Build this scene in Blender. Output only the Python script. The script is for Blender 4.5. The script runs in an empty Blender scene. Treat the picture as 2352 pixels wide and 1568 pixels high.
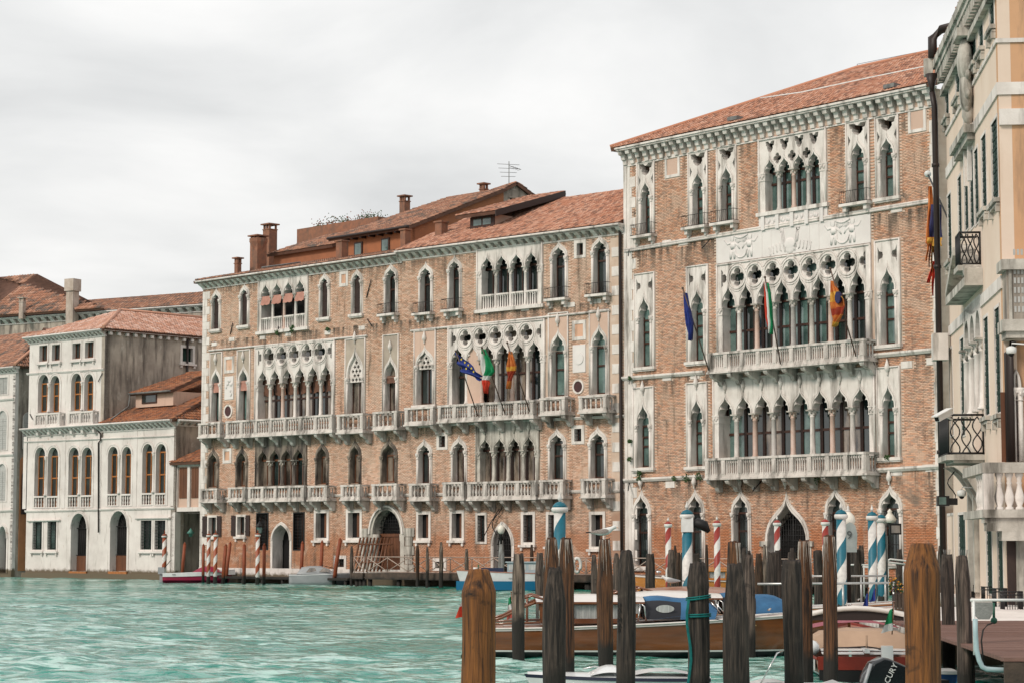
import bpy, bmesh, math, random
import numpy as np
from mathutils import Vector, Matrix
from mathutils.geometry import tessellate_polygon
random.seed(7); rng = np.random.default_rng(7)
S = bpy.context.scene; COL = S.collection
# ------------------------------------------------------------------ camera, sky, sun, exposure
EYE = 2.4; FV = 5022.5; HZ = 1252.6
PITCH = math.atan((HZ-784)/FV); CP, SP = math.cos(PITCH), math.sin(PITCH)
cam = bpy.data.cameras.new('camera'); co = bpy.data.objects.new('camera', cam); COL.objects.link(co)
cam.sensor_width = 36; cam.lens = 36*FV/2352; cam.clip_start = .5; cam.clip_end = 3000
co.location = (0, 0, EYE); co.rotation_euler = (math.pi/2+PITCH, 0, 0); S.camera = co
SUN_AZ, SUN_EL = math.radians(228), math.radians(37)      # azimuth clockwise from +Y
W = bpy.data.worlds.new('World'); S.world = W; W.use_nodes = True
nt = W.node_tree; N = nt.nodes; L = nt.links; N.clear()
def nd(t, **k):
    n = N.new(t)
    for a, b in k.items(): setattr(n, a, b)
    return n
sky = nd('ShaderNodeTexSky', sky_type='NISHITA', sun_disc=False, sun_elevation=SUN_EL, sun_rotation=SUN_AZ)
tc = nd('ShaderNodeTexCoord'); sx = nd('ShaderNodeSeparateXYZ'); L.new(tc.outputs['Generated'], sx.inputs[0])
zc = nd('ShaderNodeMath', operation='MAXIMUM'); L.new(sx.outputs[2], zc.inputs[0]); zc.inputs[1].default_value = .0
za = nd('ShaderNodeMath', operation='ADD'); L.new(zc.outputs[0], za.inputs[0]); za.inputs[1].default_value = .24
dx = nd('ShaderNodeMath', operation='DIVIDE'); L.new(sx.outputs[0], dx.inputs[0]); L.new(za.outputs[0], dx.inputs[1])
dy = nd('ShaderNodeMath', operation='DIVIDE'); L.new(sx.outputs[1], dy.inputs[0]); L.new(za.outputs[0], dy.inputs[1])
cx = nd('ShaderNodeCombineXYZ'); L.new(dx.outputs[0], cx.inputs[0]); L.new(dy.outputs[0], cx.inputs[1])
cn = nd('ShaderNodeTexNoise'); L.new(cx.outputs[0], cn.inputs['Vector'])
cn.inputs['Scale'].default_value = 2.1; cn.inputs['Detail'].default_value = 9; cn.inputs['Roughness'].default_value = .52; cn.inputs['Distortion'].default_value = .35
cr = nd('ShaderNodeValToRGB'); L.new(cn.outputs[0], cr.inputs[0])
e = cr.color_ramp.elements; e[0].position = .32; e[0].color = (4.9, 4.93, 4.9, 1); e[1].position = .63; e[1].color = (6.75, 6.68, 6.55, 1)
m = cr.color_ramp.elements.new(.47); m.color = (5.75, 5.75, 5.68, 1)
# brighter towards the veiled sun, a little darker low down
hr = nd('ShaderNodeMapRange'); L.new(zc.outputs[0], hr.inputs[0]); hr.inputs[1].default_value = 0; hr.inputs[2].default_value = .28
hr.inputs[3].default_value = .90; hr.inputs[4].default_value = 1.06
mu = nd('ShaderNodeMix', data_type='RGBA', blend_type='MULTIPLY'); mu.inputs[0].default_value = 1
L.new(cr.outputs[0], mu.inputs[6]); L.new(hr.outputs[0], mu.inputs[7])
mx = nd('ShaderNodeMix', data_type='RGBA'); mx.inputs[0].default_value = .96
L.new(sky.outputs[0], mx.inputs[6]); L.new(mu.outputs[2], mx.inputs[7])
bg = nd('ShaderNodeBackground'); bg.inputs[1].default_value = .10; L.new(mx.outputs[2], bg.inputs[0])
ow = nd('ShaderNodeOutputWorld'); L.new(bg.outputs[0], ow.inputs[0])
sl = bpy.data.lights.new('sun', 'SUN'); sl.energy = 1.5; sl.angle = math.radians(12); sl.color = (1, .91, .80)
so = bpy.data.objects.new('sun', sl); COL.objects.link(so)
sd = Vector((math.sin(SUN_AZ)*math.cos(SUN_EL), math.cos(SUN_AZ)*math.cos(SUN_EL), math.sin(SUN_EL)))
so.rotation_euler = sd.to_track_quat('Z', 'Y').to_euler()
S.view_settings.view_transform = 'Standard'; S.view_settings.look = 'None'; S.view_settings.gamma = 1
S.view_settings.use_curve_mapping = False; S.view_settings.exposure = 0.58
S.cycles.max_bounces = 5; S.cycles.diffuse_bounces = 2; S.cycles.glossy_bounces = 3; S.cycles.transparent_max_bounces = 6
# ------------------------------------------------------------------ measuring helpers
def ray(x, y):
    a, b = (x-1176)/FV, (784-y)/FV
    return Vector((a, CP-b*SP, SP+b*CP))
def ground(x, y, z=0):
    d = ray(x, y); t = (z-EYE)/d.z; return Vector((d.x*t, d.y*t, z))
def atY(x, y, Y):
    d = ray(x, y); t = Y/d.y; return Vector((d.x*t, Y, EYE+d.z*t))
class Frame:
    """a vertical plane: u runs along it to the right, w stands out from it, z up"""
    def __init__(s, ox, oy, phi):
        s.o = Vector((ox, oy, 0)); s.phi = phi; r = math.radians(phi)
        s.u = Vector((math.sin(r), -math.cos(r), 0)); s.n = Vector((-math.cos(r), -math.sin(r), 0))
        s.M = Matrix(((s.u.x, -s.n.x, 0, ox), (s.u.y, -s.n.y, 0, oy), (0, 0, 1, 0), (0, 0, 0, 1)))
    def p(s, x, y, w=0):
        d = ray(x, y); o = Vector((0, 0, EYE)); q = s.o+s.n*w
        t = (q-o).dot(s.n)/d.dot(s.n); P = o+d*t
        return ((P-s.o).dot(s.u), P.z)
    def w3(s, u, w, z): return s.o+s.u*u+s.n*w+Vector((0, 0, z))
    def U(s, x, y=HZ, w=0): return s.p(x, y, w)[0]
    def Z(s, x, y, w=0): return s.p(x, y, w)[1]
def frame_between(right_pt, phi, xl):
    """frame whose right end is right_pt and whose left end is seen at horizon pixel xl"""
    f = Frame(right_pt.x, right_pt.y, phi); u = f.p(xl, HZ)[0]
    o = f.o+f.u*u
    g = Frame(o.x, o.y, phi); g.len = -u; return g
class WF(Frame):
    def w3(s, u, w, z): return Vector((u, w, z))
WORLD = WF(0, 0, 0)
# ------------------------------------------------------------------ materials
MT = {}
def mat(name, c1, c2=None, scale=1.5, rough=.8, bump=.0, bscale=30, streak=None, streak_amt=.5, spot=None, metal=0, spec=.4, tint=None, coat=0, low=None, stretch=(1,1,1), obj=False, trans=0, alpha=1, two=None, patch=None, bands=None, sscale=2.2, sst=.16):
    """procedural material: two base colours mixed by noise, vertical weather streaks, fine relief; tint = colours picked per piece"""
    m = bpy.data.materials.new(name); m.use_nodes = True; t = m.node_tree; n, l = t.nodes, t.links
    b = n['Principled BSDF']; b.inputs['Roughness'].default_value = rough; b.inputs['Metallic'].default_value = metal
    b.inputs['Specular IOR Level'].default_value = spec; b.inputs['Coat Weight'].default_value = coat; b.inputs['Coat Roughness'].default_value = .08
    if trans: b.inputs['Transmission Weight'].default_value = trans
    if alpha < 1: b.inputs['Alpha'].default_value = alpha
    if obj:
        g = n.new('ShaderNodeTexCoord'); P = g.outputs['Object']
        oi = n.new('ShaderNodeObjectInfo'); ad = n.new('ShaderNodeVectorMath'); ad.operation = 'ADD'
        ml = n.new('ShaderNodeMath'); ml.operation = 'MULTIPLY'; ml.inputs[1].default_value = 37; l.new(oi.outputs['Random'], ml.inputs[0])
        l.new(P, ad.inputs[0]); l.new(ml.outputs[0], ad.inputs[1]); P = ad.outputs[0]
    else:
        g = n.new('ShaderNodeNewGeometry'); P = g.outputs['Position']
    def noise(sc, det=5, st=(1, 1, 1), dist=0):
        mp = n.new('ShaderNodeMapping'); mp.inputs['Scale'].default_value = st; l.new(P, mp.inputs[0])
        q = n.new('ShaderNodeTexNoise'); q.inputs['Scale'].default_value = sc; q.inputs['Detail'].default_value = det; q.inputs['Roughness'].default_value = .6
        q.inputs['Distortion'].default_value = dist; l.new(mp.outputs[0], q.inputs['Vector']); return q.outputs[0]
    def ramp(src, a, b_):
        r = n.new('ShaderNodeMapRange'); r.inputs[1].default_value = a; r.inputs[2].default_value = b_; r.clamp = True; l.new(src, r.inputs[0]); return r.outputs[0]
    def mix(f, A, B, mode='MIX'):
        q = n.new('ShaderNodeMix'); q.data_type = 'RGBA'; q.blend_type = mode
        if isinstance(f, float): q.inputs[0].default_value = f
        else: l.new(f, q.inputs[0])
        for i, v in ((6, A), (7, B)):
            if isinstance(v, tuple): q.inputs[i].default_value = (*v[:3], 1)
            else: l.new(v, q.inputs[i])
        return q.outputs[2]
    C = mix(ramp(noise(scale, 6, stretch), .35, .65), tuple(c1), tuple(c2 or c1))
    if tint:
        at = n.new('ShaderNodeAttribute'); at.attribute_name = 'tint'; rp = n.new('ShaderNodeValToRGB'); l.new(at.outputs['Fac'], rp.inputs[0])
        rp.color_ramp.interpolation = 'CONSTANT'; el = rp.color_ramp.elements
        for i, c in enumerate(tint):
            q = el[i] if i < 2 else el.new(i/len(tint))
            q.position = i/len(tint); q.color = (*c, 1)
        C = mix(.62, C, rp.outputs[0])
    if two:      # second colour below/above a wandering height: (z0, blend, colour)
        sp = n.new('ShaderNodeSeparateXYZ'); l.new(g.outputs['Position'] if not obj else P, sp.inputs[0])
        nz = noise(.45, 4); a1 = n.new('ShaderNodeMath'); a1.operation = 'MULTIPLY_ADD'; l.new(nz, a1.inputs[0]); a1.inputs[1].default_value = two[1]*3; l.new(sp.outputs[2], a1.inputs[2])
        C = mix(ramp(a1.outputs[0], two[0]+two[1]*1.5+.25, two[0]+two[1]*1.5-.25), C, mix(.7, C, two[2]) if len(two) < 4 else two[2])
    if patch: C = mix(ramp(noise(patch[0], 8, dist=1.2), patch[1], patch[1]+.05), C, mix(patch[3], C, patch[2]))
    if spot: C = mix(ramp(noise(spot[0], 7, dist=.6), spot[1], spot[1]+.1), C, spot[2])
    if streak: C = mix(ramp(noise(sscale, 7, (1, 1, sst)), 1-streak_amt-.08, 1-streak_amt+.14), C, streak)
    for zb_, dp in (bands or []):      # soot and growth running down below a ledge
        sp = n.new('ShaderNodeSeparateXYZ'); l.new(g.outputs['Position'], sp.inputs[0]); up_ = ramp(sp.outputs[2], zb_+.05, zb_-.02); dn = ramp(sp.outputs[2], zb_-dp, zb_)
        m1 = n.new('ShaderNodeMath'); m1.operation = 'MULTIPLY'; l.new(up_, m1.inputs[0]); l.new(dn, m1.inputs[1]); nz = noise(2.6, 6, (1, 1, .10)); m2 = n.new('ShaderNodeMath'); m2.operation = 'MULTIPLY'; l.new(m1.outputs[0], m2.inputs[0]); l.new(ramp(nz, .44, .58), m2.inputs[1]); C = mix(m2.outputs[0], C, (.07, .055, .042))
    if low:      # dark wet growth near the water
        sp = n.new('ShaderNodeSeparateXYZ'); l.new(g.outputs['Position'] if not obj else n.new('ShaderNodeNewGeometry').outputs['Position'], sp.inputs[0])
        nz = noise(3, 4); a1 = n.new('ShaderNodeMath'); a1.operation = 'MULTIPLY_ADD'; l.new(nz, a1.inputs[0]); a1.inputs[1].default_value = -.5; l.new(sp.outputs[2], a1.inputs[2])
        C = mix(ramp(a1.outputs[0], low[0]-.15, low[0]-.35), C, low[1])
    l.new(C, b.inputs['Base Color'])
    if bump:
        bp = n.new('ShaderNodeBump'); bp.inputs['Strength'].default_value = bump; bp.inputs['Distance'].default_value = .03
        l.new(noise(bscale, 6, stretch), bp.inputs['Height']); l.new(bp.outputs[0], b.inputs['Normal'])
    MT[name] = m; return m
STONE = mat('istrian_stone', (.76, .70, .655), (.61, .55, .505), 1.1, .75, .35, 14, streak=(.20, .175, .15), streak_amt=.42)
STONE2 = mat('weathered_stone', (.58, .54, .48), (.40, .365, .32), 1.6, .8, .5, 12, streak=(.09, .08, .065), streak_amt=.46)
STONEB = mat('balcony_stone', (.68, .62, .575), (.52, .465, .425), 1.4, .8, .4, 12, streak=(.11, .095, .08), streak_amt=.44)
STONED = mat('blackened_stone', (.36, .30, .24), (.17, .135, .11), 1.3, .85, .5, 12, streak=(.06, .05, .045), streak_amt=.5)
MARBLE = mat('relief_marble', (.72, .675, .645), (.65, .60, .575), .9, .7, .2, 8, streak=(.42, .38, .34), streak_amt=.30)
PINKM = mat('pink_marble', (.48, .32, .25), (.55, .42, .36), 3, .5, .1)
GREYM = mat('grey_marble', (.40, .37, .35), (.50, .46, .42), 3, .5, .1)
FOSB = [(.60, .28, .155), (.64, .35, .225), (.44, .19, .105), (.68, .43, .30), (.22, .115, .075), (.58, .31, .19), (.54, .35, .25), (.32, .22, .165)]
GIUB = [(.62, .345, .225), (.67, .42, .30), (.48, .25, .155), (.70, .49, .37), (.33, .185, .12), (.63, .375, .26), (.58, .41, .31), (.40, .27, .20)]
MORT = mat('lime_mortar', (.52, .38, .29), (.60, .47, .38), 1.5, .95, .3, two=(4.2, .7, (.30, .15, .09)), streak=(.15, .11, .08), streak_amt=.3)
PLAS = mat('grey_plaster', (.44, .37, .30), (.34, .28, .23), 1.2, .95, .2, streak=(.18, .14, .11), streak_amt=.36)
PINKP = mat('pink_plaster', (.60, .42, .33), (.54, .38, .30), .9, .95, .2, streak=(.35, .25, .2), streak_amt=.33)
STUC = mat('stained_stucco', (.50, .43, .36), (.30, .255, .215), .55, .95, .3, 8, streak=(.12, .10, .085), streak_amt=.46, spot=(1.6, .6, (.5, .45, .39)))
WHI = mat('white_limestone', (.72, .665, .625), (.60, .545, .51), .7, .8, .3, 9, streak=(.30, .27, .235), streak_amt=.36, sscale=4, low=(.6, (.13, .10, .065)), spot=(1.1, .66, (.42, .30, .22)))
CREAM = mat('cream_render', (.74, .595, .49), (.68, .53, .425), .5, .9, .1, 6, streak=(.55, .40, .28), streak_amt=.34)
ORAN = mat('apricot_render', (.62, .355, .20), (.56, .32, .185), .6, .95, .2, 8, streak=(.26, .17, .115), streak_amt=.40)
OCHR = mat('ochre_render', (.50, .22, .10), (.38, .17, .08), .8, .95, .2, streak=(.12, .07, .05), streak_amt=.4)
TILEC = [(.42, .18, .105), (.52, .27, .18), (.27, .12, .08), (.58, .36, .27), (.09, .055, .045), (.46, .22, .14)]
TILE = mat('roof_tile_clay', (.44, .19, .115), (.52, .27, .185), .35, .85, .2, 20, tint=TILEC, spot=(1.0, .60, (.20, .13, .10)))
TILED = mat('roof_tile_old', (.33, .16, .10), (.40, .21, .14), .5, .9, .3, 20, tint=[(.34, .15, .09), (.42, .22, .145), (.24, .12, .08), (.48, .28, .20), (.13, .09, .075), (.30, .155, .10)], spot=(.9, .52, (.13, .10, .085)))
TILEL = mat('roof_tile_pink', (.52, .27, .19), (.58, .36, .28), .5, .85, .2, tint=[(.50, .25, .16), (.62, .41, .33), (.42, .19, .12), (.58, .33, .25), (.35, .2, .15), (.64, .47, .40)])
TILEB = mat('roof_bed', (.10, .05, .035), (.15, .075, .05), 2, .95)
TILEO = mat('roof_tile_lichen', (.30, .11, .05), (.17, .085, .05), .8, .9, .2, tint=[(.32, .11, .045), (.40, .18, .095), (.18, .08, .05), (.09, .05, .035), (.36, .13, .055), (.24, .10, .06)])
CHIM = mat('chimney_brick', (.30, .135, .08), (.19, .10, .07), 3, .95, .4, streak=(.12, .09, .07), streak_amt=.42)
CHIMW = mat('chimney_render', (.52, .44, .38), (.40, .32, .26), 2, .95, .3, streak=(.22, .17, .14), streak_amt=.42)
WOODR = mat('sash_wood', (.065, .024, .014), (.035, .015, .010), 6, .45, .1)
WOODO = mat('larch_sash', (.42, .16, .045), (.30, .11, .03), 6, .45, .1)
SHUTB = mat('brown_shutter', (.030, .016, .014), (.045, .025, .02), 5, .6, .1)
SHUTG = mat('green_shutter', (.001, .030, .018), (.001, .018, .012), 5, .7, .1)
SHUTW = mat('pale_shutter', (.45, .44, .42), (.38, .37, .35), 5, .6, .1)
DOORW = mat('door_wood', (.16, .060, .026), (.10, .038, .018), 3, .6, .2, stretch=(1, 1, .2))
IRON = mat('wrought_iron', (.012, .011, .011), None, 3, .5)
GLASS = mat('window_glass', (.022, .036, .034), (.006, .008, .008), .8, .06, 0, spec=1.0, coat=.6)
GLAST = mat('window_glass_blind', (.13, .21, .19), (.03, .06, .055), .9, .08, 0, spec=1.0, coat=.6)
GLASW = mat('window_glass_curtain', (.30, .24, .19), (.03, .025, .02), 1.6, .08, 0, spec=1.0, coat=.6, stretch=(1, 1, .35))
DARK = mat('dark_interior', (.006, .005, .005), None, 1, .9)
AWN = mat('awning_cloth', (.46, .235, .18), (.36, .17, .13), 3, .8)
BLINDB = mat('brown_blind', (.16, .075, .045), (.10, .045, .03), 3, .8)
PLANT = mat('plant_leaf', (.03, .07, .025), (.06, .11, .03), 8, .7)
PIPE = mat('drain_pipe', (.025, .015, .013), None, 3, .5)
LEAD = mat('lead_gutter', (.20, .20, .19), (.10, .10, .10), 3, .5)
SASHW = mat('white_paint', (.72, .72, .70), (.60, .60, .58), 3, .5)
# ------------------------------------------------------------------ mesh building
class MB:
    def __init__(s, fr=None): s.v = []; s.f = []; s.mi = []; s.sm = []; s.fr = fr or None; s.tn = []
    def pt(s, u, w, z):
        s.v.append(tuple(s.fr.w3(u, w, z)) if s.fr else (u, w, z)); return len(s.v)-1
    def face(s, ids, m=0, sm=False): s.f.append(tuple(ids)); s.mi.append(m); s.sm.append(sm)
    def box(s, u0, u1, w0, w1, z0, z1, m=0):
        i = [s.pt(u, w, z) for z in (z0, z1) for (u, w) in ((u0, w0), (u1, w0), (u1, w1), (u0, w1))]
        for q in ((0, 1, 2, 3), (7, 6, 5, 4), (0, 4, 5, 1), (1, 5, 6, 2), (2, 6, 7, 3), (3, 7, 4, 0)): s.face([i[k] for k in q], m)
        return s
    def slab(s, loops, w0, w1, m=0, back=False):
        base = [[(a, b) for a, b in lp] for lp in loops]; fl = [p for lp in base for p in lp]
        tr = tessellate_polygon([[Vector((a, b, 0)) for a, b in lp] for lp in base])
        F = [s.pt(a, w1, b) for a, b in fl]; B = [s.pt(a, w0, b) for a, b in fl]
        for t in tr: s.face([F[k] for k in t], m)
        if back:
            for t in tr: s.face([B[k] for k in t], m)
        o = 0
        for lp in base:
            k = len(lp)
            for i in range(k):
                a, b = o+i, o+(i+1) % k; s.face((F[a], F[b], B[b], B[a]), m)
            o += k
        return s
    def lathe(s, u, w, z0, prof, n=8, m=0, sm=True, cap=True):
        """prof: (radius, height) pairs"""
        rings = []
        for r, h in prof:
            rings.append([s.pt(u+r*math.cos(2*math.pi*k/n), w+r*math.sin(2*math.pi*k/n), z0+h) for k in range(n)])
        for a, b in zip(rings, rings[1:]):
            for k in range(n): s.face((a[k], a[(k+1) % n], b[(k+1) % n], b[k]), m, sm)
        if cap: s.face(rings[-1], m); s.face(rings[0][::-1], m)
        return s
    def tube(s, pts, r, n=6, m=0, closed=False, sm=True):
        P = [Vector(p) for p in pts]; R = []; k = len(P)
        rr = r if isinstance(r, (list, tuple)) else [r]*k
        for i in range(k):
            a = P[i-1] if (i > 0 or closed) else P[i]; b = P[(i+1) % k] if (i < k-1 or closed) else P[i]
            d = (b-a).normalized() if (b-a).length > 1e-9 else Vector((0, 0, 1))
            x = d.cross(Vector((0, 0, 1)) if abs(d.z) < .9 else Vector((1, 0, 0))).normalized(); y = d.cross(x)
            R.append([s.pt(*(P[i]+(x*math.cos(2*math.pi*j/n)+y*math.sin(2*math.pi*j/n))*rr[i])) for j in range(n)])
        for i in range(k if closed else k-1):
            a, b = R[i], R[(i+1) % k]
            for j in range(n): s.face((a[j], a[(j+1) % n], b[(j+1) % n], b[j]), m, sm)
        if not closed: s.face(R[0][::-1], m); s.face(R[-1], m)
        return s
    def ball(s, c, rx, ry=None, rz=None, n=8, k=5, m=0):
        ry = ry or rx; rz = rz or rx; g = []
        for i in range(1, k):
            t = math.pi*i/k; g.append([s.pt(c[0]+rx*math.sin(t)*math.cos(2*math.pi*j/n), c[1]+ry*math.sin(t)*math.sin(2*math.pi*j/n), c[2]-rz*math.cos(t)) for j in range(n)])
        a = s.pt(c[0], c[1], c[2]-rz); b = s.pt(c[0], c[1], c[2]+rz)
        for j in range(n): s.face((a, g[0][(j+1) % n], g[0][j]), m, True); s.face((b, g[-1][j], g[-1][(j+1) % n]), m, True)
        for p, q in zip(g, g[1:]):
            for j in range(n): s.face((p[j], p[(j+1) % n], q[(j+1) % n], q[j]), m, True)
        return s
    def grid(s, rows, m=0, sm=True, closed=False):
        """rows of points (tuples); skinned"""
        I = [[s.pt(*p) for p in r] for r in rows]
        for a, b in zip(I, I[1:]):
            k = len(a)
            for j in range(k if closed else k-1): s.face((a[j], a[(j+1) % k], b[(j+1) % k], b[j]), m, sm)
        return I
    def mesh(s, name, mats, inv=None):
        me = bpy.data.meshes.new(name)
        v = s.v if inv is None else [tuple(inv @ Vector(p)) for p in s.v]
        me.from_pydata(v, [], s.f)
        for q in (mats if isinstance(mats, (list, tuple)) else [mats]): me.materials.append(q)
        me.polygons.foreach_set('material_index', s.mi); me.polygons.foreach_set('use_smooth', s.sm)
        me.update(); return me
    def build(s, name, mats, parent=None, **k):
        inv = INV.get(root_of(parent)) if parent and s.fr is not None else None
        o = bpy.data.objects.new(name, s.mesh(name, mats, inv)); COL.objects.link(o)
        if parent: o.parent = parent
        for a, b in k.items(): o[a] = b
        return o
INV = {}
def root_of(o):
    while o.parent: o = o.parent
    return o.name
def thing(name, label, cat, M=None, group=None, kind=None):
    o = bpy.data.objects.new(name, None); COL.objects.link(o); o.empty_display_size = .2
    if M is not None: o.matrix_world = M
    else: M = Matrix.Identity(4)
    INV[o.name] = M.inverted(); o['label'] = label; o['category'] = cat
    if group: o['group'] = group
    if kind: o['kind'] = kind
    return o
def tag(o, label, cat, group=None):
    o['label'] = label; o['category'] = cat
    if group: o['group'] = group
    return o
def inst(name, me, Mw, parent):
    """one more object sharing mesh me, at world matrix Mw, below parent (parts sit at identity below their root)"""
    o = bpy.data.objects.new(name, me); COL.objects.link(o); o.parent = parent; o.matrix_basis = INV[root_of(parent)] @ Mw
    return o
def T(x, y, z): return Matrix.Translation((x, y, z))
def attr_tint(me, vals):
    a = me.attributes.new('tint', 'FLOAT', 'POINT'); a.data.foreach_set('value', vals)
def pip(P, poly):
    x, y = P[:, 0], P[:, 1]; ins = np.zeros(len(P), bool); n = len(poly)
    for i in range(n):
        x1, y1 = poly[i]; x2, y2 = poly[(i+1) % n]
        if y1 == y2: continue
        c = ((y1 > y) != (y2 > y)) & (x < (x2-x1)*(y-y1)/(y2-y1)+x1); ins ^= c
    return ins
def quads_np(name, V, per, F, mats, tint, inv):
    """V (n,k,3) local corner blocks, F face index quads of one block -> one mesh"""
    n, k, _ = V.shape; me = bpy.data.meshes.new(name)
    V = V.reshape(-1, 3); A = np.array(inv); V = V @ A[:3, :3].T+A[:3, 3]
    F = np.array(F); FF = (F[None]+(np.arange(n)*k)[:, None, None]).reshape(-1, F.shape[1])
    me.vertices.add(len(V)); me.vertices.foreach_set('co', V.astype(np.float32).ravel())
    me.loops.add(FF.size); me.loops.foreach_set('vertex_index', FF.astype(np.int32).ravel())
    me.polygons.add(len(FF)); me.polygons.foreach_set('loop_start', np.arange(0, FF.size, F.shape[1], dtype=np.int32))
    me.materials.append(mats); me.update(calc_edges=True)
    attr_tint(me, np.repeat(tint, k).astype(np.float32)); return me
BOXF = [(4, 5, 6, 7), (0, 1, 5, 4), (1, 2, 6, 5), (2, 3, 7, 6), (3, 0, 4, 7)]
def bricks(fr, parent, u0, u1, z0, z1, excl, mt, near_u, L_=.27, H=.08, label=None):
    """courses of bricks standing proud of the mortar; the nearest 300 are objects, the rest one joined part"""
    nz = int((z1-z0)/H); rows = []
    for r in range(nz):
        us = np.arange(u0-(r % 2)*L_/2, u1, L_); us = us[(us > u0-L_)]
        a = np.clip(us, u0, u1); b = np.clip(us+L_-.014, u0, u1); k = (b-a) > .05
        rows.append(np.stack([a[k], b[k], np.full(k.sum(), z0+r*H)], 1))
    R = np.concatenate(rows); keep = np.ones(len(R), bool)
    for poly in excl:
        pl = np.array(poly); lo, hi = pl.min(0), pl.max(0)
        c = keep & (R[:, 1] > lo[0]) & (R[:, 0] < hi[0]) & (R[:, 2]+H > lo[1]) & (R[:, 2] < hi[1]); ix = np.where(c)[0]
        if not len(ix): continue
        bad = np.zeros(len(ix), bool)
        for fu in (.05, .5, .95):
            for fz in (.1, .9):
                q = np.stack([R[ix, 0]*(1-fu)+R[ix, 1]*fu, R[ix, 2]+H*fz], 1); bad |= pip(q, poly)
        keep[ix[bad]] = False
    R = R[keep]; n = len(R); d = .010+.012*rng.random(n)
    j = (rng.random((n, 2))-.5)*.006
    a, b, z = R[:, 0], R[:, 1], R[:, 2]; zt = z+H-.016+j[:, 0]
    o, e = np.full(n, -.002), d
    def C(u, w, zz): return np.stack([u, -w, zz], 1)
    V = np.stack([C(a, o, z), C(b, o, z), C(b, o, zt), C(a, o, zt), C(a, e, z), C(b, e, z), C(b, e, zt), C(a, e, zt)], 1)
    dist = np.abs(a-near_u)+np.abs(z-6)*.6; order = np.argsort(dist); pick = order[:300]; rest = order[300:]
    M = np.array(fr.M); inv = np.array(INV[root_of(parent)]) @ M
    me = quads_np('brick_courses', V[rest], 8, BOXF, mt, rng.random(len(rest)), inv)
    bo = bpy.data.objects.new('brick_courses', me); COL.objects.link(bo); bo.parent = parent; bo['kind'] = 'stuff'
    var = []
    for i in range(8):
        mb = MB(); mb.box(0, L_-.014, -.018, .004, 0, H-.016); q = mb.mesh('brick', mt); attr_tint(q, [ (i+.5)/8 ]*len(q.vertices)); var.append(q)
    for i in pick:
        if b[i]-a[i] < L_*.9: continue
        inst('brick', var[random.randrange(8)], fr.M @ T(a[i], -.0, z[i]), parent)
    return bo
def tiles(fr, parent, poly, n_single=0, mt=TILE, W_=.21, L_=.36, bed=True, name='roof', sheet=None):
    """barrel tiles over a planar roof face; poly = local (u, w, z) points, the first two along the eave"""
    P = [Vector((u, w, z)) for u, w, z in poly]; a = P[0]; e = (P[1]-P[0]).normalized()
    nrm = None
    far = max(P[2:], key=lambda q: ((q-a)-e*(q-a).dot(e)).length); t = (far-a)-e*(far-a).dot(e); t.normalize(); nn = e.cross(t)
    if nn.z < 0: nn = -nn
    st = [((p-a).dot(e), (p-a).dot(t)) for p in P]; S_ = np.array(st); s0, s1 = S_[:, 0].min(), S_[:, 0].max(); t1 = S_[:, 1].max()
    mb = MB(fr); F = [mb.pt(*(a+e*s+t*v-nn*.03)) for s, v in st]; mb.face(F); B = [mb.pt(*(a+e*s+t*v-nn*.22)) for s, v in st]; mb.face(B[::-1])
    for i in range(len(F)): j = (i+1) % len(F); mb.face((F[i], F[j], B[j], B[i]))
    ro = mb.build(name, [TILEB], parent)
    ns, ntt = int((s1-s0)/W_)+1, int(t1/L_)+1
    g = np.array([(s0+(i+.5)*W_, j*L_) for j in range(ntt) for i in range(ns)])
    k = pip(g+[0, .12], st) & pip(g+[0, L_*.5], st) if len(g) else []
    g = g[k]; n = len(g); g = g+(rng.random((n, 2))-.5)*[.03, .05]
    k_, seg = 10, 4; V = np.zeros((n, k_, 3)); A, E, Tt, Nn = (np.array(q) for q in (a, e, t, nn))
    lift = .02*rng.random(n)
    for q in range(5):
        th = math.pi*q/4
        for r in (0, 1):
            rad = W_*(.50 if r == 0 else .40); ct, snn = math.cos(th)*rad, math.sin(th)*rad*.75
            V[:, r*5+q] = A+E*(g[:, :1]+ct)+Tt*(g[:, 1:]+(-.02 if r == 0 else L_+.02))+Nn*(snn-.02+(.035 if r == 0 else .0)+lift[:, None])
    V[:, :, 1] *= -1
    F = [(0, 1, 6, 5), (1, 2, 7, 6), (2, 3, 8, 7), (3, 4, 9, 8), (4, 3, 1, 0)]
    inv = np.array(INV[root_of(parent)]) @ np.array(fr.M); tn = rng.random(n)
    idx = np.argsort(-g[:, 0])
    pick, rest = idx[:n_single], idx[n_single:]
    if len(rest):
        me = quads_np('tile_courses', V[rest], k_, F, mt, tn[rest], inv)
        o = bpy.data.objects.new('tile_courses', me); COL.objects.link(o); o.parent = ro; o['kind'] = 'stuff'
    if n_single:
        var = []
        for i in range(6):
            c = (V[pick[0]]-V[pick[0]][2])[None]; R4 = np.eye(4); R4[:3, :3] = inv[:3, :3]; q = quads_np('tile', c, k_, F, mt, np.array([(i+.5)/6]), R4); var.append(q)
        for p in pick:
            o = bpy.data.objects.new('tile', var[random.randrange(6)]); COL.objects.link(o); o.parent = ro
            l3 = inv[:3, :3] @ V[p][2]+inv[:3, 3]; o.location = tuple(l3)
    return ro
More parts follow.
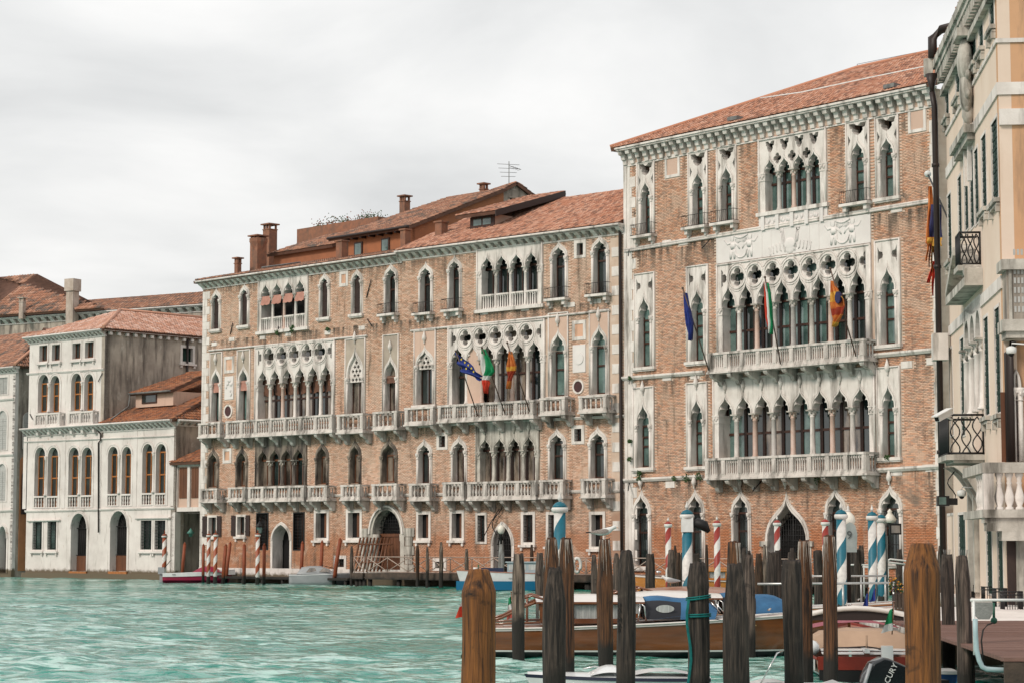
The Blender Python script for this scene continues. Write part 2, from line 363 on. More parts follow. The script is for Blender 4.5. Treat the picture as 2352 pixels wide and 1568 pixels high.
# ------------------------------------------------------------------ arch shapes (loops of (u, z), counter-clockwise)
def bez(p0, p1, p2, p3, n=7):
    o = []
    for i in range(n+1):
        t = i/n; a = (1-t)**3; b = 3*t*(1-t)**2; c = 3*t*t*(1-t); d = t**3
        o.append((a*p0[0]+b*p1[0]+c*p2[0]+d*p3[0], a*p0[1]+b*p1[1]+c*p2[1]+d*p3[1]))
    return o
def arch(c, hw, zb, zs, za, kind='trefoil'):
    h = za-zs
    if kind == 'rect': return [(c-hw, zb), (c+hw, zb), (c+hw, za), (c-hw, za)]
    if kind == 'round': R = [(hw*math.cos(t), zs+h*math.sin(t)) for t in [math.pi/2*i/7 for i in range(7)]]+[(0, za)]
    elif kind == 'ogee': R = bez((hw, zs), (hw, zs+.66*h), (.10*hw, zs+.56*h), (0, za), 9)
    elif kind == 'pointed': R = bez((hw, zs), (hw*1.0, zs+.52*h), (.48*hw, zs+.86*h), (0, za), 8)
    else:
        R = [(x*hw, zs+y*h) for x, y in ((1, 0), (.99, .14), (.90, .27), (.74, .345), (.56, .34), (.66, .45), (.64, .58), (.50, .70), (.30, .79), (.13, .88), (0, 1))]
    Lf = [(-x, z) for x, z in R[::-1][1:]]
    return [(c-hw, zb), (c+hw, zb)]+[(c+x, z) for x, z in R]+[(c+x, z) for x, z in Lf]
def quatre(c, z, r, sq=1.0, n=5):
    """four-lobed opening; r = half extent"""
    o = []; a = r*.47
    for k in range(4):
        t0 = math.pi/2*k; cx, cz = c+math.cos(t0)*(r-a)*sq, z+math.sin(t0)*(r-a)
        for i in range(n+1):
            t = t0-math.radians(112)+math.radians(224)*i/n; o.append((cx+a*math.cos(t)*sq, cz+a*math.sin(t)))
    return o
def circ(c, z, r, n=18, sq=1.0): return [(c+r*sq*math.cos(2*math.pi*i/n), z+r*math.sin(2*math.pi*i/n)) for i in range(n)]
def rect(a, b, c, d): return [(a, c), (b, c), (b, d), (a, d)]
def off(c, hw, zb, zs, za, k, kind): return arch(c, hw+k, zb, zs, za+k*(2.2 if kind in ('ogee', 'trefoil') else 1.1), 'ogee' if kind == 'trefoil' else kind)
def rope(mb, u0, u1, z, w=.06, r=.05, z1=None):
    z1 = z if z1 is None else z1; mb.tube([(u0, w, z), (u1, w, z1)], r, 6)
PROF_COL = lambda r, h: [(r*1.45, 0), (r*1.45, .07), (r*1.15, .10), (r*1.2, .15), (r, .19), (r*.94, h*.55), (r*.86, h-.40), (r*1.02, h-.38), (r*1.02, h-.34), (r*.92, h-.33), (r*1.15, h-.22), (r*1.45, h-.09), (r*1.7, h-.06), (r*1.7, h)]
def column(fr, parent, u, w, z0, z1, r, mt, name='column', n=10):
    h = z1-z0; mb = MB(fr)
    mb.lathe(u, w, z0, PROF_COL(r, h), n)
    c = mb.build(name, [mt], parent)
    k = MB(fr); s = r*1.75; k.box(u-s, u+s, w-s, w+s, z1-.06, z1+.012)
    for i in range(8):      # leaves of the capital
        t = math.pi*2*i/8+.39; k.ball((u+math.cos(t)*r*1.25, w+math.sin(t)*r*1.25, z1-.21+(.07 if i % 2 else -.03)), .055, .055, .085, 5, 3)
    k.build('capital', [STONE2], c if c.parent and c.parent.parent is None else c)
    return c
def pane(fr, parent, c, hw, zb, zs, za, kind, w, mt, sash=WOODR, mull=True, rails=(.0,), slim=.055):
    """a glazed leaf with its timber bars; flat glass with the bars standing in front of it"""
    mb = MB(fr); mb.slab([arch(c, hw+.03, zb, zs, za+.02, 'rect' if kind == 'rect' else ('round' if kind == 'round' else 'pointed'))], w-.03, w)
    g = mb.build('pane', [mt], parent)
    s = MB(fr); q = slim; t = .05
    s.box(c-hw, c-hw+q*1.3, w+.004, w+t, zb, zs); s.box(c+hw-q*1.3, c+hw, w+.004, w+t, zb, zs); s.box(c-hw+q*1.3, c+hw-q*1.3, w+.004, w+t, zb, zb+.12)
    top = zs if kind != 'rect' else za
    if mull: s.box(c-q*.6, c+q*.6, w+.004, w+t, zb+.12, top)
    for f in rails:
        z = zs+(zb-zs)*f; s.box(c-hw+q*1.3, c+hw-q*1.3, w+t+.002, w+t+.03, z-.05, z+.05)
    s.build('sash', [sash], parent)
    return g
def rail_iron(fr, parent, u0, u1, w0, z0, h=.55, n=9, d=.45):
    mb = MB(fr); r = .013
    P = [(u0, w0, 0), (u0, w0+d, 0), (u1, w0+d, 0), (u1, w0, 0)]
    for z in (z0+.03, z0+h): mb.tube([(a, b, z) for a, b, _ in P], r*1.2, 4)
    for i in range(n+1):
        u = u0+(u1-u0)*i/n; mb.tube([(u, w0+d, z0), (u+.02*(-1)**i, w0+d+.05, z0+h*.5), (u, w0+d, z0+h)], r, 4)
    return mb.build('iron_railing', [IRON], parent)
EXC = {}
def gothic(fr, root, xl, xr, gr, ya, ys, yb, kind='trefoil', panel=None, pmat=None, tip=False, fin=None, sill=True, iron=False, glass=GLASS, sash=WOODR,
           deep=.42, rails=(.0, .32), mull=False, caps=True, holes=None, mt=STONE, shutter=None, blind=None, m_=None, name='window', cusp=True):
    """an arched window: xl, xr the outside of its stone surround, gr the right edge of the opening, heights as seen in pixels at its centre"""
    xc = (xl+xr)/2; ym = (ys+yb)/2
    ul, ur, ug = fr.U(xl, ym), fr.U(xr, ym), fr.U(gr, ym); c = (ul+ur)/2; m = max(.12, min(.42, ur-ug)); 
    if m_: m = m_
    hw = (ur-ul)/2-m; zs, zb, za = fr.Z(xc, ys), fr.Z(xc, yb), fr.Z(xc, ya)
    if tip: za = za-.30-.1*hw
    if za < zs+hw*1.0: za = zs+hw*1.1
    body = MB(fr); kk = 'trefoil' if kind == 'trefoil' and cusp else kind
    op = arch(c, hw, zb, zs, za, kk)
    if panel:
        zt = fr.Z(xc, panel); outer = rect(ul, ur, zb-.02, zt); ex = rect(ul-.01, ur+.01, zb-.05, zt+.02)
        wallhole = rect(ul+.04, ur-.04, zb+.02, zt-.04)
    else:
        outer = off(c, hw, zb-.02, zs, za, min(m, .2), kind); ex = off(c, hw, zb-.05, zs, za, min(m, .2)*.8, kind); wallhole = off(c, hw, zb+.02, zs, za, .05, kind)
    EXC.setdefault(root.name, []).append((ex, wallhole))
    hl = [op]+[h(c, ul, ur, zt, za) for h in (holes or [])] if panel else [op]
    w1 = .05
    body.slab([outer]+hl, -deep, w1)
    if panel and pmat is None:
        for (a, b) in (((ul+.03, zb), (ul+.03, zt)), ((ur-.03, zb), (ur-.03, zt)), ((ul, zt-.03), (ur, zt-.03))): body.tube([(a[0], .07, a[1]), (b[0], .07, b[1])], .045, 6)
    # raised moulding along the arch
    for k0, k1, ww in ((.02, .10, .10), (.12, .17, .075)):
        if m < .15 and k0 > .1: break
        A = off(c, hw, zs-.02, zs, za, k1, kind); B = off(c, hw, zs-.02, zs, za, k0, kind); body.slab([A[1:]+[A[0]], B[1:]+[B[0]]] if False else [ring(A, B)], w1-.01, ww)
    win = body.build(name, [mt], root)
    if panel and pmat:   # plastered field round the arch
        q = MB(fr); q.slab([rect(ul+.06, ur-.06, zs, zt-.06), off(c, hw, zs+.01, zs, za, .175, kind)], w1-.02, w1+.006); q.build('plaster_field', [pmat], win)
        q = MB(fr)
        for (a, b) in (((ul+.03, zb), (ul+.03, zt)), ((ur-.03, zb), (ur-.03, zt)), ((ul, zt-.03), (ur, zt-.03))): q.tube([(a[0], .07, a[1]), (b[0], .07, b[1])], .045, 6)
        q.build('rope_border', [mt], win)
    if caps:
        for s in (-1, 1):
            q = MB(fr); r = .075; u = c+s*(hw+.075); q.lathe(u, .06, zb, [(r, 0), (r, zs-zb-.35)], 8); q.lathe(u, .07, zs-.36, [(.08, 0), (.10, .03), (.075, .05), (.10, .18), (.15, .30), (.15, .36)], 8)
            for i in range(5):
                t = math.pi*i/4; q.ball((u+math.cos(t)*.11, .08+math.sin(t)*.09, zs-.16+.06*(i % 2)), .045, .045, .07, 5, 3)
            q.build('colonnette', [mt], win)
    if sill:
        q = MB(fr); q.box(ul-.08, ur+.08, -.05, .22, zb-.17, zb-.01); q.box(ul-.02, ur+.02, -.05, .16, zb-.24, zb-.17)
        if iron:
            q = MB(fr); q.box(ul-.15, ur+.15, -.05, .50, zb-.15, zb-.01)
            for u in (ul+.1, ur-.1): q.box(u-.11, u+.11, -.02, .36, zb-.40, zb-.152); q.box(u-.08, u+.08, -.02, .2, zb-.55, zb-.402)
        q.build('sill', [mt], win)
        if iron: rail_iron(fr, win, ul-.12, ur+.12, .05, zb, .62, 12, .40)
    if fin is not None:   # carved finial on the tip
        q = MB(fr); z = za+.20+m*.9; q.lathe(c, .12, z, [(.05, 0), (.05, .15), (.12, .22), (.15, .36), (.10, .52), (.03, .74), (.0, .8)], 7, cap=False); q.build('finial', [mt], win)
    if shutter:
        for s in (-1, 1):
            q = MB(fr); z1 = za-.1
            for i in range(3): q.box(c+s*(.01+i*hw/3.05) if s > 0 else c-(.01+(i+1)*hw/3.05)+.012, c+s*(.01+(i+1)*hw/3.05)-.012 if s > 0 else c-(.01+i*hw/3.05), -.13, -.09+.006*(i % 2), zb, zs+(z1-zs)*(.85-.28*i))
            for zz in (.2, .5, .8): q.box(min(c, c+s*hw*.96)+.01, max(c, c+s*hw*.96)-.01, -.088, -.065, zb+(zs-zb)*zz, zb+(zs-zb)*zz+.07)
            q.build('shutter', [shutter], win)
        q = MB(fr); q.slab([arch(c, hw+.05, zb, zs, za, 'pointed')], -deep-.02, -deep+.02); q.build('back_panel', [DARK], win)
    else:
        pane(fr, win, c, hw, zb, zs, za, kk, -deep+.05, glass, sash, mull, rails)
    if blind:
        z1 = zs+(za-zs)*.1; q = MB(fr); z0 = z1-(zs-zb)*blind[1]; rows = []
        for i in range(6):
            f = i/5; rows.append([(c-hw+.03+j*(2*hw-.06)/8, -.10+.10*f+.03*math.sin(j*2.1+i), z1-(z1-z0)*f+.02*math.sin(j*3+i)) for j in range(9)])
        q.grid(rows); q.build('awning', [blind[0]], win)
    return dict(c=c, hw=hw, zb=zb, zs=zs, za=za, ul=ul, ur=ur, win=win)
def ring(A, B):
    """open horseshoe band between an outer and an inner arch outline (both start bottom-left, bottom-right, then over the top)"""
    a = A[1:]+[A[0]]; b = B[1:]+[B[0]]
    return a+b[::-1]
def rect_win(fr, root, xl, xr, yt, yb, fm=.16, glass=GLASS, sash=WOODR, mt=STONE, deep=.35, grate=False, sill=True, mull=True, rails=(), shutters=None, leaf=None, name='window', blind=None, brk=True):
    ym = (yt+yb)/2; xc = (xl+xr)/2; u0, u1 = fr.U(xl, ym), fr.U(xr, ym); zt, zb = fr.Z(xc, yt), fr.Z(xc, yb)
    ex = rect(u0-.01, u1+.01, zb-.01, zt+.01); EXC.setdefault(root.name, []).append((ex, rect(u0+.04, u1-.04, zb+.04, zt-.04)))
    b = MB(fr); b.slab([rect(u0, u1, zb, zt), rect(u0+fm, u1-fm, zb+fm*.8, zt-fm)], -deep, .05); win = b.build(name, [mt], root)
    c = (u0+u1)/2; hw = (u1-u0)/2-fm
    if sill:
        q = MB(fr); q.box(u0-.1, u1+.1, -.02, .2, zb-.14, zb-.002)
        if brk:
            for u in (u0+.08, u1-.08): q.box(u-.07, u+.07, -.02, .14, zb-.34, zb-.142)
        q.build('sill', [mt], win)
    if leaf:
        q = MB(fr); q.box(c-hw-.02, c+hw+.02, -deep-.05, -deep, zb, zt); q.build('back_panel', [DARK], win)
        q = MB(fr); q.box(c+hw*.05, c+hw-.01, -.25, -.20, zb+fm, zt-fm-.01); q.build('shutter', [leaf], win)
    else: pane(fr, win, c, hw, zb+fm*.8, zt-fm, zt-fm, 'rect', -deep+.05, glass, sash, mull, rails)
    if grate:
        q = MB(fr); n = max(3, int(hw*2/.14)); k = max(3, int((zt-zb)/.2))
        for i in range(1, n): u = c-hw+2*hw*i/n; q.tube([(u, -.04, zb+fm*.8), (u, -.04, zt-fm)], .014, 4)
        for i in range(1, k): z = zb+(zt-zb)*i/k; q.tube([(c-hw, -.04, z), (c+hw, -.04, z)], .014, 4)
        q.build('iron_grate', [IRON], win)
    if shutters:
        for s in (-1, 1):
            q = MB(fr); a = c+s*(hw+fm); bnd = sorted((a+s*.02, a+s*(hw+fm*.5))); n = 4
            for i in range(n): w = (bnd[1]-bnd[0])/n; q.box(bnd[0]+i*w, bnd[0]+(i+1)*w-.012, .06, .10+.005*(i % 2), zb+.05, zt-.05)
            for zz in (.2, .8): q.box(bnd[0], bnd[1], .106, .125, zb+(zt-zb)*zz, zb+(zt-zb)*zz+.09)
            q.build('shutter', [shutters], win)
    return dict(c=c, hw=hw, zb=zb, zt=zt, win=win)
def blank(fr, root, xl, xr, yt, yb, fm=.16, fill=PINKP, name='blind_panel'):
    ym = (yt+yb)/2; xc = (xl+xr)/2; u0, u1 = fr.U(xl, ym), fr.U(xr, ym); zt, zb = fr.Z(xc, yt), fr.Z(xc, yb)
    EXC.setdefault(root.name, []).append((rect(u0, u1, zb, zt), None))
    b = MB(fr); b.slab([rect(u0, u1, zb, zt), rect(u0+fm, u1-fm, zb+fm, zt-fm)], -.01, .05); o = b.build(name, [STONE], root)
    b = MB(fr); b.box(u0+fm, u1-fm, -.01, .012, zb+fm, zt-fm); b.build('field', [fill], o)
BAL = {}
def baluster_mesh(h, kind, mt):
    k = (round(h, 2), kind, mt.name)
    if k not in BAL:
        mb = MB()
        if kind == 'vase': pr = [(.07, 0), (.07, .05*h), (.04, .09*h), (.075, .24*h), (.08, .36*h), (.05, .55*h), (.035, .68*h), (.05, .73*h), (.035, .78*h), (.055, .90*h), (.07, .94*h), (.07, h)]
        elif kind == 'double': pr = [(.065, 0), (.065, .05*h), (.035, .10*h), (.07, .25*h), (.06, .38*h), (.035, .47*h), (.06, .5*h), (.035, .53*h), (.06, .65*h), (.07, .78*h), (.035, .90*h), (.065, .95*h), (.065, h)]
        else: pr = [(.07, 0), (.07, .07*h), (.048, .11*h), (.05, .5*h), (.042, .88*h), (.065, .92*h), (.07, h)]
        mb.lathe(0, 0, 0, pr, 8, cap=False); BAL[k] = mb.mesh('baluster', mt)
    return BAL[k]
def balcony(fr, root, xl, xr, yr, ys_, yb=None, depth=.8, posts=None, kind='vase', mt=STONE2, slab_h=.2, brackets=None, per=None, wside=0, name='balcony', z_r=None, z_s=None, lean=0):
    """stone balcony; xl..xr front corners in pixels (at its own plane), yr top of rail and ys_ underside of slab at its centre"""
    xc = (xl+xr)/2; u0, u1 = fr.U(xl, (yr+ys_)/2, depth), fr.U(xr, (yr+ys_)/2, depth); zr, zs = fr.Z(xc, yr, depth), fr.Z(xc, ys_, depth)
    if z_r: zr, zs = z_r, z_s
    b = MB(fr); b.box(u0-.06, u1+.06, -.02, depth+.06, zs, zs+slab_h*.5); b.box(u0-.01, u1+.01, -.02, depth+.01, zs+slab_h*.5+.001, zs+slab_h)
    root_b = b.build(name, [mt], root); zt = zs+slab_h
    q = MB(fr); rh = .12; d = .2
    q.box(u0-.03, u1+.03, depth-d, depth+.03, zr-rh, zr); q.box(u0-.03, u0+d, 0, depth-d-.002, zr-rh, zr-.003); q.box(u1-d, u1+.03, 0, depth-d-.002, zr-rh, zr-.003)
    q.box(u0+.01, u1-.01, depth-.17, depth-.02, zt+.002, zt+.07)
    q.build('handrail', [mt], root_b)
    n = posts or max(2, int(round((u1-u0)/1.15))+1); pw = .13
    P = [u0+.01+pw+(u1-u0-.02-2*pw)*i/(n-1) for i in range(n)]
    zz0, zz1 = zt+.001, zr-rh-.001; pm = MB(); pm.box(-pw, pw, -.11, .11, 0, zz1-zz0); pm.box(-pw*.6, pw*.6, -.135, -.112, (zz1-zz0)*.12, (zz1-zz0)*.88); pme = pm.mesh('post', mt)
    for u in P: inst('post', pme, fr.M @ T(u, -(depth-.10), zz0), root_b)
    bm_ = baluster_mesh(zz1-zz0-.07, kind, mt)
    for a, c in zip(P, P[1:]):
        g = (c-a-2*pw); k = per or max(1, int(g/.185))
        for i in range(k): inst('baluster', bm_, fr.M @ T(a+pw+g*(i+.5)/k, -(depth-.095), zt+.071), root_b)
    for uu in (u1-.11, u0+.11):
        k = int((depth-.35)/.19)
        for i in range(k): inst('baluster', bm_, fr.M @ T(uu, -(.12+(depth-.35)*(i+.5)/max(k, 1)), zt+.02), root_b)
    # corbels
    nb = brackets or n; cm = MB(); w_ = .14; prof = [(0, -.62), (.18, -.62), (.30, -.52), (.34, -.40), (.50*depth+.1, -.30), (depth*.72, -.24), (depth-.12, -.20), (depth-.04, -.10), (depth-.04, 0), (0, 0)]
    s0 = [cm.pt(-w_, -a, z) for a, z in prof]; s1 = [cm.pt(w_, -a, z) for a, z in prof]; cm.face(s0[::-1]); cm.face(s1)
    for i in range(len(prof)): j = (i+1) % len(prof); cm.face((s0[i], s0[j], s1[j], s1[i]))
    cme = cm.mesh('corbel', mt)
    for i in range(nb): inst('corbel', cme, fr.M @ T(u0+.2+(u1-u0-.4)*i/(nb-1), 0, zs-.002), root_b)
    return dict(u0=u0, u1=u1, zr=zr, zs=zs, b=root_b)
def cornice(fr, root, u0, u1, zt, step=.6, depth=.55, h=.62, mt=STONE, heavy=True, name='cornice'):
    b = MB(fr); b.box(u0-.1, u1+.1, -.1, depth+.12, zt-.10, zt); b.box(u0-.06, u1+.06, -.1, depth+.04, zt-.19, zt-.101)
    b.box(u0, u1, -.1, .07, zt-h-.08, zt-h+.0)
    if not heavy: b.tube([(u0-.1, depth+.1, zt-.07), (u1+.1, depth+.1, zt-.07)], .07, 6)
    c = b.build(name, [mt], root); k = MB(); w = step*.24
    if heavy: pr = [(0, -h+.0), (.16, -h+.02), (.20, -h*.72), (.30, -h*.70), (.36, -h*.45), (depth*.85, -h*.42), (depth*.95, -.20), (0, -.20)]
    else: pr = [(0, -h), (.10, -h), (.20, -h*.8), (.36, -h*.65), (depth*.9, -h*.5), (depth, -.2), (0, -.2)]
    s0 = [k.pt(-w, -a, z) for a, z in pr]; s1 = [k.pt(w, -a, z) for a, z in pr]; k.face(s0[::-1]); k.face(s1)
    for i in range(len(pr)): j = (i+1) % len(pr); k.face((s0[i], s0[j], s1[j], s1[i]))
    km = k.mesh('bracket', mt); n = int((u1-u0)/step)
    for i in range(n+1): inst('bracket', km, fr.M @ T(u0+.15+(u1-u0-.3)*i/n, 0, zt-.001), c)
    return c
def ledge(fr, root, pts, h=.22, d=.2, mt=STONE, name='string_course', rp=False):
    (xa, ya), (xb, yb) = pts; ua, za = fr.p(xa, ya); ub, zb = fr.p(xb, yb); b = MB(fr)
    if rp: b.tube([(ua, .07, za), (ub, .07, zb)], .07, 6)
    else:
        b.tube([(ua, d*.6, za-.05), (ub, d*.6, zb-.05)], .055, 6); i = [b.pt(u, w, z) for u, z0 in ((ua, za), (ub, zb)) for w, z in ((-.02, z0), (d, z0), (d, z0-h*.45), (d*.5, z0-h), (-.02, z0-h))]
        for j in range(5): k = (j+1) % 5; b.face((i[j], i[k], i[k+5], i[j+5]))
        b.face(i[:5]); b.face(i[5:][::-1])
    return b.build(name, [mt], root)
def quoins(fr, root, u0, z0, z1, wide=.95, nar=.55, step=.46, side=1, mt=STONE, d=.03):
    mb = MB(); mb.box(0, wide, -d, .0, 0, step-.012); A = mb.mesh('quoin', mt); mb = MB(); mb.box(0, nar, -d, .0, 0, step-.012); B = mb.mesh('quoin', mt)
    z = z0; i = 0
    while z < z1-step*.6:
        q = A if i % 2 else B; wd = wide if i % 2 else nar
        inst('quoin', q, fr.M @ T(u0 if side > 0 else u0-wd, 0, z), root); EXC.setdefault(root.name, []).append((rect(u0 if side > 0 else u0-wd, u0+wd if side > 0 else u0, z, z+step-.01), None))
        z += step; i += 1
def wall(fr, root, u0, u1, z0, z1, mt, thick=.5, name='wall', extra=()):
    hl = [w for e, w in EXC.get(root.name, []) if w]+list(extra)
    b = MB(fr); b.slab([rect(u0, u1, z0, z1)]+hl, -thick, 0)
    b.box(u0, u1, -thick-.32, -thick-.30, z0, z1, 1)
    return b.build(name, [mt, DARK], root)
def loggia(fr, root, cols, y_cap, y_apex, y_bot, y_top, deep=.45, rc=.15, mts=None, quat=None, kind='trefoil', panel_y=None, pw=.30, back=1.0, glass=GLASS, fins=False, mt=STONE, vary=None, blank_bays=(), sash=WOODR, blinds=None, rails=(.0,), lat=None, name='loggia', bal=False, plaster=None, awn=None):
    """a run of arched lights on columns. cols = x pixels of first and last support axis and number of lights"""
    x0, x1, n = cols; ym = (y_cap[0]+y_bot[0])/2; u0, u1 = fr.U(x0, ym), fr.U(x1, ym); st = (u1-u0)/n; C = [u0+st*i for i in range(n+1)]
    xc = (x0+x1)/2; zc = (fr.Z(x0, y_cap[0])+fr.Z(x1, y_cap[1]))/2; za = (fr.Z(x0+(x1-x0)*.5/n, y_apex[0])+fr.Z(x1-(x1-x0)*.5/n, y_apex[1]))/2
    zb = (fr.Z(x0, y_bot[0])+fr.Z(x1, y_bot[1]))/2; zt = (fr.Z(x0, y_top[0])+fr.Z(x1, y_top[1]))/2
    hw = st/2-rc*.95; ul, ur = C[0]-pw, C[-1]+pw
    EXC.setdefault(root.name, []).append((rect(ul-.01, ur+.01, zb-.02, zt+.01), rect(ul+.05, ur-.05, zb+.01, zt-.05)))
    # tracery screen: from the capitals upward
    holes = []
    for i in range(n):
        c = C[i]+st/2; a = arch(c, hw, zc, zc, za, kind); holes.append(a)
    # comb outline: legs stop on the capitals
    out = [(ul, zc)]
    for i in range(n):
        c = C[i]+st/2; a = arch(c, hw, zc, zc, za, kind)[1:]; a = a[:-1] if a[-1] == a[0] else a
        out += a[::-1]
    # arch() runs right-to-left over the top; reversed gives left-to-right
    out += [(ur, zc), (ur, zt), (ul, zt)]
    qh = []; qr = 0
    if quat:
        qz = (fr.Z(x0, quat[0])+fr.Z(x1, quat[1]))/2; qr = quat[2]
        for i in range(1, n): qh.append(quatre(C[i], qz, qr))
        for c, s in ((C[0], 1), (C[-1], -1)):     # half openings at the ends
            dd = [p for p in quatre(c, qz, qr) if (p[0]-c)*s > .05]
            qh.append(dd)
    if lat: qh += lat(C, st, hw, zc, za, zt)
    b = MB(fr); b.slab([out]+qh, -deep*.55, .06)
    body = b.build('tracery' if quat or lat else 'arcade', [mt], root)
    m = MB(fr)
    for i in range(n):
        c = C[i]+st/2
        for k0, k1, ww in ((.015, .075, .11), (.10, .15, .085)):
            m.slab([ring(off(c, hw, zc, zc, za, k1, kind), off(c, hw, zc, zc, za, k0, kind))], .05, ww)
        if fins: z = za+.22; m.lathe(c, .10, z, [(.04, 0), (.04, .12), (.10, .2), (.13, .34), (.08, .5), (.02, .66)], 6)
    if quat:
        for i in range(1, n):
            for r0, r1, ww in ((qr+.05, qr+.13, .12), (qr+.19, qr+.25, .10)): m.slab([circ(C[i], qz, r1, 22), circ(C[i], qz, r0, 22)], .05, ww)
    if fins and plaster: pass
    m.build('moulding', [mt], body)
    m = MB(fr)
    for (a, c) in (((ul+.05, zb), (ul+.05, zt)), ((ur-.05, zb), (ur-.05, zt)), ((ul, zt-.04), (ur, zt-.04))): m.tube([(a[0], .08, a[1]), (c[0], .08, c[1])], .055, 6)
    m.build('rope_border', [mt], body)
    # supports
    for i in range(n+1):
        if i in (0, n):
            s = 1 if i == 0 else -1; q = MB(fr); e = ul if i == 0 else ur; a, c = sorted((e, C[i]+s*rc*.9)); q.box(a, c, -deep, .055, zb, zc-.42); q.box(a-.03, c+.03, -deep, .09, zc-.42, zc-.38); q.box(a-.02, c+.03, -deep, .08, zc-.38, zc-.06); q.box(a-.05, c+.06, -deep, .11, zc-.06, zc-.001)
            for j in range(4): q.ball((a+(c-a)*(j+.5)/4, .10, zc-.24+.09*(j % 2)), .06, .05, .09, 5, 3)
            q.build('pilaster', [mt], body)
        else: column(fr, body, C[i], -.08, zb, zc-.001, rc*.82, (mts[i % len(mts)] if mts else mt))
    # glazing behind
    for i in range(n):
        c = C[i]+st/2
        if i in blank_bays:
            q = MB(fr); q.slab([arch(c, st/2, zb, zc, za+.1, 'pointed')], -.25, -.02); q.build('infill', [PINKP], body); continue
        g = vary[i % len(vary)] if vary else glass
        q = MB(fr); q.box(c-st/2, c+st/2, -deep-.05, -deep, zb, zt-.1); q.build('pane', [g], body)
        q = MB(fr); qd = -deep
        q.box(c-st/2+.002, c-st/2+.09, qd+.002, qd+.06, zb, zc+.5); q.box(c+st/2-.09, c+st/2-.002, qd+.002, qd+.06, zb, zc+.5)
        if rails != 'none':
            for f in rails: z = zc+(zb-zc)*f; q.box(c-st/2+.09, c+st/2-.09, qd+.002, qd+.07, z-.06, z+.06)
            q.box(c-.03, c+.03, qd+.002, qd+.05, zb, zc-.06)
        q.build('sash', [sash], body)
        if blinds:
            q = MB(fr); z0 = zc+.45; z1 = zc-.75; rows = [[(c-hw-.05+j*(2*hw+.1)/8, qd+.12+.04*math.sin(j*2.3+ii*1.7+i), z0-(z0-z1)*ii/5+(.05*math.sin(j*1.3+i) if ii == 5 else 0)) for j in range(9)] for ii in range(6)]
            q.grid(rows); q.build('blind', [blinds], body)
        if awn:
            q = MB(fr); z0 = zc+.05; z1 = zc-.55; rows = [[(c-hw+j*(2*hw)/8, .0+.16*ii/4+.02*math.sin(j*2.3+i), z0-(z0-z1)*ii/4+(.03*math.sin(j*1.9) if ii == 4 else 0)) for j in range(9)] for ii in range(5)]
            q.grid(rows); q.build('awning', [awn], body)
        if bal:
            q = MB(fr); q.box(c-hw-.02, c+hw+.02, -.12, .05, zb+.78, zb+.88); q.build('handrail', [mt], body); bm_ = baluster_mesh(.76, 'slim', mt); k = 5
            for j in range(k): inst('baluster', bm_, fr.M @ T(c-hw+2*hw*(j+.5)/k, .04, zb+.02), body)
    q = MB(fr); q.box(ul-.1, ur+.1, -.05, .2, zb-.2, zb-.002); q.build('sill', [mt], body)
    return dict(C=C, st=st, zc=zc, za=za, zb=zb, zt=zt, ul=ul, ur=ur, body=body)
def chimney(fr, root, xl, xr, yt, yb, w, style='pot', mt=CHIM, name='chimney'):
    u0, u1 = fr.U(xl, yt, w), fr.U(xr, yt, w); zt, zb = fr.Z((xl+xr)/2, yt, w), fr.Z((xl+xr)/2, yb, w)-.4; s = (u1-u0); a = s*.235; c = u0+a+.10*s; b = MB(fr); hh = zt-zb
    b.box(c-a, c+a, w-2*a, w, zb, zt-.42 if style != 'block' else zt-.1)
    ch = b.build(name, [mt], root); q = MB(fr)
    if style == 'bell':
        q.lathe(c, w-a, zt-1.2, [(a*.8, -.1), (a*1.0, .1), (a*1.5, .7), (a*1.55, .95)], 8, sm=False)
    if style == 'block': q.box(c-a-.07, c+a+.07, w-2*a-.07, w+.07, zt-.099, zt)
    elif style == 'big': q.box(c-a*1.3, c+a*1.3, w-2.3*a, w+.3*a, zt-1.1, zt)
    else:
        for du in (-.8, 0, .8): q.box(c+a*du-.06, c+a*du+.06, w-.14, w-.02, zt-.42, zt-.12)
        for dw in (.3, 1.8): q.box(c+a-.14, c+a-.02, w-dw*a-.06, w-dw*a+.06, zt-.42, zt-.12)
        q.box(c-a-.04, c+a+.04, w-2*a-.04, w+.04, zt-.48, zt-.421)
        q.box(c-a-.13, c+a+.13, w-2*a-.13, w+.13, zt-.12, zt-.03)
    q.build('chimney_cap', [mt if style != 'big' else CHIMW], ch)
    return ch
def smallthings(): pass
# ================================================================== the right-hand gothic palace
pR = atY(2168, HZ, 105.0)
FO = frame_between(Vector((pR.x, pR.y, 0)), 39.7, 1437)
G2 = frame_between(FO.o, 48.1, 921); G1 = frame_between(G2.o, 44.8, 459)
pl = atY(401, HZ, 157.0); LB = frame_between(Vector((pl.x, pl.y, 0)), 46.6, 59)
pc = atY(2315, HZ, 60.0); CR = frame_between(Vector((pc.x, pc.y, 0)), -5.48, 2191)
BRF = mat('brick_red', (.58, .31, .19), (.72, .48, .36), .22, .9, .3, 25, tint=FOSB, two=(3.3, .8, (.46, .15, .05)), patch=(.33, .56, (.62, .43, .32), .62), spot=(.55, .60, (.20, .145, .11)), streak=(.11, .08, .06), streak_amt=.38, bands=[(z_, 1.5) for z_ in (FO.Z(1530, 860), FO.Z(1530, 1096), FO.Z(1530, 566), FO.Z(1800, 300))])
BRG = mat('brick_pale', (.62, .37, .25), (.72, .51, .39), .20, .9, .3, 25, tint=GIUB, two=(3.2, .8, (.48, .19, .085)), patch=(.30, .56, (.64, .46, .35), .65), spot=(.5, .60, (.26, .19, .145)), streak=(.14, .10, .07), streak_amt=.37, bands=[(z_, 1.2) for z_ in (G2.Z(1180, 712), G2.Z(1180, 962), G2.Z(1180, 1135), G2.Z(1180, 560))])
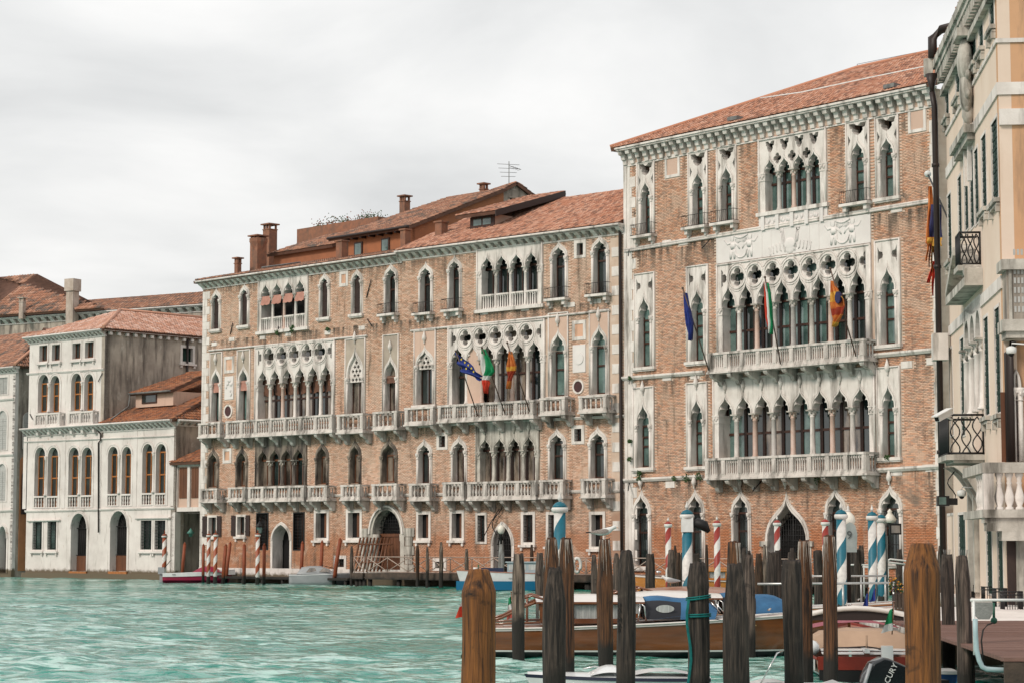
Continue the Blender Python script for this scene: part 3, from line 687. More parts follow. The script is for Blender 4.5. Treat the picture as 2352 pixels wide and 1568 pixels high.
fos = thing('gothic_palace', 'tall red brick gothic palace with two long arcaded balconies and a white carved frieze', 'palace', FO.M)
fr = FO; Wd = FO.len
def shield(cx_of=0, lo=0, hi=1, k=.33):
    def f(c, ul, ur, zt, za):
        hw = (ur-ul)/2*.74; t = zt-.15; b = t-(t-za)*.66
        P = [(-1, 1), (-.35, 1), (-.18, .86), (0, .80), (.18, .86), (.35, 1), (1, 1), (.86, .62), (.60, .58), (.62, .38), (.40, .16), (0, 0), (-.40, .16), (-.62, .38), (-.60, .58), (-.86, .62)]
        return [(c+x*hw, b+(t-b)*z) for x, z in P[::-1]]
    return f
def side_tri(s):
    def f(c, ul, ur, zt, za):
        e = (ul+.14) if s < 0 else (ur-.14); z = za+(zt-za)*.10; return [(e, z-.30), (e-s*.16, z), (e, z+.30)] if s > 0 else [(e, z+.30), (e-s*.16, z), (e, z-.30)]
    return f
def halfq(s):
    def f(c, ul, ur, zt, za):
        e = (ul+.20) if s < 0 else (ur-.20); z = zt-(zt-za)*.52; r = .36
        return [(e, z-r*1.2), (e-s*.10, z-r*.55), (e-s*.30, z-r*.40), (e-s*.34, z), (e-s*.30, z+r*.40), (e-s*.10, z+r*.55), (e, z+r*1.2)]
    return f
TOPH = [shield(), side_tri(-1), side_tri(1)]
for a in ((1464.4, 1505.4, 1499, 418.5, 452, 541, 370, 1), (1582.4, 1627.5, 1621, 398, 433, 521, 347, 1), (1648, 1694, 1688.5, 383, 424, 511, 335, 1), (1945.5, 1999.7, 1991.5, 326, 367, 467, 276, 1), (2012.6, 2066.8, 2059, 317.5, 355.5, 453.7, 264, 0)):
    gothic(fr, fos, a[0], a[1], a[2], a[3], a[4], a[5], panel=a[6], holes=TOPH, iron=bool(a[7]), glass=GLAST, rails=(-.05, .25, .5), m_=.36)
blank(fr, fos, 1528, 1562, 355.5, 408); blank(fr, fos, 2086.7, 2127.7, 247, 304)
def lattice(C, st, hw, zc, za, zt):
    H = []; top = zt-.17; mid = za+(top-za)*.30
    for i in range(len(C)-1):
        c = C[i]+st/2; h = st*.31; b = za+(top-za)*.36
        P = [(-1, 1), (-.35, 1), (-.18, .86), (0, .80), (.18, .86), (.35, 1), (1, 1), (.86, .62), (.60, .58), (.62, .38), (.40, .16), (0, 0), (-.40, .16), (-.62, .38), (-.60, .58), (-.86, .62)]
        H.append([(c+x*h, b+(top-b)*z) for x, z in P[::-1]])
    for i in range(1, len(C)-1): H.append(quatre(C[i], za+.02, .30, .95))
    return H
lt = loggia(fr, fos, (1755, 1890, 4), (403, 371), (366, 351), (486, 471), (315, 300), rc=.15, mts=[GREYM, GREYM, PINKM, GREYM], lat=lattice, glass=GLAST, pw=.34, rails=(.0, .28), deep=.5)
q = MB(fr); q.slab([rect(lt['ul'], lt['ur'], lt['zb']-1.0, lt['zb']-.21)], -.02, .06); 
for i in range(4):
    for k in range(5): q.ball((lt['C'][i]+lt['st']*(.25+.125*k), .06, lt['zb']-.6+.12*math.sin(k*2+i)), .11, .05, .13, 6, 4)
for i in range(5): q.box(lt['C'][i]-.12, lt['C'][i]+.12, .05, .16, lt['zb']-.95, lt['zb']-.21)
q.build('carved_apron', [MARBLE], fos); EXC[fos.name].append((rect(lt['ul'], lt['ur'], lt['zb']-1.0, lt['zb']), None))
# upper loggia
HQ = [halfq(-1), halfq(1)]
up = loggia(fr, fos, (1656.5, 1995.5, 8), (705, 671), (655, 620), (812, 781), (607, 561), rc=.17, quat=(645, 594, .52), mts=[PINKM, STONE, PINKM, GREYM, GREYM, STONE2, PINKM, STONE], vary=[GLAST, GLASS, GLASS, GLAST, GLAST], pw=.26, rails=(-.02, .52), deep=.55)
for a in ((1458.3, 1505.8, 1499, 683, 728, 842, 627), (1579, 1629, 1623, 666.7, 712, 829, 609.5), (2012.5, 2071, 2065, 616, 668, 791, 550)):
    gothic(fr, fos, a[0], a[1], a[2], a[3], a[4], a[5], panel=a[6], holes=HQ, glass=GLAST, rails=(.06, .3, .52), m_=.38)
for a in ((1455.6, 1504, 1495.7, 927.8, 975, 1072.8, 888), (1578.6, 1627, 1618, 916, 963, 1070, 877.5), (2016.4, 2070.6, 2064.8, 885, 936, 1049, 841)):
    gothic(fr, fos, a[0], a[1], a[2], a[3], a[4], a[5], panel=a[6], glass=GLAST, rails=(.02, .28, .5), fin=1, m_=.38)
lo = loggia(fr, fos, (1648, 2004, 8), (951, 934), (913, 887), (1056, 1040), (873, 839), rc=.17, fins=True, mts=[PINKM, STONE, PINKM, GREYM, PINKM, STONE, PINKM, STONE], vary=[GLAST, GLASS, GLASW, GLASS], pw=.26, rails=(.42,), deep=.8)
# carved frieze
ul, ur = up['ul'], up['ur']; zf0, zf1 = up['zt']+.05, fr.Z(1824, 515)-.06
q = MB(fr); q.box(ul, ur, -.02, .05, zf0, zf1); cf = q.build('carved_frieze', [MARBLE], fos); EXC[fos.name].append((rect(ul, ur, zf0-.06, zf1+.05), None))
H_ = zf1-zf0; Wf = ur-ul; q = MB(fr)
for f in (.003, .31, .37, .62, .68, .997): q = MB(fr); q.box(ul+Wf*f-.03, ul+Wf*f+.03, .05, .065, zf0+.05, zf1-.05); q.build('slab_joint', [MARBLE], cf)
def cherub(uc, s):
    q = MB(fr); z = zf0+.12; k = H_/2.6
    q.tube([(uc-.10*s, .07, z), (uc-.13*s, .09, z+.55*k), (uc-.05*s, .10, z+1.05*k)], [.07, .11, .15], 7); q.tube([(uc+.18*s, .07, z), (uc+.16*s, .09, z+.5*k), (uc+.06*s, .10, z+1.05*k)], [.07, .11, .15], 7)
    q.tube([(uc, .09, z+.95*k), (uc+.02*s, .11, z+1.3*k), (uc+.02*s, .10, z+1.65*k)], [.19, .20, .15], 8); q.ball((uc+.06*s, .12, z+1.95*k), .15, .12, .18)
    q.tube([(uc+.08*s, .11, z+1.6*k), (uc+.40*s, .10, z+1.5*k), (uc+.62*s, .08, z+1.9*k)], [.09, .07, .05], 6); q.tube([(uc-.06*s, .11, z+1.6*k), (uc-.34*s, .10, z+1.3*k), (uc-.5*s, .08, z+.9*k)], [.09, .07, .05], 6)
    for i in range(4): q.tube([(uc-.15*s, .06, z+(1.5+.1*i)*k), (uc-.5*s, .06, z+(1.75+.12*i)*k), (uc-.85*s, .05, z+(1.5+.14*i)*k)], .045, 5)
    fo_ = fr.o; sq = fo_.dot(fr.n)
    q.v = [tuple(Vector(p)-fr.n*((Vector(p).dot(fr.n)-sq-.05)*.86)) for p in q.v]; q.build('relief_figure', [MARBLE], cf)
for f, s in ((.115, -1), (.225, 1), (.775, -1), (.885, 1)): cherub(ul+Wf*f, s)
for c in (.17, .83):
    for P in ([(ul+Wf*c+math.cos(math.pi*(1+i/10))*Wf*.045, .06, zf0+H_*.45+math.sin(math.pi*(1+i/10))*H_*.34) for i in range(11)], [(ul+Wf*c+(i/8-.5)*Wf*.09, .06, zf0+H_*(.93-.10*math.sin(math.pi*i/8))) for i in range(9)]):
        q = MB(fr); q.tube(P, .05, 5); q.build('relief_garland', [MARBLE], cf)
cc = ul+Wf*.495
def scroll(P, r): q = MB(fr); q.tube(P, r*.6, 5); q.build('relief_scroll', [MARBLE], cf)
for s in (-1, 1):   # mantling of the central crest
    for k in range(3): scroll([p for p in [(cc+s*(.25+.30*t+.10*k), .07, zf0+H_*(.30+.08*k+.55*t-.18*math.sin(t*6))) for t in [i/10*1.35 for i in range(11)]] if p[2] < zf1-.1], .06)
    for k in range(5): scroll([(cc+s*(.35+.26*k+.12*t), .06, zf0+H_*(.08+.30*t+.06*math.sin(t*7+k))) for t in [i/6 for i in range(7)]], .055)
q = MB(fr); q.ball((cc, .05, zf0+H_*.34), .42, .07, .36, 10, 6); q.ball((cc, .045, zf0+H_*.20), .36, .06, .30, 10, 6); q.build('relief_crest', [MARBLE], cf)
# ground floor
for a in ((1454, 1496.6, 1492, 1138, 1180, 1300), (1577, 1620, 1615, 1137, 1177, 1300), (1681, 1726.5, 1722, 1138, 1177, 1296), (1896.3, 1946, 1943, 1133, 1176, 1294), (2020, 2075, 2069, 1130, 1168, 1292)):
    d = gothic(fr, fos, a[0], a[1], a[2], a[3], a[4], a[5], glass=GLASS, rails=(.0, .35), fin=1, m_=.20, deep=.4, sill=True)
    q = MB(fr); c, hw = d['c'], d['hw']
    for i in range(1, 6): u = c-hw+2*hw*i/6; q.tube([(u, -.1, d['zb']), (u, -.1, d['zs']-.1)], .016, 4)
    for z in (d['zs']-.1, d['zs']-.45, d['zb']+.9): q.tube([(c-hw, -.1, z), (c+hw, -.1, z)], .018, 4)
    for i in range(4): q.tube([(c-hw+2*hw*(i+.5)/4+.09*math.cos(t), -.1, d['zs']-.27+.14*math.sin(t)) for t in [2*math.pi*j/8 for j in range(8)]], .012, 4, closed=True)
    q.build('iron_grate', [IRON], d['win'])
d = gothic(fr, fos, 1751.4, 1868.5, 1860, 1148, 1247, 1330, kind='ogee', glass=DARK, sash=IRON, rails=(), mull=False, sill=False, fin=1, m_=.42, deep=.9, caps=False, name='water_gate')
q = MB(fr); c, hw, zb, zs, za = d['c'], d['hw'], d['zb'], d['zs'], d['za']
oa = arch(c, hw, zb, zs, za, 'ogee')
def height_at(u): 
    t = abs(u-c)/hw; return max([z for (x, z) in [(abs(px-c)/hw, pz) for px, pz in oa[2:]] if x >= t-.02] or [zs])
for i in range(1, 16): u = c-hw+2*hw*i/16; q.tube([(u, -.45, zb), (u, -.45, min(za-.05, zs+(za-zs)*.94*math.sqrt(max(0, 1-(abs(u-c)/hw)**1.25))))], .018 if i != 8 else .04, 4)
for k in range(22):
    z = zb+.1+k*.27
    if z < za-.4: x = hw if z < zs else hw*max(.0, 1-((z-zs)/(za-zs)/.96)**1.9)**.75; q.tube([(c-x, -.45, z), (c+x, -.45, z)], .018, 4)
q.build('iron_gate', [IRON], d['win'])
for s in (-1, 1):
    q = MB(fr)
    for k in range(3): q.box(c+s*(hw+.05+.11*k)-.05, c+s*(hw+.05+.11*k)+.05, .0, .10-.02*k, zb, zs-.15)
    q.box(c+s*(hw+.2)-.28, c+s*(hw+.2)+.28, -.02, .16, zs-.15, zs+.12); q.build('jamb', [STONE2], d['win'])
b2 = balcony(fr, fos, 1625, 1984, 794, 843.5, depth=1.0, posts=10, kind='slim', per=6, brackets=9, mt=STONEB)
b1 = balcony(fr, fos, 1619, 1990, 1044, 1096, depth=1.0, posts=10, kind='slim', per=6, brackets=9, mt=STONEB)
for a in ((1431.6, 865, 1620, 850), (2003, 812.7, 2168, 797)): ledge(fr, fos, ((a[0], a[1]), (a[2], a[3])))
for a in ((1431.6, 1099, 1618, 1089), (2011, 1075, 2168, 1065)): ledge(fr, fos, ((a[0], a[1]), (a[2], a[3])))
ledge(fr, fos, ((1437, 574), (2160, 456)), rp=True); ledge(fr, fos, ((1437, 578.5), (2160, 460.5)), rp=True)
ztop = fr.Z(1800, 262, .6); cornice(fr, fos, .1, Wd-.1, ztop, step=.60, depth=.62, h=.95)
# corner pilaster, quoins, tie stones
zlow = .0; ztopw = ztop-.12
q = MB(fr); q.box(.0, .52, -.1, .035, zlow, ztopw-.2); q.box(.03, .26, .036, .075, zlow, ztopw-.5); q.build('corner_pilaster', [STONE], fos); EXC[fos.name].append((rect(-.2, .52, 0, 40), None))
quoins(fr, fos, .525, 1.0, ztopw-1.2, .44, .14, .58); quoins(fr, fos, Wd-.02, 1.0, ztopw-1.2, .40, .32, .58, side=-1)
for x, y in ((1562-30, 559), (1570, 556), (1533, 866), (1597, 862), (2083, 837), (2142, 829), (1540, 1112), (2060, 1083), (2140, 1074), (2060, 480)):
    u, z = fr.p(x, y); q = MB(fr); q.box(u-.35, u+.35, -.02, .04, z-.17, z+.17); q.build('tie_stone', [STONE], fos); EXC[fos.name].append((rect(u-.35, u+.35, z-.17, z+.17), None))
for x, y, x2, y2 in ((1446, 1408-842+5, 1458, 590), (1446, 868, 1460, 882), (1446, 1106, 1458, 1126), (1636, 545, 1628, 572), (2002, 818, 2024, 838), (1738, 1102, 1746, 1126), (1752, 1100, 1744, 1128)):
    a, c = fr.p(x, y), fr.p(x2, y2); q = MB(fr); q.tube([(a[0], .02, a[1]), (c[0], .5, c[1])], .03, 5); q.build('iron_strut', [IRON], fos)
wall(fr, fos, 0, Wd, -.6, ztopw, MORT, 1.0)
q = MB(fr); q.box(0, .3, -14, -.02, -.5, ztopw); q.box(Wd-.3, Wd, -14, -.02, -.5, ztopw); q.build('side_wall', [MORT], fos)
bricks(fr, fos, .0, Wd, .6, ztopw-.75, [e for e, w in EXC[fos.name]], BRF, Wd-2)
q = MB(fr); q.box(-.05, Wd+.05, -.1, .10, -.6, .6); q.build('plinth', [WHI], fos)
# roof
ue, ze = .0, ztop+.05; rz = (fr.Z(1970, 155, -9)+fr.Z(2150, 122, -9))/2; url = fr.p(1970, 155, -9)[0]
tiles(fr, fos, [(-.35, .72, ze), (Wd+.6, .72, ze), (Wd+.6, -9, rz), (url, -9, rz)], 290, TILE)
tiles(fr, fos, [(-.35, -18, ze), (-.35, .72, ze), (url, -9, rz)], 0, TILE)
q = MB(fr); q.tube([(-.35, .72, ze+.06), (url, -9, rz+.06), (Wd+.6, -9, rz+.06)], .13, 6); q.build('ridge_tile', [TILE], fos)
q = MB(fr)
def on_roof(x, y):
    # meet the roof plane
    lo_, hi_ = .7, -9
    for _ in range(30):
        mid_ = (lo_+hi_)/2; z_pl = ze+(rz-ze)*(.72-mid_)/9.72; z_s = fr.p(x, y, mid_)[1]
        if z_s > z_pl: lo_ = mid_
        else: hi_ = mid_
    u = fr.p(x, y, mid_)[0]; return (u, mid_, z_pl+.10)
q.tube([on_roof(1742, 231), on_roof(1840, 217), on_roof(1990, 185), on_roof(2152, 152)], .05, 5); q.build('roof_rail', [SASHW], fos)
for x, y in ((1690, 278), (2050, 204)):
    a = on_roof(x, y); q = MB(fr); q.box(a[0]-.35, a[0]+.35, a[1]-.3, a[1]+.3, a[2]-.1, a[2]+.1); q.build('snow_guard', [LEAD], fos)
q = MB(fr); u1_, z1_ = fr.p(1969, 148, -9); q.tube([(u1_, -9, rz), (u1_, -9, z1_)], .02, 4); e2 = fr.p(2150, 112, -9); q.tube([(u1_, -9, z1_), (e2[0], -9, e2[1])], .012, 4); q.build('lightning_wire', [IRON], fos)

def tufts(fr, root, pts):
    for x, y, r in pts:
        u, z = fr.p(x, y, .1); q = MB(fr)
        for i in range(50): a = random.random()*6.28; b_ = random.random()**.6; c_ = (u+r*b_*math.cos(a), .12+random.random()*.2, z+r*b_*math.sin(a)*.9); q.face([q.pt(c_[0]-.05, c_[1], c_[2]), q.pt(c_[0]+.02, c_[1]+.03, c_[2]+.07), q.pt(c_[0]+.05, c_[1]-.02, c_[2]-.03)])
        o = q.build('wall_plant', [PLANT], root); o['kind'] = 'stuff'
tufts(FO, fos, ((1877, 1100, .35), (1608, 1094, .22), (1580, 1097, .25), (1552, 1098, .15), (1471, 1098, .18), (1472, 1086, .15), (1450, 1013, .12), (1450, 1054, .14), (2007, 1090, .22), (2042, 1050, .15), (1450, 868, .12)))
# ================================================================== the long twin palace: nearer half
g2 = thing('brick_palace', 'pale brick gothic palace with three flags over its balcony, joined to the tall palace', 'palace', G2.M)
fr = G2; Wd = G2.len
for a in ((962, 995.5, 991, 606.6, 634, 719, 1), (1028.6, 1061.7, 1057.5, 590, 618, 711, 1), (1265, 1305, 1299.5, 555, 590, 686, 1), (1359, 1400, 1395.6, 540, 576, 676, 1)):
    gothic(fr, g2, *a[:6], tip=True, iron=True, glass=GLASS, rails=(-.02, .22), m_=.19)
loggia(fr, g2, (1104, 1240, 4), (620, 611), (594, 576), (712, 699), (573, 556), rc=.13, vary=[GLASS], pw=.28, bal=True, rails=(-.05,), deep=.5)
rect_win(fr, g2, 1319.4, 1346.4, 551, 593, .2, sill=False)
B1w = gothic(fr, g2, 952, 1002, 996, 806, 838, 929, panel=758, pmat=PINKP, fin=1, glass=GLASS, mull=True, rails=(.02,), m_=.28)
pf = loggia(fr, g2, (1036, 1247, 6), (834, 812), (800, 780), (931, 914), (752, 733), rc=.15, quat=(775.5, 764.5, .47), mts=[STONE, STONE, PINKM, GREYM, PINKM, STONE], vary=[GLASS, GLASS, GLASW, GLASW, GLASW, GLASS], blank_bays=(1,), pw=.22, rails=(.35,), deep=.6)
gothic(fr, g2, 1260.8, 1306.8, 1299, 767, 806, 910, panel=718, pmat=PINKP, fin=1, glass=GLAST, rails=(.02, .4), m_=.27)
gothic(fr, g2, 1355, 1400.6, 1393, 755, 794, 905, panel=712, pmat=PINKP, fin=1, glass=GLAST, rails=(.02, .4), m_=.27)
blank(fr, g2, 1315, 1346.4, 736, 781, .2, BRG); 
u, z = fr.p(1331, 823); q = MB(fr); w2, h2 = (fr.U(1345.5, 823)-fr.U(1316.5, 823))/2, 31/2*(z-fr.p(1331, 824)[1])*2/1; h2 = (fr.Z(1331, 792)-fr.Z(1331, 855))/2
q.box(u-w2, u+w2, -.02, .05, z-h2, z+h2); pq = q.build('stone_plaque', [MARBLE], g2); q = MB(fr); q.slab([circ(u, z, .34, 16, 1)], .049, .09); q.build('plaque_boss', [MARBLE], pq); EXC[g2.name].append((rect(u-w2, u+w2, z-h2, z+h2), None))
def roundel(fr, root, x, y, r):
    u, z = fr.p(x, y); q = MB(fr); q.slab([circ(u, z, r, 20), circ(u, z, r*.76, 20)], -.02, .07); o = q.build('roundel', [STONE], root)
    q = MB(fr); q.slab([circ(u, z, r*.76, 20)], -.02, .03); q.build('porphyry_disc', [mat('porphyry', (.07, .022, .022), (.05, .02, .02), 3, .5)], o); EXC[root.name].append((circ(u, z, r, 20), None))
roundel(fr, g2, 1329, 887.4, .42)
gothic(fr, g2, 956.8, 994, 989, 1012, 1040, 1110, tip=True, glass=GLASS, m_=.22, mull=True, rails=(.0,)); gothic(fr, g2, 1036, 1074.4, 1068, 1005, 1034, 1108, tip=True, glass=GLASW, m_=.22, mull=True, rails=(.0,))
loggia(fr, g2, (1100, 1234, 4), (1037, 1031), (1008, 1001), (1107, 1102), (968, 960), rc=.14, fins=True, vary=[GLASW], pw=.20, rails=(-.03,), deep=.42, mt=STONE2)
gothic(fr, g2, 1258.7, 1302, 1295, 990, 1019, 1102, tip=True, glass=GLASS, m_=.22); gothic(fr, g2, 1352, 1396.3, 1389.5, 986, 1016, 1098, tip=True, glass=GLASS, m_=.22)
for a in ((1003.7, 1029, 992.8, 1031.9), (1314, 1342.6, 975.8, 1019)): rect_win(fr, g2, *a, .2, grate=True, sill=False)
for a in ((929, 1001, 934, 976.5), (1005.4, 1231, 924, 966), (1240, 1304, 912, 953.5), (1329, 1399, 906.8, 948)):
    balcony(fr, g2, a[0], a[1]-6, a[2], a[3], depth=.85, kind='double', brackets=2 if a[1]-a[0] < 90 else 6, posts=2 if a[1]-a[0] < 90 else 7, per=4 if a[1]-a[0] < 90 else 5, mt=STONEB)
for a in ((939, 992.8, 1109, 1150), (1016.6, 1071.7, 1106, 1149), (1073.4, 1236, 1104, 1148), (1239.3, 1299.4, 1100.5, 1145), (1333.4, 1396.3, 1097.8, 1143)):
    balcony(fr, g2, a[0], a[1]-6, a[2], a[3], depth=.8, kind='vase', brackets=2 if a[1]-a[0] < 90 else 5, posts=2 if a[1]-a[0] < 90 else 5, per=4, mt=STONEB)
ledge(fr, g2, ((922, 977), (1437, 951)), .16, .1); ledge(fr, g2, ((922, 1133), (1437, 1122)), .18, .12); ledge(fr, g2, ((945, 760), (1402, 713)), rp=True)
for a in ((956.8, 990, 1173.6, 1240), (1033.6, 1066.6, 1171, 1240)): rect_win(fr, g2, *a, .18, glass=DARK, leaf=DOORW)
rect_win(fr, g2, 1093, 1119, 1176, 1248, .16, grate=True, sill=False); rect_win(fr, g2, 1197.5, 1229.8, 1174, 1250, .18, grate=True); rect_win(fr, g2, 1255, 1283, 1174, 1254, .18, grate=True); rect_win(fr, g2, 1353.8, 1391, 1173.6, 1260, .18, glass=DARK, leaf=DOORW)
rect_win(fr, g2, 995, 1026, 1281, 1310, .2, glass=DARK, grate=True, sill=False)
d = gothic(fr, g2, 1124.4, 1185.6, 1181, 1190.6, 1250, 1316, kind='pointed', tip=True, glass=DARK, sash=IRON, rails=(), sill=False, m_=.34, deep=.7, caps=False, name='doorway')
q = MB(fr); c, hw = d['c'], d['hw']
for i in range(1, 8): u = c-hw+2*hw*i/8; q.tube([(u, -.3, d['zb']), (u, -.3, d['zs']+(d['za']-d['zs'])*.9*math.sqrt(max(0, 1-(abs(u-c)/hw)**1.6)))], .018, 4)
for i in range(-5, 6):
    q.tube([(c+max(-hw, min(hw, i*.3-.5)), -.3, d['zs']), (c+max(-hw, min(hw, i*.3+.5))*.45, -.3, d['zs']+(d['za']-d['zs'])*.7)], .013, 4); q.tube([(c+max(-hw, min(hw, i*.3+.5)), -.3, d['zs']), (c+max(-hw, min(hw, i*.3-.5))*.45, -.3, d['zs']+(d['za']-d['zs'])*.7)], .013, 4)
for k in range(6): q.tube([(c-hw, -.3, d['zb']+.3+.35*k), (c+hw, -.3, d['zb']+.3+.35*k)], .018, 4)
q.build('iron_gate', [IRON], d['win'])
# iron scroll bracket above the doorway
u, z = fr.p(1152, 1176); q = MB(fr); P = [(u+.30*math.sin(t*1.3)-.4*t/6, .15+.1*t/6, z+.9-t*.42) for t in [i/4 for i in range(22)]]; q.tube(P, .03, 5); q.tube([(u-.1, .1, z+.2), (u-.5, .4, z-.6), (u-.95, .5, z-1.4)], .03, 5); q.build('iron_bracket', [IRON], g2)
ztop = fr.Z(1180, 543, .5); cornice(fr, g2, 0, Wd, ztop, step=.62, depth=.5, h=.50, heavy=False)
quoins(fr, g2, Wd-.28, 1.6, ztop-.9, .62, .62, .55, side=-1)
for n_ in [o for o in g2.children if o.name.startswith('quoin')][::2]: bpy.data.objects.remove(n_)
wall(fr, g2, 0, Wd, -.5, ztop-.1, MORT, .9)
bricks(fr, g2, 0, Wd, .7, ztop-.55, [e for e, w in EXC[g2.name]], BRG, Wd-2)
for x, y in ((966, 732), (1042, 738-16), (1113, 718), (1207, 709), (1312, 700), (1372, 692)):
    u, z = fr.p(x, y); q = MB(fr); q.box(u-.3, u+.3, -.02, .045, z-.13, z+.13); q.build('tie_stone', [STONE], g2)
q = MB(fr); q.box(0, Wd, -.1, .08, -.6, .75); q.build('plinth', [WHI], g2)
# down pipe at the junction
q = MB(fr); pz = fr.Z(1425, 520, .2); q.tube([(Wd-.18, .35, pz+.2), (Wd-.18, .15, pz-.3), (Wd-.18, .15, 7.2), (Wd-.10, .22, 6.9), (Wd-.10, .22, 1.2)], .09, 8); q.build('drain_pipe', [PIPE], g2)
ze2 = ztop+.03; ridge2 = fr.Z(1360, 446, -8)
tiles(fr, g2, [(0, .62, ze2), (Wd-.02, .62, ze2), (Wd-.02, -8, ridge2), (0, -8, ridge2)], 290, TILE)
def roof_z(w): return ze2+(ridge2-ze2)*(.62-w)/8.62
# dormer: (x0,x1) at its front wall
u0, u1 = fr.U(1082, 510, -2.4), fr.U(1137, 505, -2.4); zb_ = roof_z(-2.4); zt_ = fr.Z(1110, 497, -2.4); zr_ = zt_
dm = MB(fr); dm.box(u0, u1, -7.6, -2.4, zb_-.3, zt_+.05); dmo = dm.build('dormer', [PINKP], g2)
q = MB(fr); q.box(u0-.02, u1+.02, -2.39, -2.33, zb_-.02, zt_); q.build('dormer_frame', [WOODR], dmo)
for k in (0, 1):
    a = u0+.22+(u1-u0-.44)*k/2; q = MB(fr); q.box(a+.06, a+(u1-u0-.44)/2-.06, -2.329, -2.31, zb_+.18, zt_-.14); q.build('pane', [GLAST], dmo)
zt2 = roof_z(-8.2)+.25
tiles(fr, dmo, [(u0-.7, -1.7, zt_+.12), (u1+.7, -1.7, zt_+.12), (u1+.7, -8.2, zt2+.12), (u0-.7, -8.2, zt2+.12)], 0, TILE)
i_ = MB(fr); a = [i_.pt(u1+.72, -1.7, zt_+.15), i_.pt(u1+.72, -8.2, zt2+.15), i_.pt(u1+.72, -8.2, zt2-.25), i_.pt(u1+.72, -1.7, zt_-.25), i_.pt(u1+.64, -1.7, zt_+.15), i_.pt(u1+.64, -8.2, zt2+.15), i_.pt(u1+.64, -8.2, zt2-.25), i_.pt(u1+.64, -1.7, zt_-.25)]
for f_ in ((0, 1, 2, 3), (4, 5, 6, 7), (0, 1, 5, 4), (3, 2, 6, 7), (0, 3, 7, 4)): i_.face([a[k] for k in f_])
i_.build('barge_board', [PIPE], dmo)
chimney(fr, g2, 996, 1028, 507, 537, -1.8, 'block'); chimney(fr, g2, 1262, 1288, 446, 468, -9, 'pot')
# ================================================================== far half
g1 = thing('brick_palace', 'pale brick gothic palace with pink awnings and red striped poles before its water door', 'palace', G1.M)
fr = G1; Wd = G1.len
for a in ((485.6, 509, 506.5, 665, 689, 756), (550, 574.4, 571.5, 654, 678, 747), (733, 759.5, 756, 629.4, 653, 729), (806.8, 834.7, 831, 620, 645, 721)):
    gothic(fr, g1, *a, tip=True, shutter=SHUTB, m_=.22, deep=.15)
gothic(fr, g1, 882.5, 915, 911, 610, 637, 721, tip=True, iron=True, m_=.2)
loggia(fr, g1, (599, 704, 4), (683, 672), (655, 641), (762, 750), (640, 627), rc=.13, mts=[STONE, STONE, PINKM, STONE], vary=[DARK], pw=.22, bal=True, rails='none', deep=.9, awn=AWN)
blank(fr, g1, 780.5, 800, 623, 658, .2, BRG)
gothic(fr, g1, 482.6, 510.7, 506, 852, 881, 968, panel=809, pmat=PLAS, fin=1, glass=GLAST, mull=True, rails=(.02,), m_=.27, blind=(AWN, .26), kind='ogee')
gothic(fr, g1, 545, 575, 570.5, 847, 876, 965, panel=803, pmat=PLAS, fin=1, glass=GLAST, mull=True, rails=(.02,), m_=.27, blind=(AWN, .26), kind='ogee')
loggia(fr, g1, (591, 765, 6), (881, 871), (850, 836), (966, 953), (797, 780), rc=.16, quat=(819, 808, .56), mts=[STONE, STONE, PINKM, STONE], vary=[GLASW, GLASS, GLASW], pw=.22, rails=(.45,), deep=.55, blinds=BLINDB)
F4w = gothic(fr, g1, 793.6, 840, 834, 806, 866, 950, panel=777, pmat=PLAS, fin=1, glass=GLASW, mull=True, rails=(.1,), m_=.30, kind='ogee')
gothic(fr, g1, 880, 916.7, 911, 825, 866, 944, panel=768, pmat=PLAS, fin=1, glass=GLASW, mull=True, rails=(.1,), m_=.25, kind='ogee', blind=(BLINDB, .22))
blank(fr, g1, 516, 538, 818, 856, .2, BRG); roundel(fr, g1, 525, 943.7, .46)
a = fr.U(517, 890), fr.U(537, 890), fr.Z(527, 916.5), fr.Z(527, 863.7); q = MB(fr); q.box(a[0], a[1], -.02, .05, a[2], a[3]); pq = q.build('relief_plaque', [MARBLE], g1); EXC[g1.name].append((rect(*a), None)); q = MB(fr)
for i in range(14): q.ball((a[0]+.12+random.random()*(a[1]-a[0]-.24), .06, a[2]+.15+random.random()*(a[3]-a[2]-.3)), .09, .05, .12, 6, 4)
o = q.build('plaque_carving', [MARBLE], pq); o['kind'] = 'stuff'
for a in ((455.7, 510, 970, 1005, 2), (518.6, 768, 958.5, 1000, 8), (773.6, 838, 949.5, 995, 2), (856, 916, 943.7, 987.6, 2)):
    balcony(fr, g1, a[0], a[1]-5, a[2], a[3], depth=.85, kind='double', brackets=a[4], posts=a[4], per=5 if a[4] > 2 else 4, mt=STONEB)
kk = dict(sill=False, caps=True, mt=STONED, kind='ogee', mull=True, rails=(-.02,), sash=DOORW)
for a in ((476, 504, 500.5, 1040, 1062, 1119), (542, 570, 566.5, 1037, 1060, 1117), (725, 756, 752, 1026, 1050, 1112), (801.4, 830.7, 827, 1022, 1046, 1110), (874.6, 914, 909, 1018, 1046, 1108)): gothic(fr, g1, *a, tip=False, glass=GLASW, m_=.2, **kk)
loggia(fr, g1, (592, 701, 4), (1060, 1053), (1034, 1027), (1116, 1112), (1005, 997), rc=.14, mt=STONED, vary=[GLASW, GLASS], pw=.2, kind='ogee', rails=(-.03,), deep=.35, sash=DOORW)
blank(fr, g1, 512.8, 532.4, 1028.6, 1063, .2, BRG)
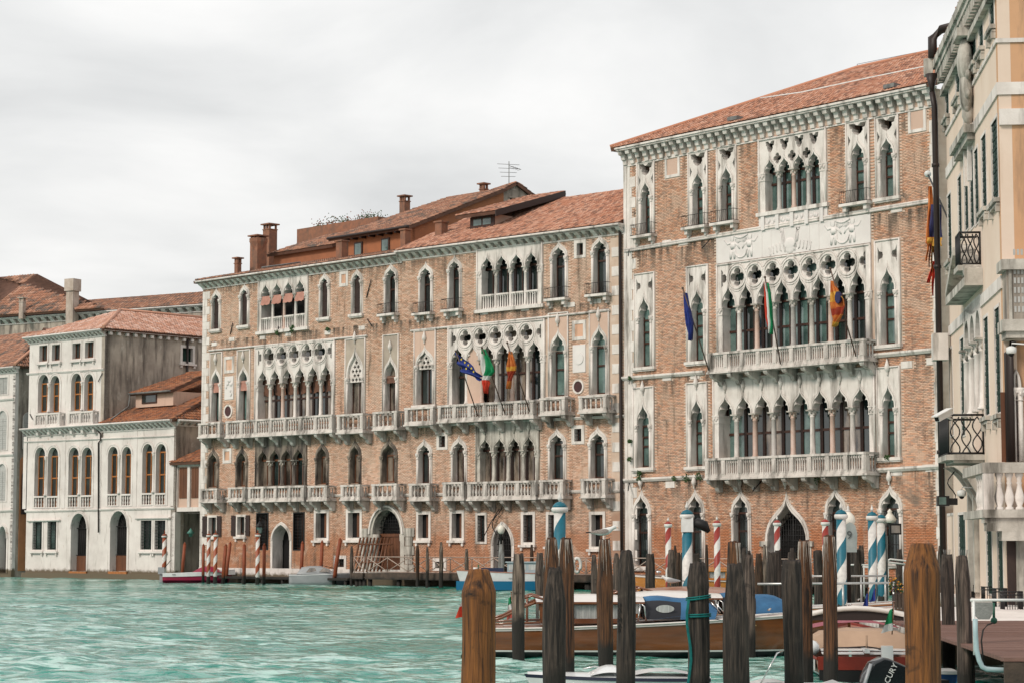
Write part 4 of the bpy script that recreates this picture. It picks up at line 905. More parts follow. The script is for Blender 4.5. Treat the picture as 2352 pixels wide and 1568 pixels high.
for a in ((459, 503.4, 1121, 1154, 2), (524, 568.5, 1118, 1152, 2), (569.5, 703, 1115.5, 1151.7, 5), (707, 755.4, 1114, 1150, 2), (782.3, 832, 1112, 1149, 2), (853.5, 915.7, 1109.8, 1148.8, 2)):
    balcony(fr, g1, a[0], a[1]-5, a[2], a[3], depth=.8, kind='vase', brackets=a[4], posts=a[4], per=4, mt=STONEB)
ledge(fr, g1, ((505, 995), (920, 975)), .14, .1); ledge(fr, g1, ((505, 1142), (920, 1130)), .16, .12); ledge(fr, g1, ((482, 805), (845, 771)), rp=True)
for a in ((477, 500, 1182.5, 1233), (543, 565.5, 1181, 1231)): rect_win(fr, g1, *a, .14, shutters=SHUTB, mull=True)
for a in ((589, 616.8, 1176.6, 1261.6), (674, 700, 1175, 1263)): rect_win(fr, g1, *a, .07, glass=DARK, grate=True, sill=False, mt=IRON)
for a in ((722, 756, 1170, 1240), (795.5, 832, 1169, 1239.6)): rect_win(fr, g1, *a, .2, glass=DARK, leaf=DOORW)
rect_win(fr, g1, 767.7, 796, 1275, 1307, .2, glass=DARK, grate=True, sill=False)
d = gothic(fr, g1, 620, 672.5, 669.5, 1191, 1239, 1322, kind='pointed', tip=True, glass=DARK, sash=DARK, rails=(), sill=False, m_=.30, deep=.9, caps=False, name='doorway')
# traceried window heads
def lat_head(fr, d, drop=.25):
    c, hw, zs, za = d['c'], d['hw'], d['zs'], d['za']; H = []; st = hw*.50; z = zs-drop+.16; row = 0
    while z < za-.35:
        for k in range(-3, 4):
            x = (k+(.5 if row % 2 else 0))*st; lim = hw*.92 if z < zs else hw*.92*max(0, 1-((z-zs)/(za-zs))**1.5)
            if abs(x)+st*.38 < lim: H.append(quatre(c+x, z, st*.40, 1, 3))
        z += st*.80; row += 1
    o = arch(c, hw-.01, zs-drop, zs, za-.02, 'ogee'); q = MB(fr); q.slab([o]+H, -.16, -.06); q.build('lattice_head', [STONE], d['win'])
lat_head(G1, F4w, .3); lat_head(G2, B1w, .25)
# round water gate with timber doors
gt = fr.p(891, 1225); xc = (846.8+937.6)/2; u0, u1 = fr.U(846.8, 1225), fr.U(931, 1225); c = (u0+u1)/2; hw = (u1-u0)/2-.4; zs = fr.Z(xc, 1225); za = fr.Z(xc, 1170); zb = fr.Z(xc, 1318)
EXC[g1.name].append((arch(c, hw+.3, zb, zs, za+.3, 'round'), arch(c, hw+.05, zb, zs, za+.05, 'round')))
q = MB(fr); q.slab([arch(c, hw+.36, zb, zs, za+.34, 'round'), arch(c, hw, zb, zs, za, 'round')], -.8, .06); gate = q.build('water_gate', [STONE2], g1)
q = MB(fr); q.slab([ring(arch(c, hw+.3, zs, zs, za+.28, 'round'), arch(c, hw+.18, zs, zs, za+.17, 'round'))], .05, .16); q.build('moulding', [STONE], gate)
for s in (-1, 1):
    q = MB(fr); q.lathe(c+s*(hw+.02), -.25, zb, [(.28, 0), (.28, .2), (.22, .25), (.22, zs-zb-.5), (.30, zs-zb-.42), (.30, zs-zb-.02)], 10); q.build('column', [STONE2], gate)
    for k in range(5): q = MB(fr); h_ = (zs-zb-.9)/2.2; z0_ = zb+.1; i_ = k; w_ = hw*.98/4
    for k in range(4):
        q = MB(fr); a0 = c+s*(.01+k*hw*.98/4); a1 = c+s*((k+1)*hw*.98/4-.015); a0, a1 = min(a0, a1), max(a0, a1); q.box(a0, a1, -.62, -.56+.012*(k % 2), zb, zs-.18); q.build('door_board', [DOORW], gate)
q = MB(fr); q.box(c-hw, c+hw, -.62, -.5, zs-.17, zs+.02); q.build('lintel', [DOORW], gate)
q = MB(fr); q.slab([arch(c, hw+.1, zs, zs, za+.05, 'round')], -.79, -.77); q.build('back_panel', [DARK], gate)
q = MB(fr)
for i in range(1, 12): u = c-hw+2*hw*i/12; q.tube([(u, -.5, zs), (u, -.5, zs+(za-zs)*math.sqrt(max(0, 1-((u-c)/hw)**2)))], .02, 4)
for k in range(1, 7): z = zs+(za-zs)*k/7; x = hw*math.sqrt(1-(k/7)**2); q.tube([(c-x, -.5, z), (c+x, -.5, z)], .02, 4)
q.build('iron_grate', [IRON], gate)
for s in (-1, 1):
    for k in range(5): u = c+s*(hw+.75); q = MB(fr); w_ = .32 if k % 2 else .45; q.box(u-w_, u+w_, -.02, .045, zb+.1+k*.55, zb+.1+k*.55+.52); q.build('quoin', [STONE2], g1); EXC[g1.name].append((rect(u-w_, u+w_, zb+.1+k*.55, zb+.1+k*.55+.52), None))
ztop = fr.Z(690, 612, .5); cornice(fr, g1, 0, Wd, ztop, step=.60, depth=.5, h=.50, heavy=False)
quoins(fr, g1, .0, .9, ztop-.8, .80, .50, .52)
for x, y in ((548, 733+46), (619, 779-4), (508, 790), (678, 767), (768, 764), (787+60, 757-4)):
    u, z = fr.p(x-15, y); q = MB(fr); q.box(u-.28, u+.28, -.02, .045, z-.12, z+.12); q.build('tie_stone', [STONE], g1); EXC[g1.name].append((rect(u-.28, u+.28, z-.12, z+.12), None))
wall(fr, g1, 0, Wd, -.5, ztop-.1, MORT, .9)
q = MB(fr); q.box(0, .3, -16, -.92, -.5, ztop-.1); q.build('side_wall', [MORT], g1)
bricks(fr, g1, 0, Wd-.02, .9, ztop-.55, [e for e, w in EXC[g1.name]], BRG, Wd-2)
q = MB(fr); q.box(0, Wd, -.1, .08, -.6, .95); q.build('plinth', [WHI], g1)
for x, y, x2, y2 in ((843, 684, 855, 643), (845, 733, 857, 749), (530, 768, 537, 742), (640, 757, 642, 750)):
    a, c_ = fr.p(x, y), fr.p(x2, y2); q = MB(fr); q.tube([(a[0], .05, a[1]), (c_[0], .10, c_[1])], .035, 5); q.build('wall_anchor', [IRON], g1)
for x, y, r in ((641, 762, .18), (674, 755, .28), (677, 752, .25), (757, 755, .12)):
    u, z = fr.p(x, y); q = MB(fr)
    for i in range(40): a = random.random()*6.28; b_ = random.random(); q.ball((u+r*b_*math.cos(a), .12+random.random()*.15, z+r*b_*math.sin(a)-.05), .05, .05, .05, 4, 3)
    o = q.build('wall_plant', [PLANT], g1); o['kind'] = 'stuff'
ze1 = ztop+.03; rid1 = ze1+(fr.Z(850, 584, -3.8)-ze1)*7.62/4.42
def r1z(w): return ze1+(rid1-ze1)*(.62-w)/7.62
tiles(fr, g1, [(-.3, .62, ze1), (Wd, .62, ze1), (Wd, -7, rid1), (7.0, -7, rid1)], 290, TILED)
tiles(fr, g1, [(-.3, -13, ze1), (-.3, .62, ze1), (7.0, -7, rid1)], 0, TILED)
chimney(fr, g1, 537, 552, 590, 622, -2.2, 'pot'); chimney(fr, g1, 571, 607, 538, 607, -3.5, 'bell'); chimney(fr, g1, 601, 632, 512, 600, -7, 'pot'); chimney(fr, g1, 769, 797, 551, 590, -1.2, 'block')
chimney(fr, g1, 917, 941, 525, 566, -.8, 'block')
q = MB(fr); q.tube([(fr.U(607, 632, 0), .2, r1z(-.1)+.15), (fr.U(690, 583, -3.5), -3.5, r1z(-3.5)+.12)], .06, 5); q.build('roof_pipe', [LEAD], g1)
rb = thing('rear_roof', 'low tiled roof with an orange wall behind the two tall chimneys', 'roof', G1.M)
a_, b_, c_ = fr.p(612, 584, -5), fr.p(762, 561, -5), fr.p(735, 531, -10.5); zq = (a_[1]+b_[1])/2
tiles(fr, rb, [(a_[0], -5, zq), (b_[0], -5, zq), (b_[0], -10.5, c_[1]), (a_[0]+3.5, -10.5, c_[1])], 0, TILED)
q = MB(fr); q.box(a_[0]+.3, b_[0], -10, -5.4, zq-2.5, zq-.12); q.build('wall', [mat('orange_render_low', (.36, .14, .07), (.28, .115, .06), 1, .9)], rb)
# roof storey: terrace, orange attic, its tiled roof and the gable beyond
at = thing('attic_house', 'orange roof storey with tiled roof rising behind the long brick palace', 'building', G1.M)
def P3(x, y, w): u, z = fr.p(x, y, w); return (u, w, z)
e0, e1 = P3(753, 547, -3.2), P3(939, 520, -3.2); zz = (e0[2]+e1[2])/2; e0 = (e0[0], -3.2, zz); e1 = (e1[0], -3.2, zz)
t1 = P3(1071, 465, -11.5); tr = P3(1120, 437, -13); tl = P3(868, 500, -11.5); zr = tr[2]
ridgeZ = zr; t1 = (e1[0], -11.0, 0)
# the attic roof: eave at -3.2, ridge at -12
ur1 = e1[0]; zR = fr.Z(1075, 446, -12) 
tiles(fr, at, [(e0[0], -3.2, zz), (ur1, -3.2, zz), (ur1, -12, zR), (e0[0]+2.5, -12, zR)], 0, TILED)
q = MB(fr); b_ = [q.pt(ur1-.3, -3.6, zz-2.2), q.pt(ur1-.3, -12, zz-2.2), q.pt(ur1-.3, -12, zR-.2), q.pt(ur1-.3, -3.6, zz-.0)]; q.face(b_); 
c_ = [q.pt(ur1-.6, -3.6, zz-2.2), q.pt(ur1-.6, -12, zz-2.2), q.pt(ur1-.6, -12, zR-.2), q.pt(ur1-.6, -3.6, zz-.0)]; q.face(c_)
for i in range(4): j = (i+1) % 4; q.face((b_[i], b_[j], c_[j], c_[i]))
q.box(e0[0]+.8, ur1-.3, -4, -3.8, zz-2.2, zz-.05); q.build('attic_wall', [OCHR if False else mat('orange_render', (.38, .145, .065), (.30, .12, .06), 1, .9, .2, streak=(.2, .10, .06), streak_amt=.36)], at)
q = MB(fr); q.tube([(e0[0], -3.15, zz-.03), (ur1, -3.15, zz-.03)], .09, 6); q.build('gutter', [PIPE], at)
for i in range(9): u = e0[0]+.6+(ur1-e0[0]-1.2)*i/8; q = MB(fr); q.box(u-.07, u+.07, -3.8, -3.3, zz-.28, zz-.12); q.build('rafter_end', [PIPE], at)
for xa, xb in ((815, 834), (877, 896)):
    a, b_ = fr.U(xa, 565, -3.8), fr.U(xb, 565, -3.8); q = MB(fr); q.box(a, b_, -3.79, -3.72, zz-1.75, zz-.45); wn = q.build('attic_window', [WOODR], at); q = MB(fr); q.box(a+.12, b_-.12, -3.719, -3.70, zz-1.62, zz-.55); q.build('pane', [GLAST], wn)
chimney(fr, at, 915, 940, 447, 487, -12, 'pot'); chimney(fr, at, 1099, 1120, 419, 458, -13, 'pot')
q = MB(fr); a = P3(682, 532, -8.5); b_ = P3(868, 500, -8.5); q.box(a[0], b_[0], -10, -8.5, a[2]-1.3, a[2]+.15); q.build('terrace_wall', [CHIM], at)
for i in range(34):
    u = a[0]+1+(b_[0]-a[0]-1.2)*random.random(); r = .10+.2*random.random(); q = MB(fr); 
    for k in range(16): q.ball((u+random.gauss(0, r*1.2), -9.2+random.gauss(0, r), a[2]+.2+abs(random.gauss(0, r*1.1))), .05, .05, .035, 4, 3)
    o = q.build('terrace_plant', [PLANT if i % 3 else mat('red_leaf', (.30, .07, .03), (.18, .06, .03), 8, .7)], at); o['kind'] = 'stuff'
# gabled house beyond, antenna
gb = thing('gabled_house', 'grey plastered gable with one small window above the palace roofs', 'house', G1.M)
w0 = -13.5; A = P3(1184, 421, w0); B = P3(1121, 456, w0); C_ = P3(1240, 463, w0); base = P3(1121, 500, w0)
sf = Frame(*(fr.w3(A[0], w0, 0).xy), fr.phi+72)
ga, gb_, gc = sf.p(1184, 422), sf.p(1108, 462), sf.p(1241, 465)
q = MB(sf); q.slab([[(gb_[0], gb_[1]-2.5), (gc[0], gc[1]-2.5), gc, ga, gb_], rect(sf.U(1171, 460), sf.U(1189, 460), sf.Z(1180, 470), sf.Z(1180, 456))], -.4, 0); q.box(gb_[0]+.3, gc[0]-.3, -.6, -.5, gb_[1]-2.4, gb_[1]+.6, 1); q.build('gable_wall', [STUC, DARK], gb)
q = MB(sf); q.box(sf.U(1169, 460), sf.U(1191, 460), .0, .06, sf.Z(1180, 455), sf.Z(1180, 453)); q.build('window_lintel', [CHIMW], gb)
ins = sf.n*-1
for s, (pa, pb) in enumerate(((gb_, ga), (gc, ga))):
    ex = 9 if s == 0 else 1.0
    if s == 0: poly = [(gb_[0]-.4, -9, gb_[1]-.15), (gb_[0]-.4, .25, gb_[1]-.15), (ga[0], .25, ga[1]+.12), (ga[0], -9, ga[1]+.12)]
    else: poly = [(gc[0]+.4, .25, gc[1]-.15), (gc[0]+.4, -9, gc[1]-.15), (ga[0], -9, ga[1]+.12), (ga[0], .25, ga[1]+.12)]
    tiles(sf, gb, poly, 0, TILED)
h = sf.p(1169, 424, -2); h2 = sf.p(1169, 371, -2); q = MB(sf); q.tube([(h[0], -2, h[1]-.6), (h[0], -2, h2[1])], .03, 5)
for k in range(4): q.tube([(h[0]-.9+.1*k, -2, h2[1]-.25-.28*k), (h[0]+.9-.1*k, -2-.2, h2[1]-.15-.28*k)], .015, 4)
q.tube([(h[0], -2, h2[1]-.3), (h[0]+.9, -2, h2[1]-.5)], .02, 4)
for k in range(5): q.tube([(h[0]+.2+.15*k, -2.3, h2[1]-.38-.04*k), (h[0]+.2+.15*k, -1.7, h2[1]-.38-.04*k)], .012, 4)
an = q.build('antenna', [LEAD], gb)
# ================================================================== flags on the palaces
def flag(fr, x0, y0, x1, y1, w0, w1, cloth, label, mats, group, fold, name='flag'):
    """pole from (x0,y0) at depth w0 up to (x1,y1) at depth w1; cloth = corner pixels hanging from the pole: rows of (x,y) left/right"""
    a, b = fr.p(x0, y0, w0), fr.p(x1, y1, w1); t = thing(name, label, 'flag', fr.M, group)
    q = MB(fr); q.tube([(a[0], w0, a[1]), (b[0], w1, b[1])], .035, 6); q.ball((b[0], w1, b[1]), .07); q.build('flagpole', [mat('pole_wood', (.10, .06, .045), (.07, .045, .03), 5, .5)], t)
    n = 14; m = len(cloth[0]); rows = []
    for i, r in enumerate(cloth):
        row = []
        for k in range(n+1):
            f = k/n*(len(r)-1); j = min(int(f), len(r)-2); g = f-j; x = r[j][0]*(1-g)+r[j+1][0]*g; y = r[j][1]*(1-g)+r[j+1][1]*g
            u, z = fr.p(x, y, w1-.25); row.append((u, w1-.25+fold*.16*math.sin(k*.9+i*.7), z))
        rows.append(row)
    return t, rows
def cloth_stripes(fr, t, rows, mats, axis='row', name='cloth'):
    q = MB(fr); nr = len(rows); I = [[q.pt(*p) for p in r] for r in rows]; m = len(mats)
    for i in range(nr-1):
        for j in range(len(rows[0])-1):
            k = (i*m//(nr-1)) if axis == 'row' else (j*m//(len(rows[0])-1)); q.face((I[i][j], I[i][j+1], I[i+1][j+1], I[i+1][j]), k, True)
    o = q.build(name, mats, t); md = o.modifiers.new('thick', 'SOLIDIFY'); md.thickness = .012; return o
def lerp_rows(tl, tr, bl, br, n, mid=None):
    out = []
    for i in range(n+1):
        f = i/n; out.append([(tl[0]*(1-f)+bl[0]*f, tl[1]*(1-f)+bl[1]*f), (tr[0]*(1-f)+br[0]*f, tr[1]*(1-f)+br[1]*f)])
    return out
EUB = mat('flag_blue', (.012, .03, .20), (.008, .02, .14), 4, .7); ITG = mat('flag_green', (.0, .20, .07), None, 4, .7); ITW = mat('flag_white', (.62, .60, .58), None, 4, .7); ITR = mat('flag_red', (.50, .035, .012), None, 4, .7)
VEO = mat('flag_orange', (.55, .17, .03), (.42, .10, .02), 4, .7); VEY = mat('flag_gold', (.60, .33, .04), (.5, .22, .03), 9, .7); VER = mat('flag_crimson', (.34, .04, .015), (.25, .03, .012), 4, .7); VEB = mat('flag_navy', (.02, .02, .09), (.015, .015, .05), 4, .7); STAR = mat('flag_star', (.62, .45, .04), None, 4, .6)
GR = 'flags on poles along the palace balconies'
def stars(fr, t, pts, w):
    for x, y in pts:
        u, z = fr.p(x, y, w); q = MB(fr); q.slab([[(u+(.085 if i % 2 == 0 else .035)*math.sin(math.pi*i/5), z+(.085 if i % 2 == 0 else .035)*math.cos(math.pi*i/5)) for i in range(10)]], w, w+.02); q.build('star', [STAR], t)
t, r = flag(G2, 1098, 955, 1047, 806, .9, 2.2, lerp_rows((1048, 807), (1056, 850), (1104, 860), (1106, 875), 12), 'blue flag with gold stars flying left of the green, white and red one', None, GR, 1)
cloth_stripes(G2, t, r, [EUB]); stars(G2, t, ((1060, 825), (1068, 832), (1076, 838), (1083, 845), (1071, 846), (1088, 853)), 2.2)
t, r = flag(G2, 1160, 950, 1107, 798, .9, 2.2, [[(1109, 800), (1112, 803)], [(1109, 812), (1118, 812)], [(1108, 822), (1126, 822)], [(1107, 836), (1135, 838)], [(1107, 850), (1138, 852)], [(1107, 862), (1128, 862)], [(1108, 872), (1120, 872)], [(1108, 880), (1122, 878)], [(1112, 890), (1119, 890)], [(1114, 902), (1118, 903)]], 'green, white and red flag flying between a blue and an orange flag', None, GR, 1)
q = MB(G2); I = [[q.pt(*p) for p in x] for x in r]
for i in range(len(I)-1):
    for j in range(14): c_ = 0 if (j > 3 and i < 5) or i < 1 else (2 if i > 5 or (j < 3 and i > 4) else 1); q.face((I[i][j], I[i][j+1], I[i+1][j+1], I[i+1][j]), c_, True)
q.build('cloth', [ITG, ITW, ITR], t).modifiers.new('thick', 'SOLIDIFY').thickness = .012
t, r = flag(G2, 1216, 944, 1165, 787, .9, 2.2, [[(1172, 806), (1173, 808)], [(1170, 826), (1180, 824)], [(1167, 842), (1187, 840)], [(1167, 852), (1187, 850)], [(1168, 862), (1180, 860)], [(1166, 874), (1174, 874)], [(1165, 892), (1170, 892)]], 'small orange and gold flag drooping before the nearest arches of the paler palace', None, GR, 1)
cloth_stripes(G2, t, r, [VEO, VEY, VER, VEO])
t, r = flag(FO, 1628, 850, 1568, 662, 1.1, 2.3, [[(1574, 672), (1575, 675)], [(1575, 695), (1580, 700)], [(1577, 720), (1586, 716)], [(1579, 745), (1592, 740)], [(1582, 765), (1591, 760)], [(1584, 783), (1588, 780)]], 'limp dark blue flag at the left end of the upper balcony of the tall palace', None, GR, 1)
cloth_stripes(FO, t, r, [EUB])
t, r = flag(FO, 1793, 836, 1757, 637, 1.1, 2.3, [[(1759, 648), (1761, 650)], [(1760, 675), (1768, 672)], [(1761, 705), (1772, 702)], [(1762, 730), (1774, 725)], [(1765, 750), (1776, 748)], [(1767, 765), (1774, 768)]], 'limp green, white and red flag before the middle arches of the tall palace', None, GR, 1)
cloth_stripes(FO, t, r, [ITR, ITW, ITG], 'col')
t, r = flag(FO, 1966, 818, 1907, 617, 1.1, 2.3, [[(1912, 645), (1913, 647)], [(1911, 672), (1925, 668)], [(1911, 695), (1940, 685)], [(1912, 710), (1945, 702)], [(1912, 725), (1938, 722)], [(1913, 738), (1925, 740)], [(1914, 752), (1920, 748)]], 'orange flag with a dark emblem near the right end of the upper balcony', None, GR, 1)
cloth_stripes(FO, t, r, [VEO, VEY, VEO, VER, VEO, VEY]); u, z = FO.p(1924, 690, 2.3); q = MB(FO)
q.slab([circ(u-.05, z+.15, .30, 14, .6)], 2.12, 2.26); q.build('emblem', [VEB], t)
# ================================================================== white house at the left
lb = thing('white_house', 'white stone house with paired arches and a grey stuccoed upper side wall', 'house', LB.M)
fr = LB; Wl = LB.len; zt_lo = fr.Z(230, 972, .4); us = fr.U(240, 860)      # us: right end of the raised part
def pair(x0, x1, x2, x3, yt, ys, yb, ybal, glass, sash, bal=True):
    """two round-headed lights with a column between and a balustrade below"""
    for a, b in ((x0, x1), (x2, x3)):
        ym = (ys+yb)/2; u0, u1 = fr.U(a, ym), fr.U(b, ym); c = (u0+u1)/2; hw = (u1-u0)/2; xc = (a+b)/2
        zs, zb, za = fr.Z(xc, ys), fr.Z(xc, yb), fr.Z(xc, yt); za = zs+max(hw, za-zs); zq = fr.Z(xc, ybal) if bal else zb
        EXC.setdefault(lb.name, []).append((None, arch(c, hw+.02, zq, zs, za+.02, 'round')))
        b_ = MB(fr); b_.slab([arch(c, hw+.22, zq, zs, za+.22, 'round'), arch(c, hw, zq+.001, zs, za, 'round')], -.42, .04); w = b_.build('window', [WHI], lb)
        q = MB(fr); q.slab([ring(arch(c, hw+.20, zs, zs, za+.20, 'round'), arch(c, hw+.13, zs, zs, za+.13, 'round'))], .039, .07); q.build('moulding', [WHI], w)
        pane(fr, w, c, hw, zb if not bal else zq, zs, za, 'round', -.36, glass, sash, True, (.0, .42), .07)
        if bal:
            q = MB(fr); q.box(c-hw+.002, c+hw-.002, -.16, .06, zb-.12, zb); q.box(c-hw+.002, c+hw-.002, -.14, .05, zq, zq+.08); q.build('handrail', [WHI], w); n = 4; h = zb-zq-.2; bm_ = baluster_mesh(h, 'double', WHI)
            for i in range(n): inst('baluster', bm_, fr.M @ T(c-hw+2*hw*(i+.5)/n, .05, zq+.08), w)
    ui = (fr.U(x1, ys)+fr.U(x2, ys))/2; zs = fr.Z((x1+x2)/2, ys); zb = fr.Z((x1+x2)/2, yb)
    q = MB(fr); q.lathe(ui, .02, zb, [(.17, 0), (.17, .12), (.13, .16), (.115, zs-zb-.3), (.15, zs-zb-.27), (.13, zs-zb-.2), (.19, zs-zb-.05), (.19, zs-zb)], 10); q.build('column', [WHI], lb)
for a in ((80, 104, 110, 134, 1031, 1047, 1138, 1166), (158, 181, 188, 211.4, 1029, 1046, 1136, 1165), (248.5, 270.7, 280.5, 301.6, 1025, 1043, 1133, 1162), (327.5, 350.6, 358.5, 381.5, 1019, 1037, 1131, 1160)): pair(*a, GLASS, WOODO)
for a in ((88, 112, 116, 137), (164, 187, 194, 215)): pair(a[0], a[1], a[2], a[3], 865 if a[0] < 100 else 861, 880 if a[0] < 100 else 876, 946 if a[0] < 100 else 942, 974, GLASS, WOODO, bal=False)
for a in ((77.5, 141, 948, 981), (155, 217.5, 944, 978)): balcony(fr, lb, a[0], a[1]-4, a[2], a[3], depth=.5, posts=3, per=4, kind='double', brackets=3, mt=WHI)
for x0, x1, y0, y1 in ((92, 109, 792, 830), (121, 138, 790, 828), (168, 185.5, 787, 824), (197, 215.5, 784, 822)): rect_win(fr, lb, x0-3, x1+3, y0-3, y1+3, .14, glass=GLASS, sash=DOORW, mt=WHI)
for x0, x1, y0, y1, g in ((76, 97, 1195, 1262, GLAST), (110, 130, 1195, 1262, GLAST), (324, 349, 1192, 1262, GLASS), (356, 381, 1192, 1262, GLASS)): rect_win(fr, lb, x0-3, x1+3, y0-3, y1+3, .16, glass=g, sash=SHUTG, grate=True, mt=WHI, brk=True)
for x0, x1, yt, ys, yb in ((165, 199.8, 1192, 1212, 1311), (255, 292.6, 1189, 1208, 1311)):
    d = gothic(fr, lb, x0-7, x1+5, x1, yt, ys, yb, kind='round', glass=DARK, sash=IRON, mull=False, sill=False, deep=.7, rails=(), caps=False, mt=WHI, name='doorway', m_=.3)
    q = MB(fr); c, hw, zb, zs, za = d['c'], d['hw'], d['zb'], d['zs'], d['za']
    for i in range(1, 8): u = c-hw+2*hw*i/8; q.tube([(u, -.5, zb+1.2), (u, -.5, zs)], .02, 4)
    for i in range(8): t = math.pi*i/7; q.tube([(c, -.5, zs), (c+hw*.95*math.cos(t), -.5, zs+(za-zs)*.95*math.sin(t))], .015, 4)
    q.tube([(c-hw, -.5, zs), (c+hw, -.5, zs)], .04, 4); q.tube([(c-hw, -.5, zb+1.2), (c+hw, -.5, zb+1.2)], .03, 4); q.build('iron_gate', [IRON], d['win'])
    q = MB(fr); q.box(c-hw, c+hw, -.6, -.52, zb, zb+1.15); q.build('door_panel', [DOORW], d['win']); q = MB(fr); q.box(c-hw-.1, c+hw+.1, -.5, .12, zb-.28, zb-.01); q.build('door_step', [WOODO], d['win'])
cornice(fr, lb, -.1, Wl, zt_lo, step=.55, depth=.55, h=.55, mt=WHI, heavy=False)
for y in (1036-13, 1171, 1193-8): pass
ledge(fr, lb, ((57, 1012), (402, 998)), .14, .09, WHI); ledge(fr, lb, ((59, 1171), (402, 1163)), .16, .12, WHI); ledge(fr, lb, ((66, 1194), (140, 1192)), .14, .2, WHI, 'lintel'); ledge(fr, lb, ((314, 1188), (392, 1187)), .14, .2, WHI, 'lintel')
zt_up = fr.Z(150, 764, .4); 
fr2 = fr
hl = [w for e, w in EXC[lb.name] if w]
lowh = [w for w in hl if max(p[1] for p in w) < zt_lo]; uph = [w for w in hl if min(p[1] for p in w) > zt_lo-1.2]
b = MB(fr); b.slab([rect(0, Wl, -.5, zt_lo-.1)]+lowh, -.5, 0); b.box(.1, Wl-.1, -.9, -.85, 0, zt_lo-.2, 1); b.build('wall', [WHI, DARK], lb)
b = MB(fr); b.slab([rect(0, us, zt_lo-.002, zt_up-.1)]+uph, -.5, -.002); b.box(.1, us-.1, -.9, -.85, zt_lo, zt_up-.2, 1); b.build('upper_wall', [WHI, DARK], lb)
# plain stone joints of the facade
for x in (57, 146, 228, 310, 395):
    u = fr.U(x, 1100); q = MB(fr); q.box(u-.22, u+.22, -.01, .03, zt_lo-6.2, zt_lo-.6); q.build('pilaster_strip', [WHI], lb)
cornice(fr, lb, -.1, us+.05, zt_up, step=.5, depth=.45, h=.45, mt=WHI, heavy=False); ledge(fr, lb, ((63, 856), (239, 845)), .16, .1, WHI)
q = MB(fr); q.box(-.1, Wl+.1, -.2, .3, -.6, .35); q.build('water_step', [WHI], lb)
# the raised part's right side
SD = Frame(*(fr.w3(us, 0, 0).xy), fr.phi+90); zc = fr.Z(241, 757, .2); le = SD.U(466, 800)
gw = SD.p(430, 813); 
b = MB(SD); wu0, wu1, wz0, wz1 = SD.U(415, 813), SD.U(446, 813), SD.Z(430, 834), SD.Z(430, 794)
b.slab([rect(-.001, le, zt_lo-1, zt_up-.1), rect(wu0, wu1, wz0, wz1)], -.4, 0); b.build('side_wall', [STUC], lb)
rect_win(SD, lb, 414, 447, 793, 835, .2, glass=SHUTG, sash=SHUTG, mt=WHI, mull=False)
q = MB(SD)
for i in range(12): u = .4+(le-.8)*i/11; q.box(u-.12, u+.12, 0, .22, zt_up-.42, zt_up-.12)
q.box(-.3, le+.1, -.1, .3, zt_up-.13, zt_up-.03); q.build('cornice', [WHI], lb)
q = MB(SD); q.tube([(le-1.6, .12, zt_up-.3), (le-1.6, .12, zt_up-5.6), (le-.8, .3, zt_up-6.4)], .09, 6); q.build('drain_pipe', [PIPE], lb)
# hipped roof of the raised part
rz_ = SD.Z(300, 716, -us/2); ev = zt_up+.02
tiles(fr, lb, [(-.35, .45, ev), (us+.35, .45, ev), (us/2, -us/2, rz_)], 290, TILEL, .24, .42)
tiles(SD, lb, [(-.45, .35, ev), (le+6, .35, ev), (le+6, -us/2, rz_), (us/2, -us/2, rz_)], 0, TILEL, .24, .42)
q = MB(fr); q.tube([(us+.35, .45, ev+.08), (us/2, -us/2, rz_+.08)], .13, 6); q.tube([(us/2, -us/2, rz_+.08), (us/2, -us/2-le, rz_+.08)], .13, 6); q.build('ridge_tile', [TILEL], lb)
# lower roof with a dormer
zl = zt_lo+.02; ZT = SD.Z(440, 856, 0.0)
kx = Wl-us
tiles(fr, lb, [(us+.02, .5, zl), (Wl+.3, .5, zl), (Wl+.3-kx*.5, -kx*1.1, zl+3.2), (us+.02, -kx*1.1-2.5, zl+5)], 0, TILEO, .24, .40)
RS = Frame(*(fr.w3(Wl, 0, 0).xy), fr.phi+90)
tiles(RS, lb, [(-.5, .3, zl), (14, .3, zl), (14, -kx*.9, zl+5.0), (kx*1.1, -kx*.5, zl+3.2)], 0, TILEO, .24, .40)
b = MB(RS); b.box(0, 14, -.5, -.0, 4.8, zl-.1); b.box(0, .8, -.5, -.001, -.5, 4.8); b.box(1.0, 14, -6, -3, -.5, 4.79); b.build('side_wall', [STUC], lb)
cornice(RS, lb, 0, 13, zl-.02, step=.6, depth=.35, h=.4, mt=WHI, heavy=False)
dz0, dz1 = fr.Z(345, 924, -2.0), fr.Z(345, 903, -2.0); du0, du1 = fr.U(312, 914, -2), fr.U(398, 914, -2)
q = MB(fr); q.box(du0, du1, -5.5, -2.0, dz0-.3, dz1+.05); dm = q.build('dormer', [PINKP], lb); q = MB(fr); a, c = fr.U(327, 914, -2), fr.U(361, 914, -2); q.box(a, c, -1.99, -1.94, dz0-.05, dz1-.05); wn = q.build('dormer_window', [WOODR], dm); q = MB(fr); q.box(a+.1, c-.1, -1.939, -1.93, dz0+.05, dz1-.14); q.build('pane', [GLASS], wn)
tiles(fr, dm, [(du0-.3, -1.6, dz1+.1), (du1+.2, -1.6, dz1+.1), (du1-1, -6.5, dz1+1.9), (du0+.8, -6.5, dz1+1.9)], 0, TILEO, .24, .4)
q = MB(fr); q.tube([(du0-.3, -1.55, dz1+.05), (du1+.2, -1.55, dz1+.05)], .08, 6); q.tube([(du0-.2, -1.6, dz1), (du0-.2, -1.5, dz1-.9), (us+1.3, .3, zl+.25)], .06, 6); q.build('gutter', [LEAD], lb)
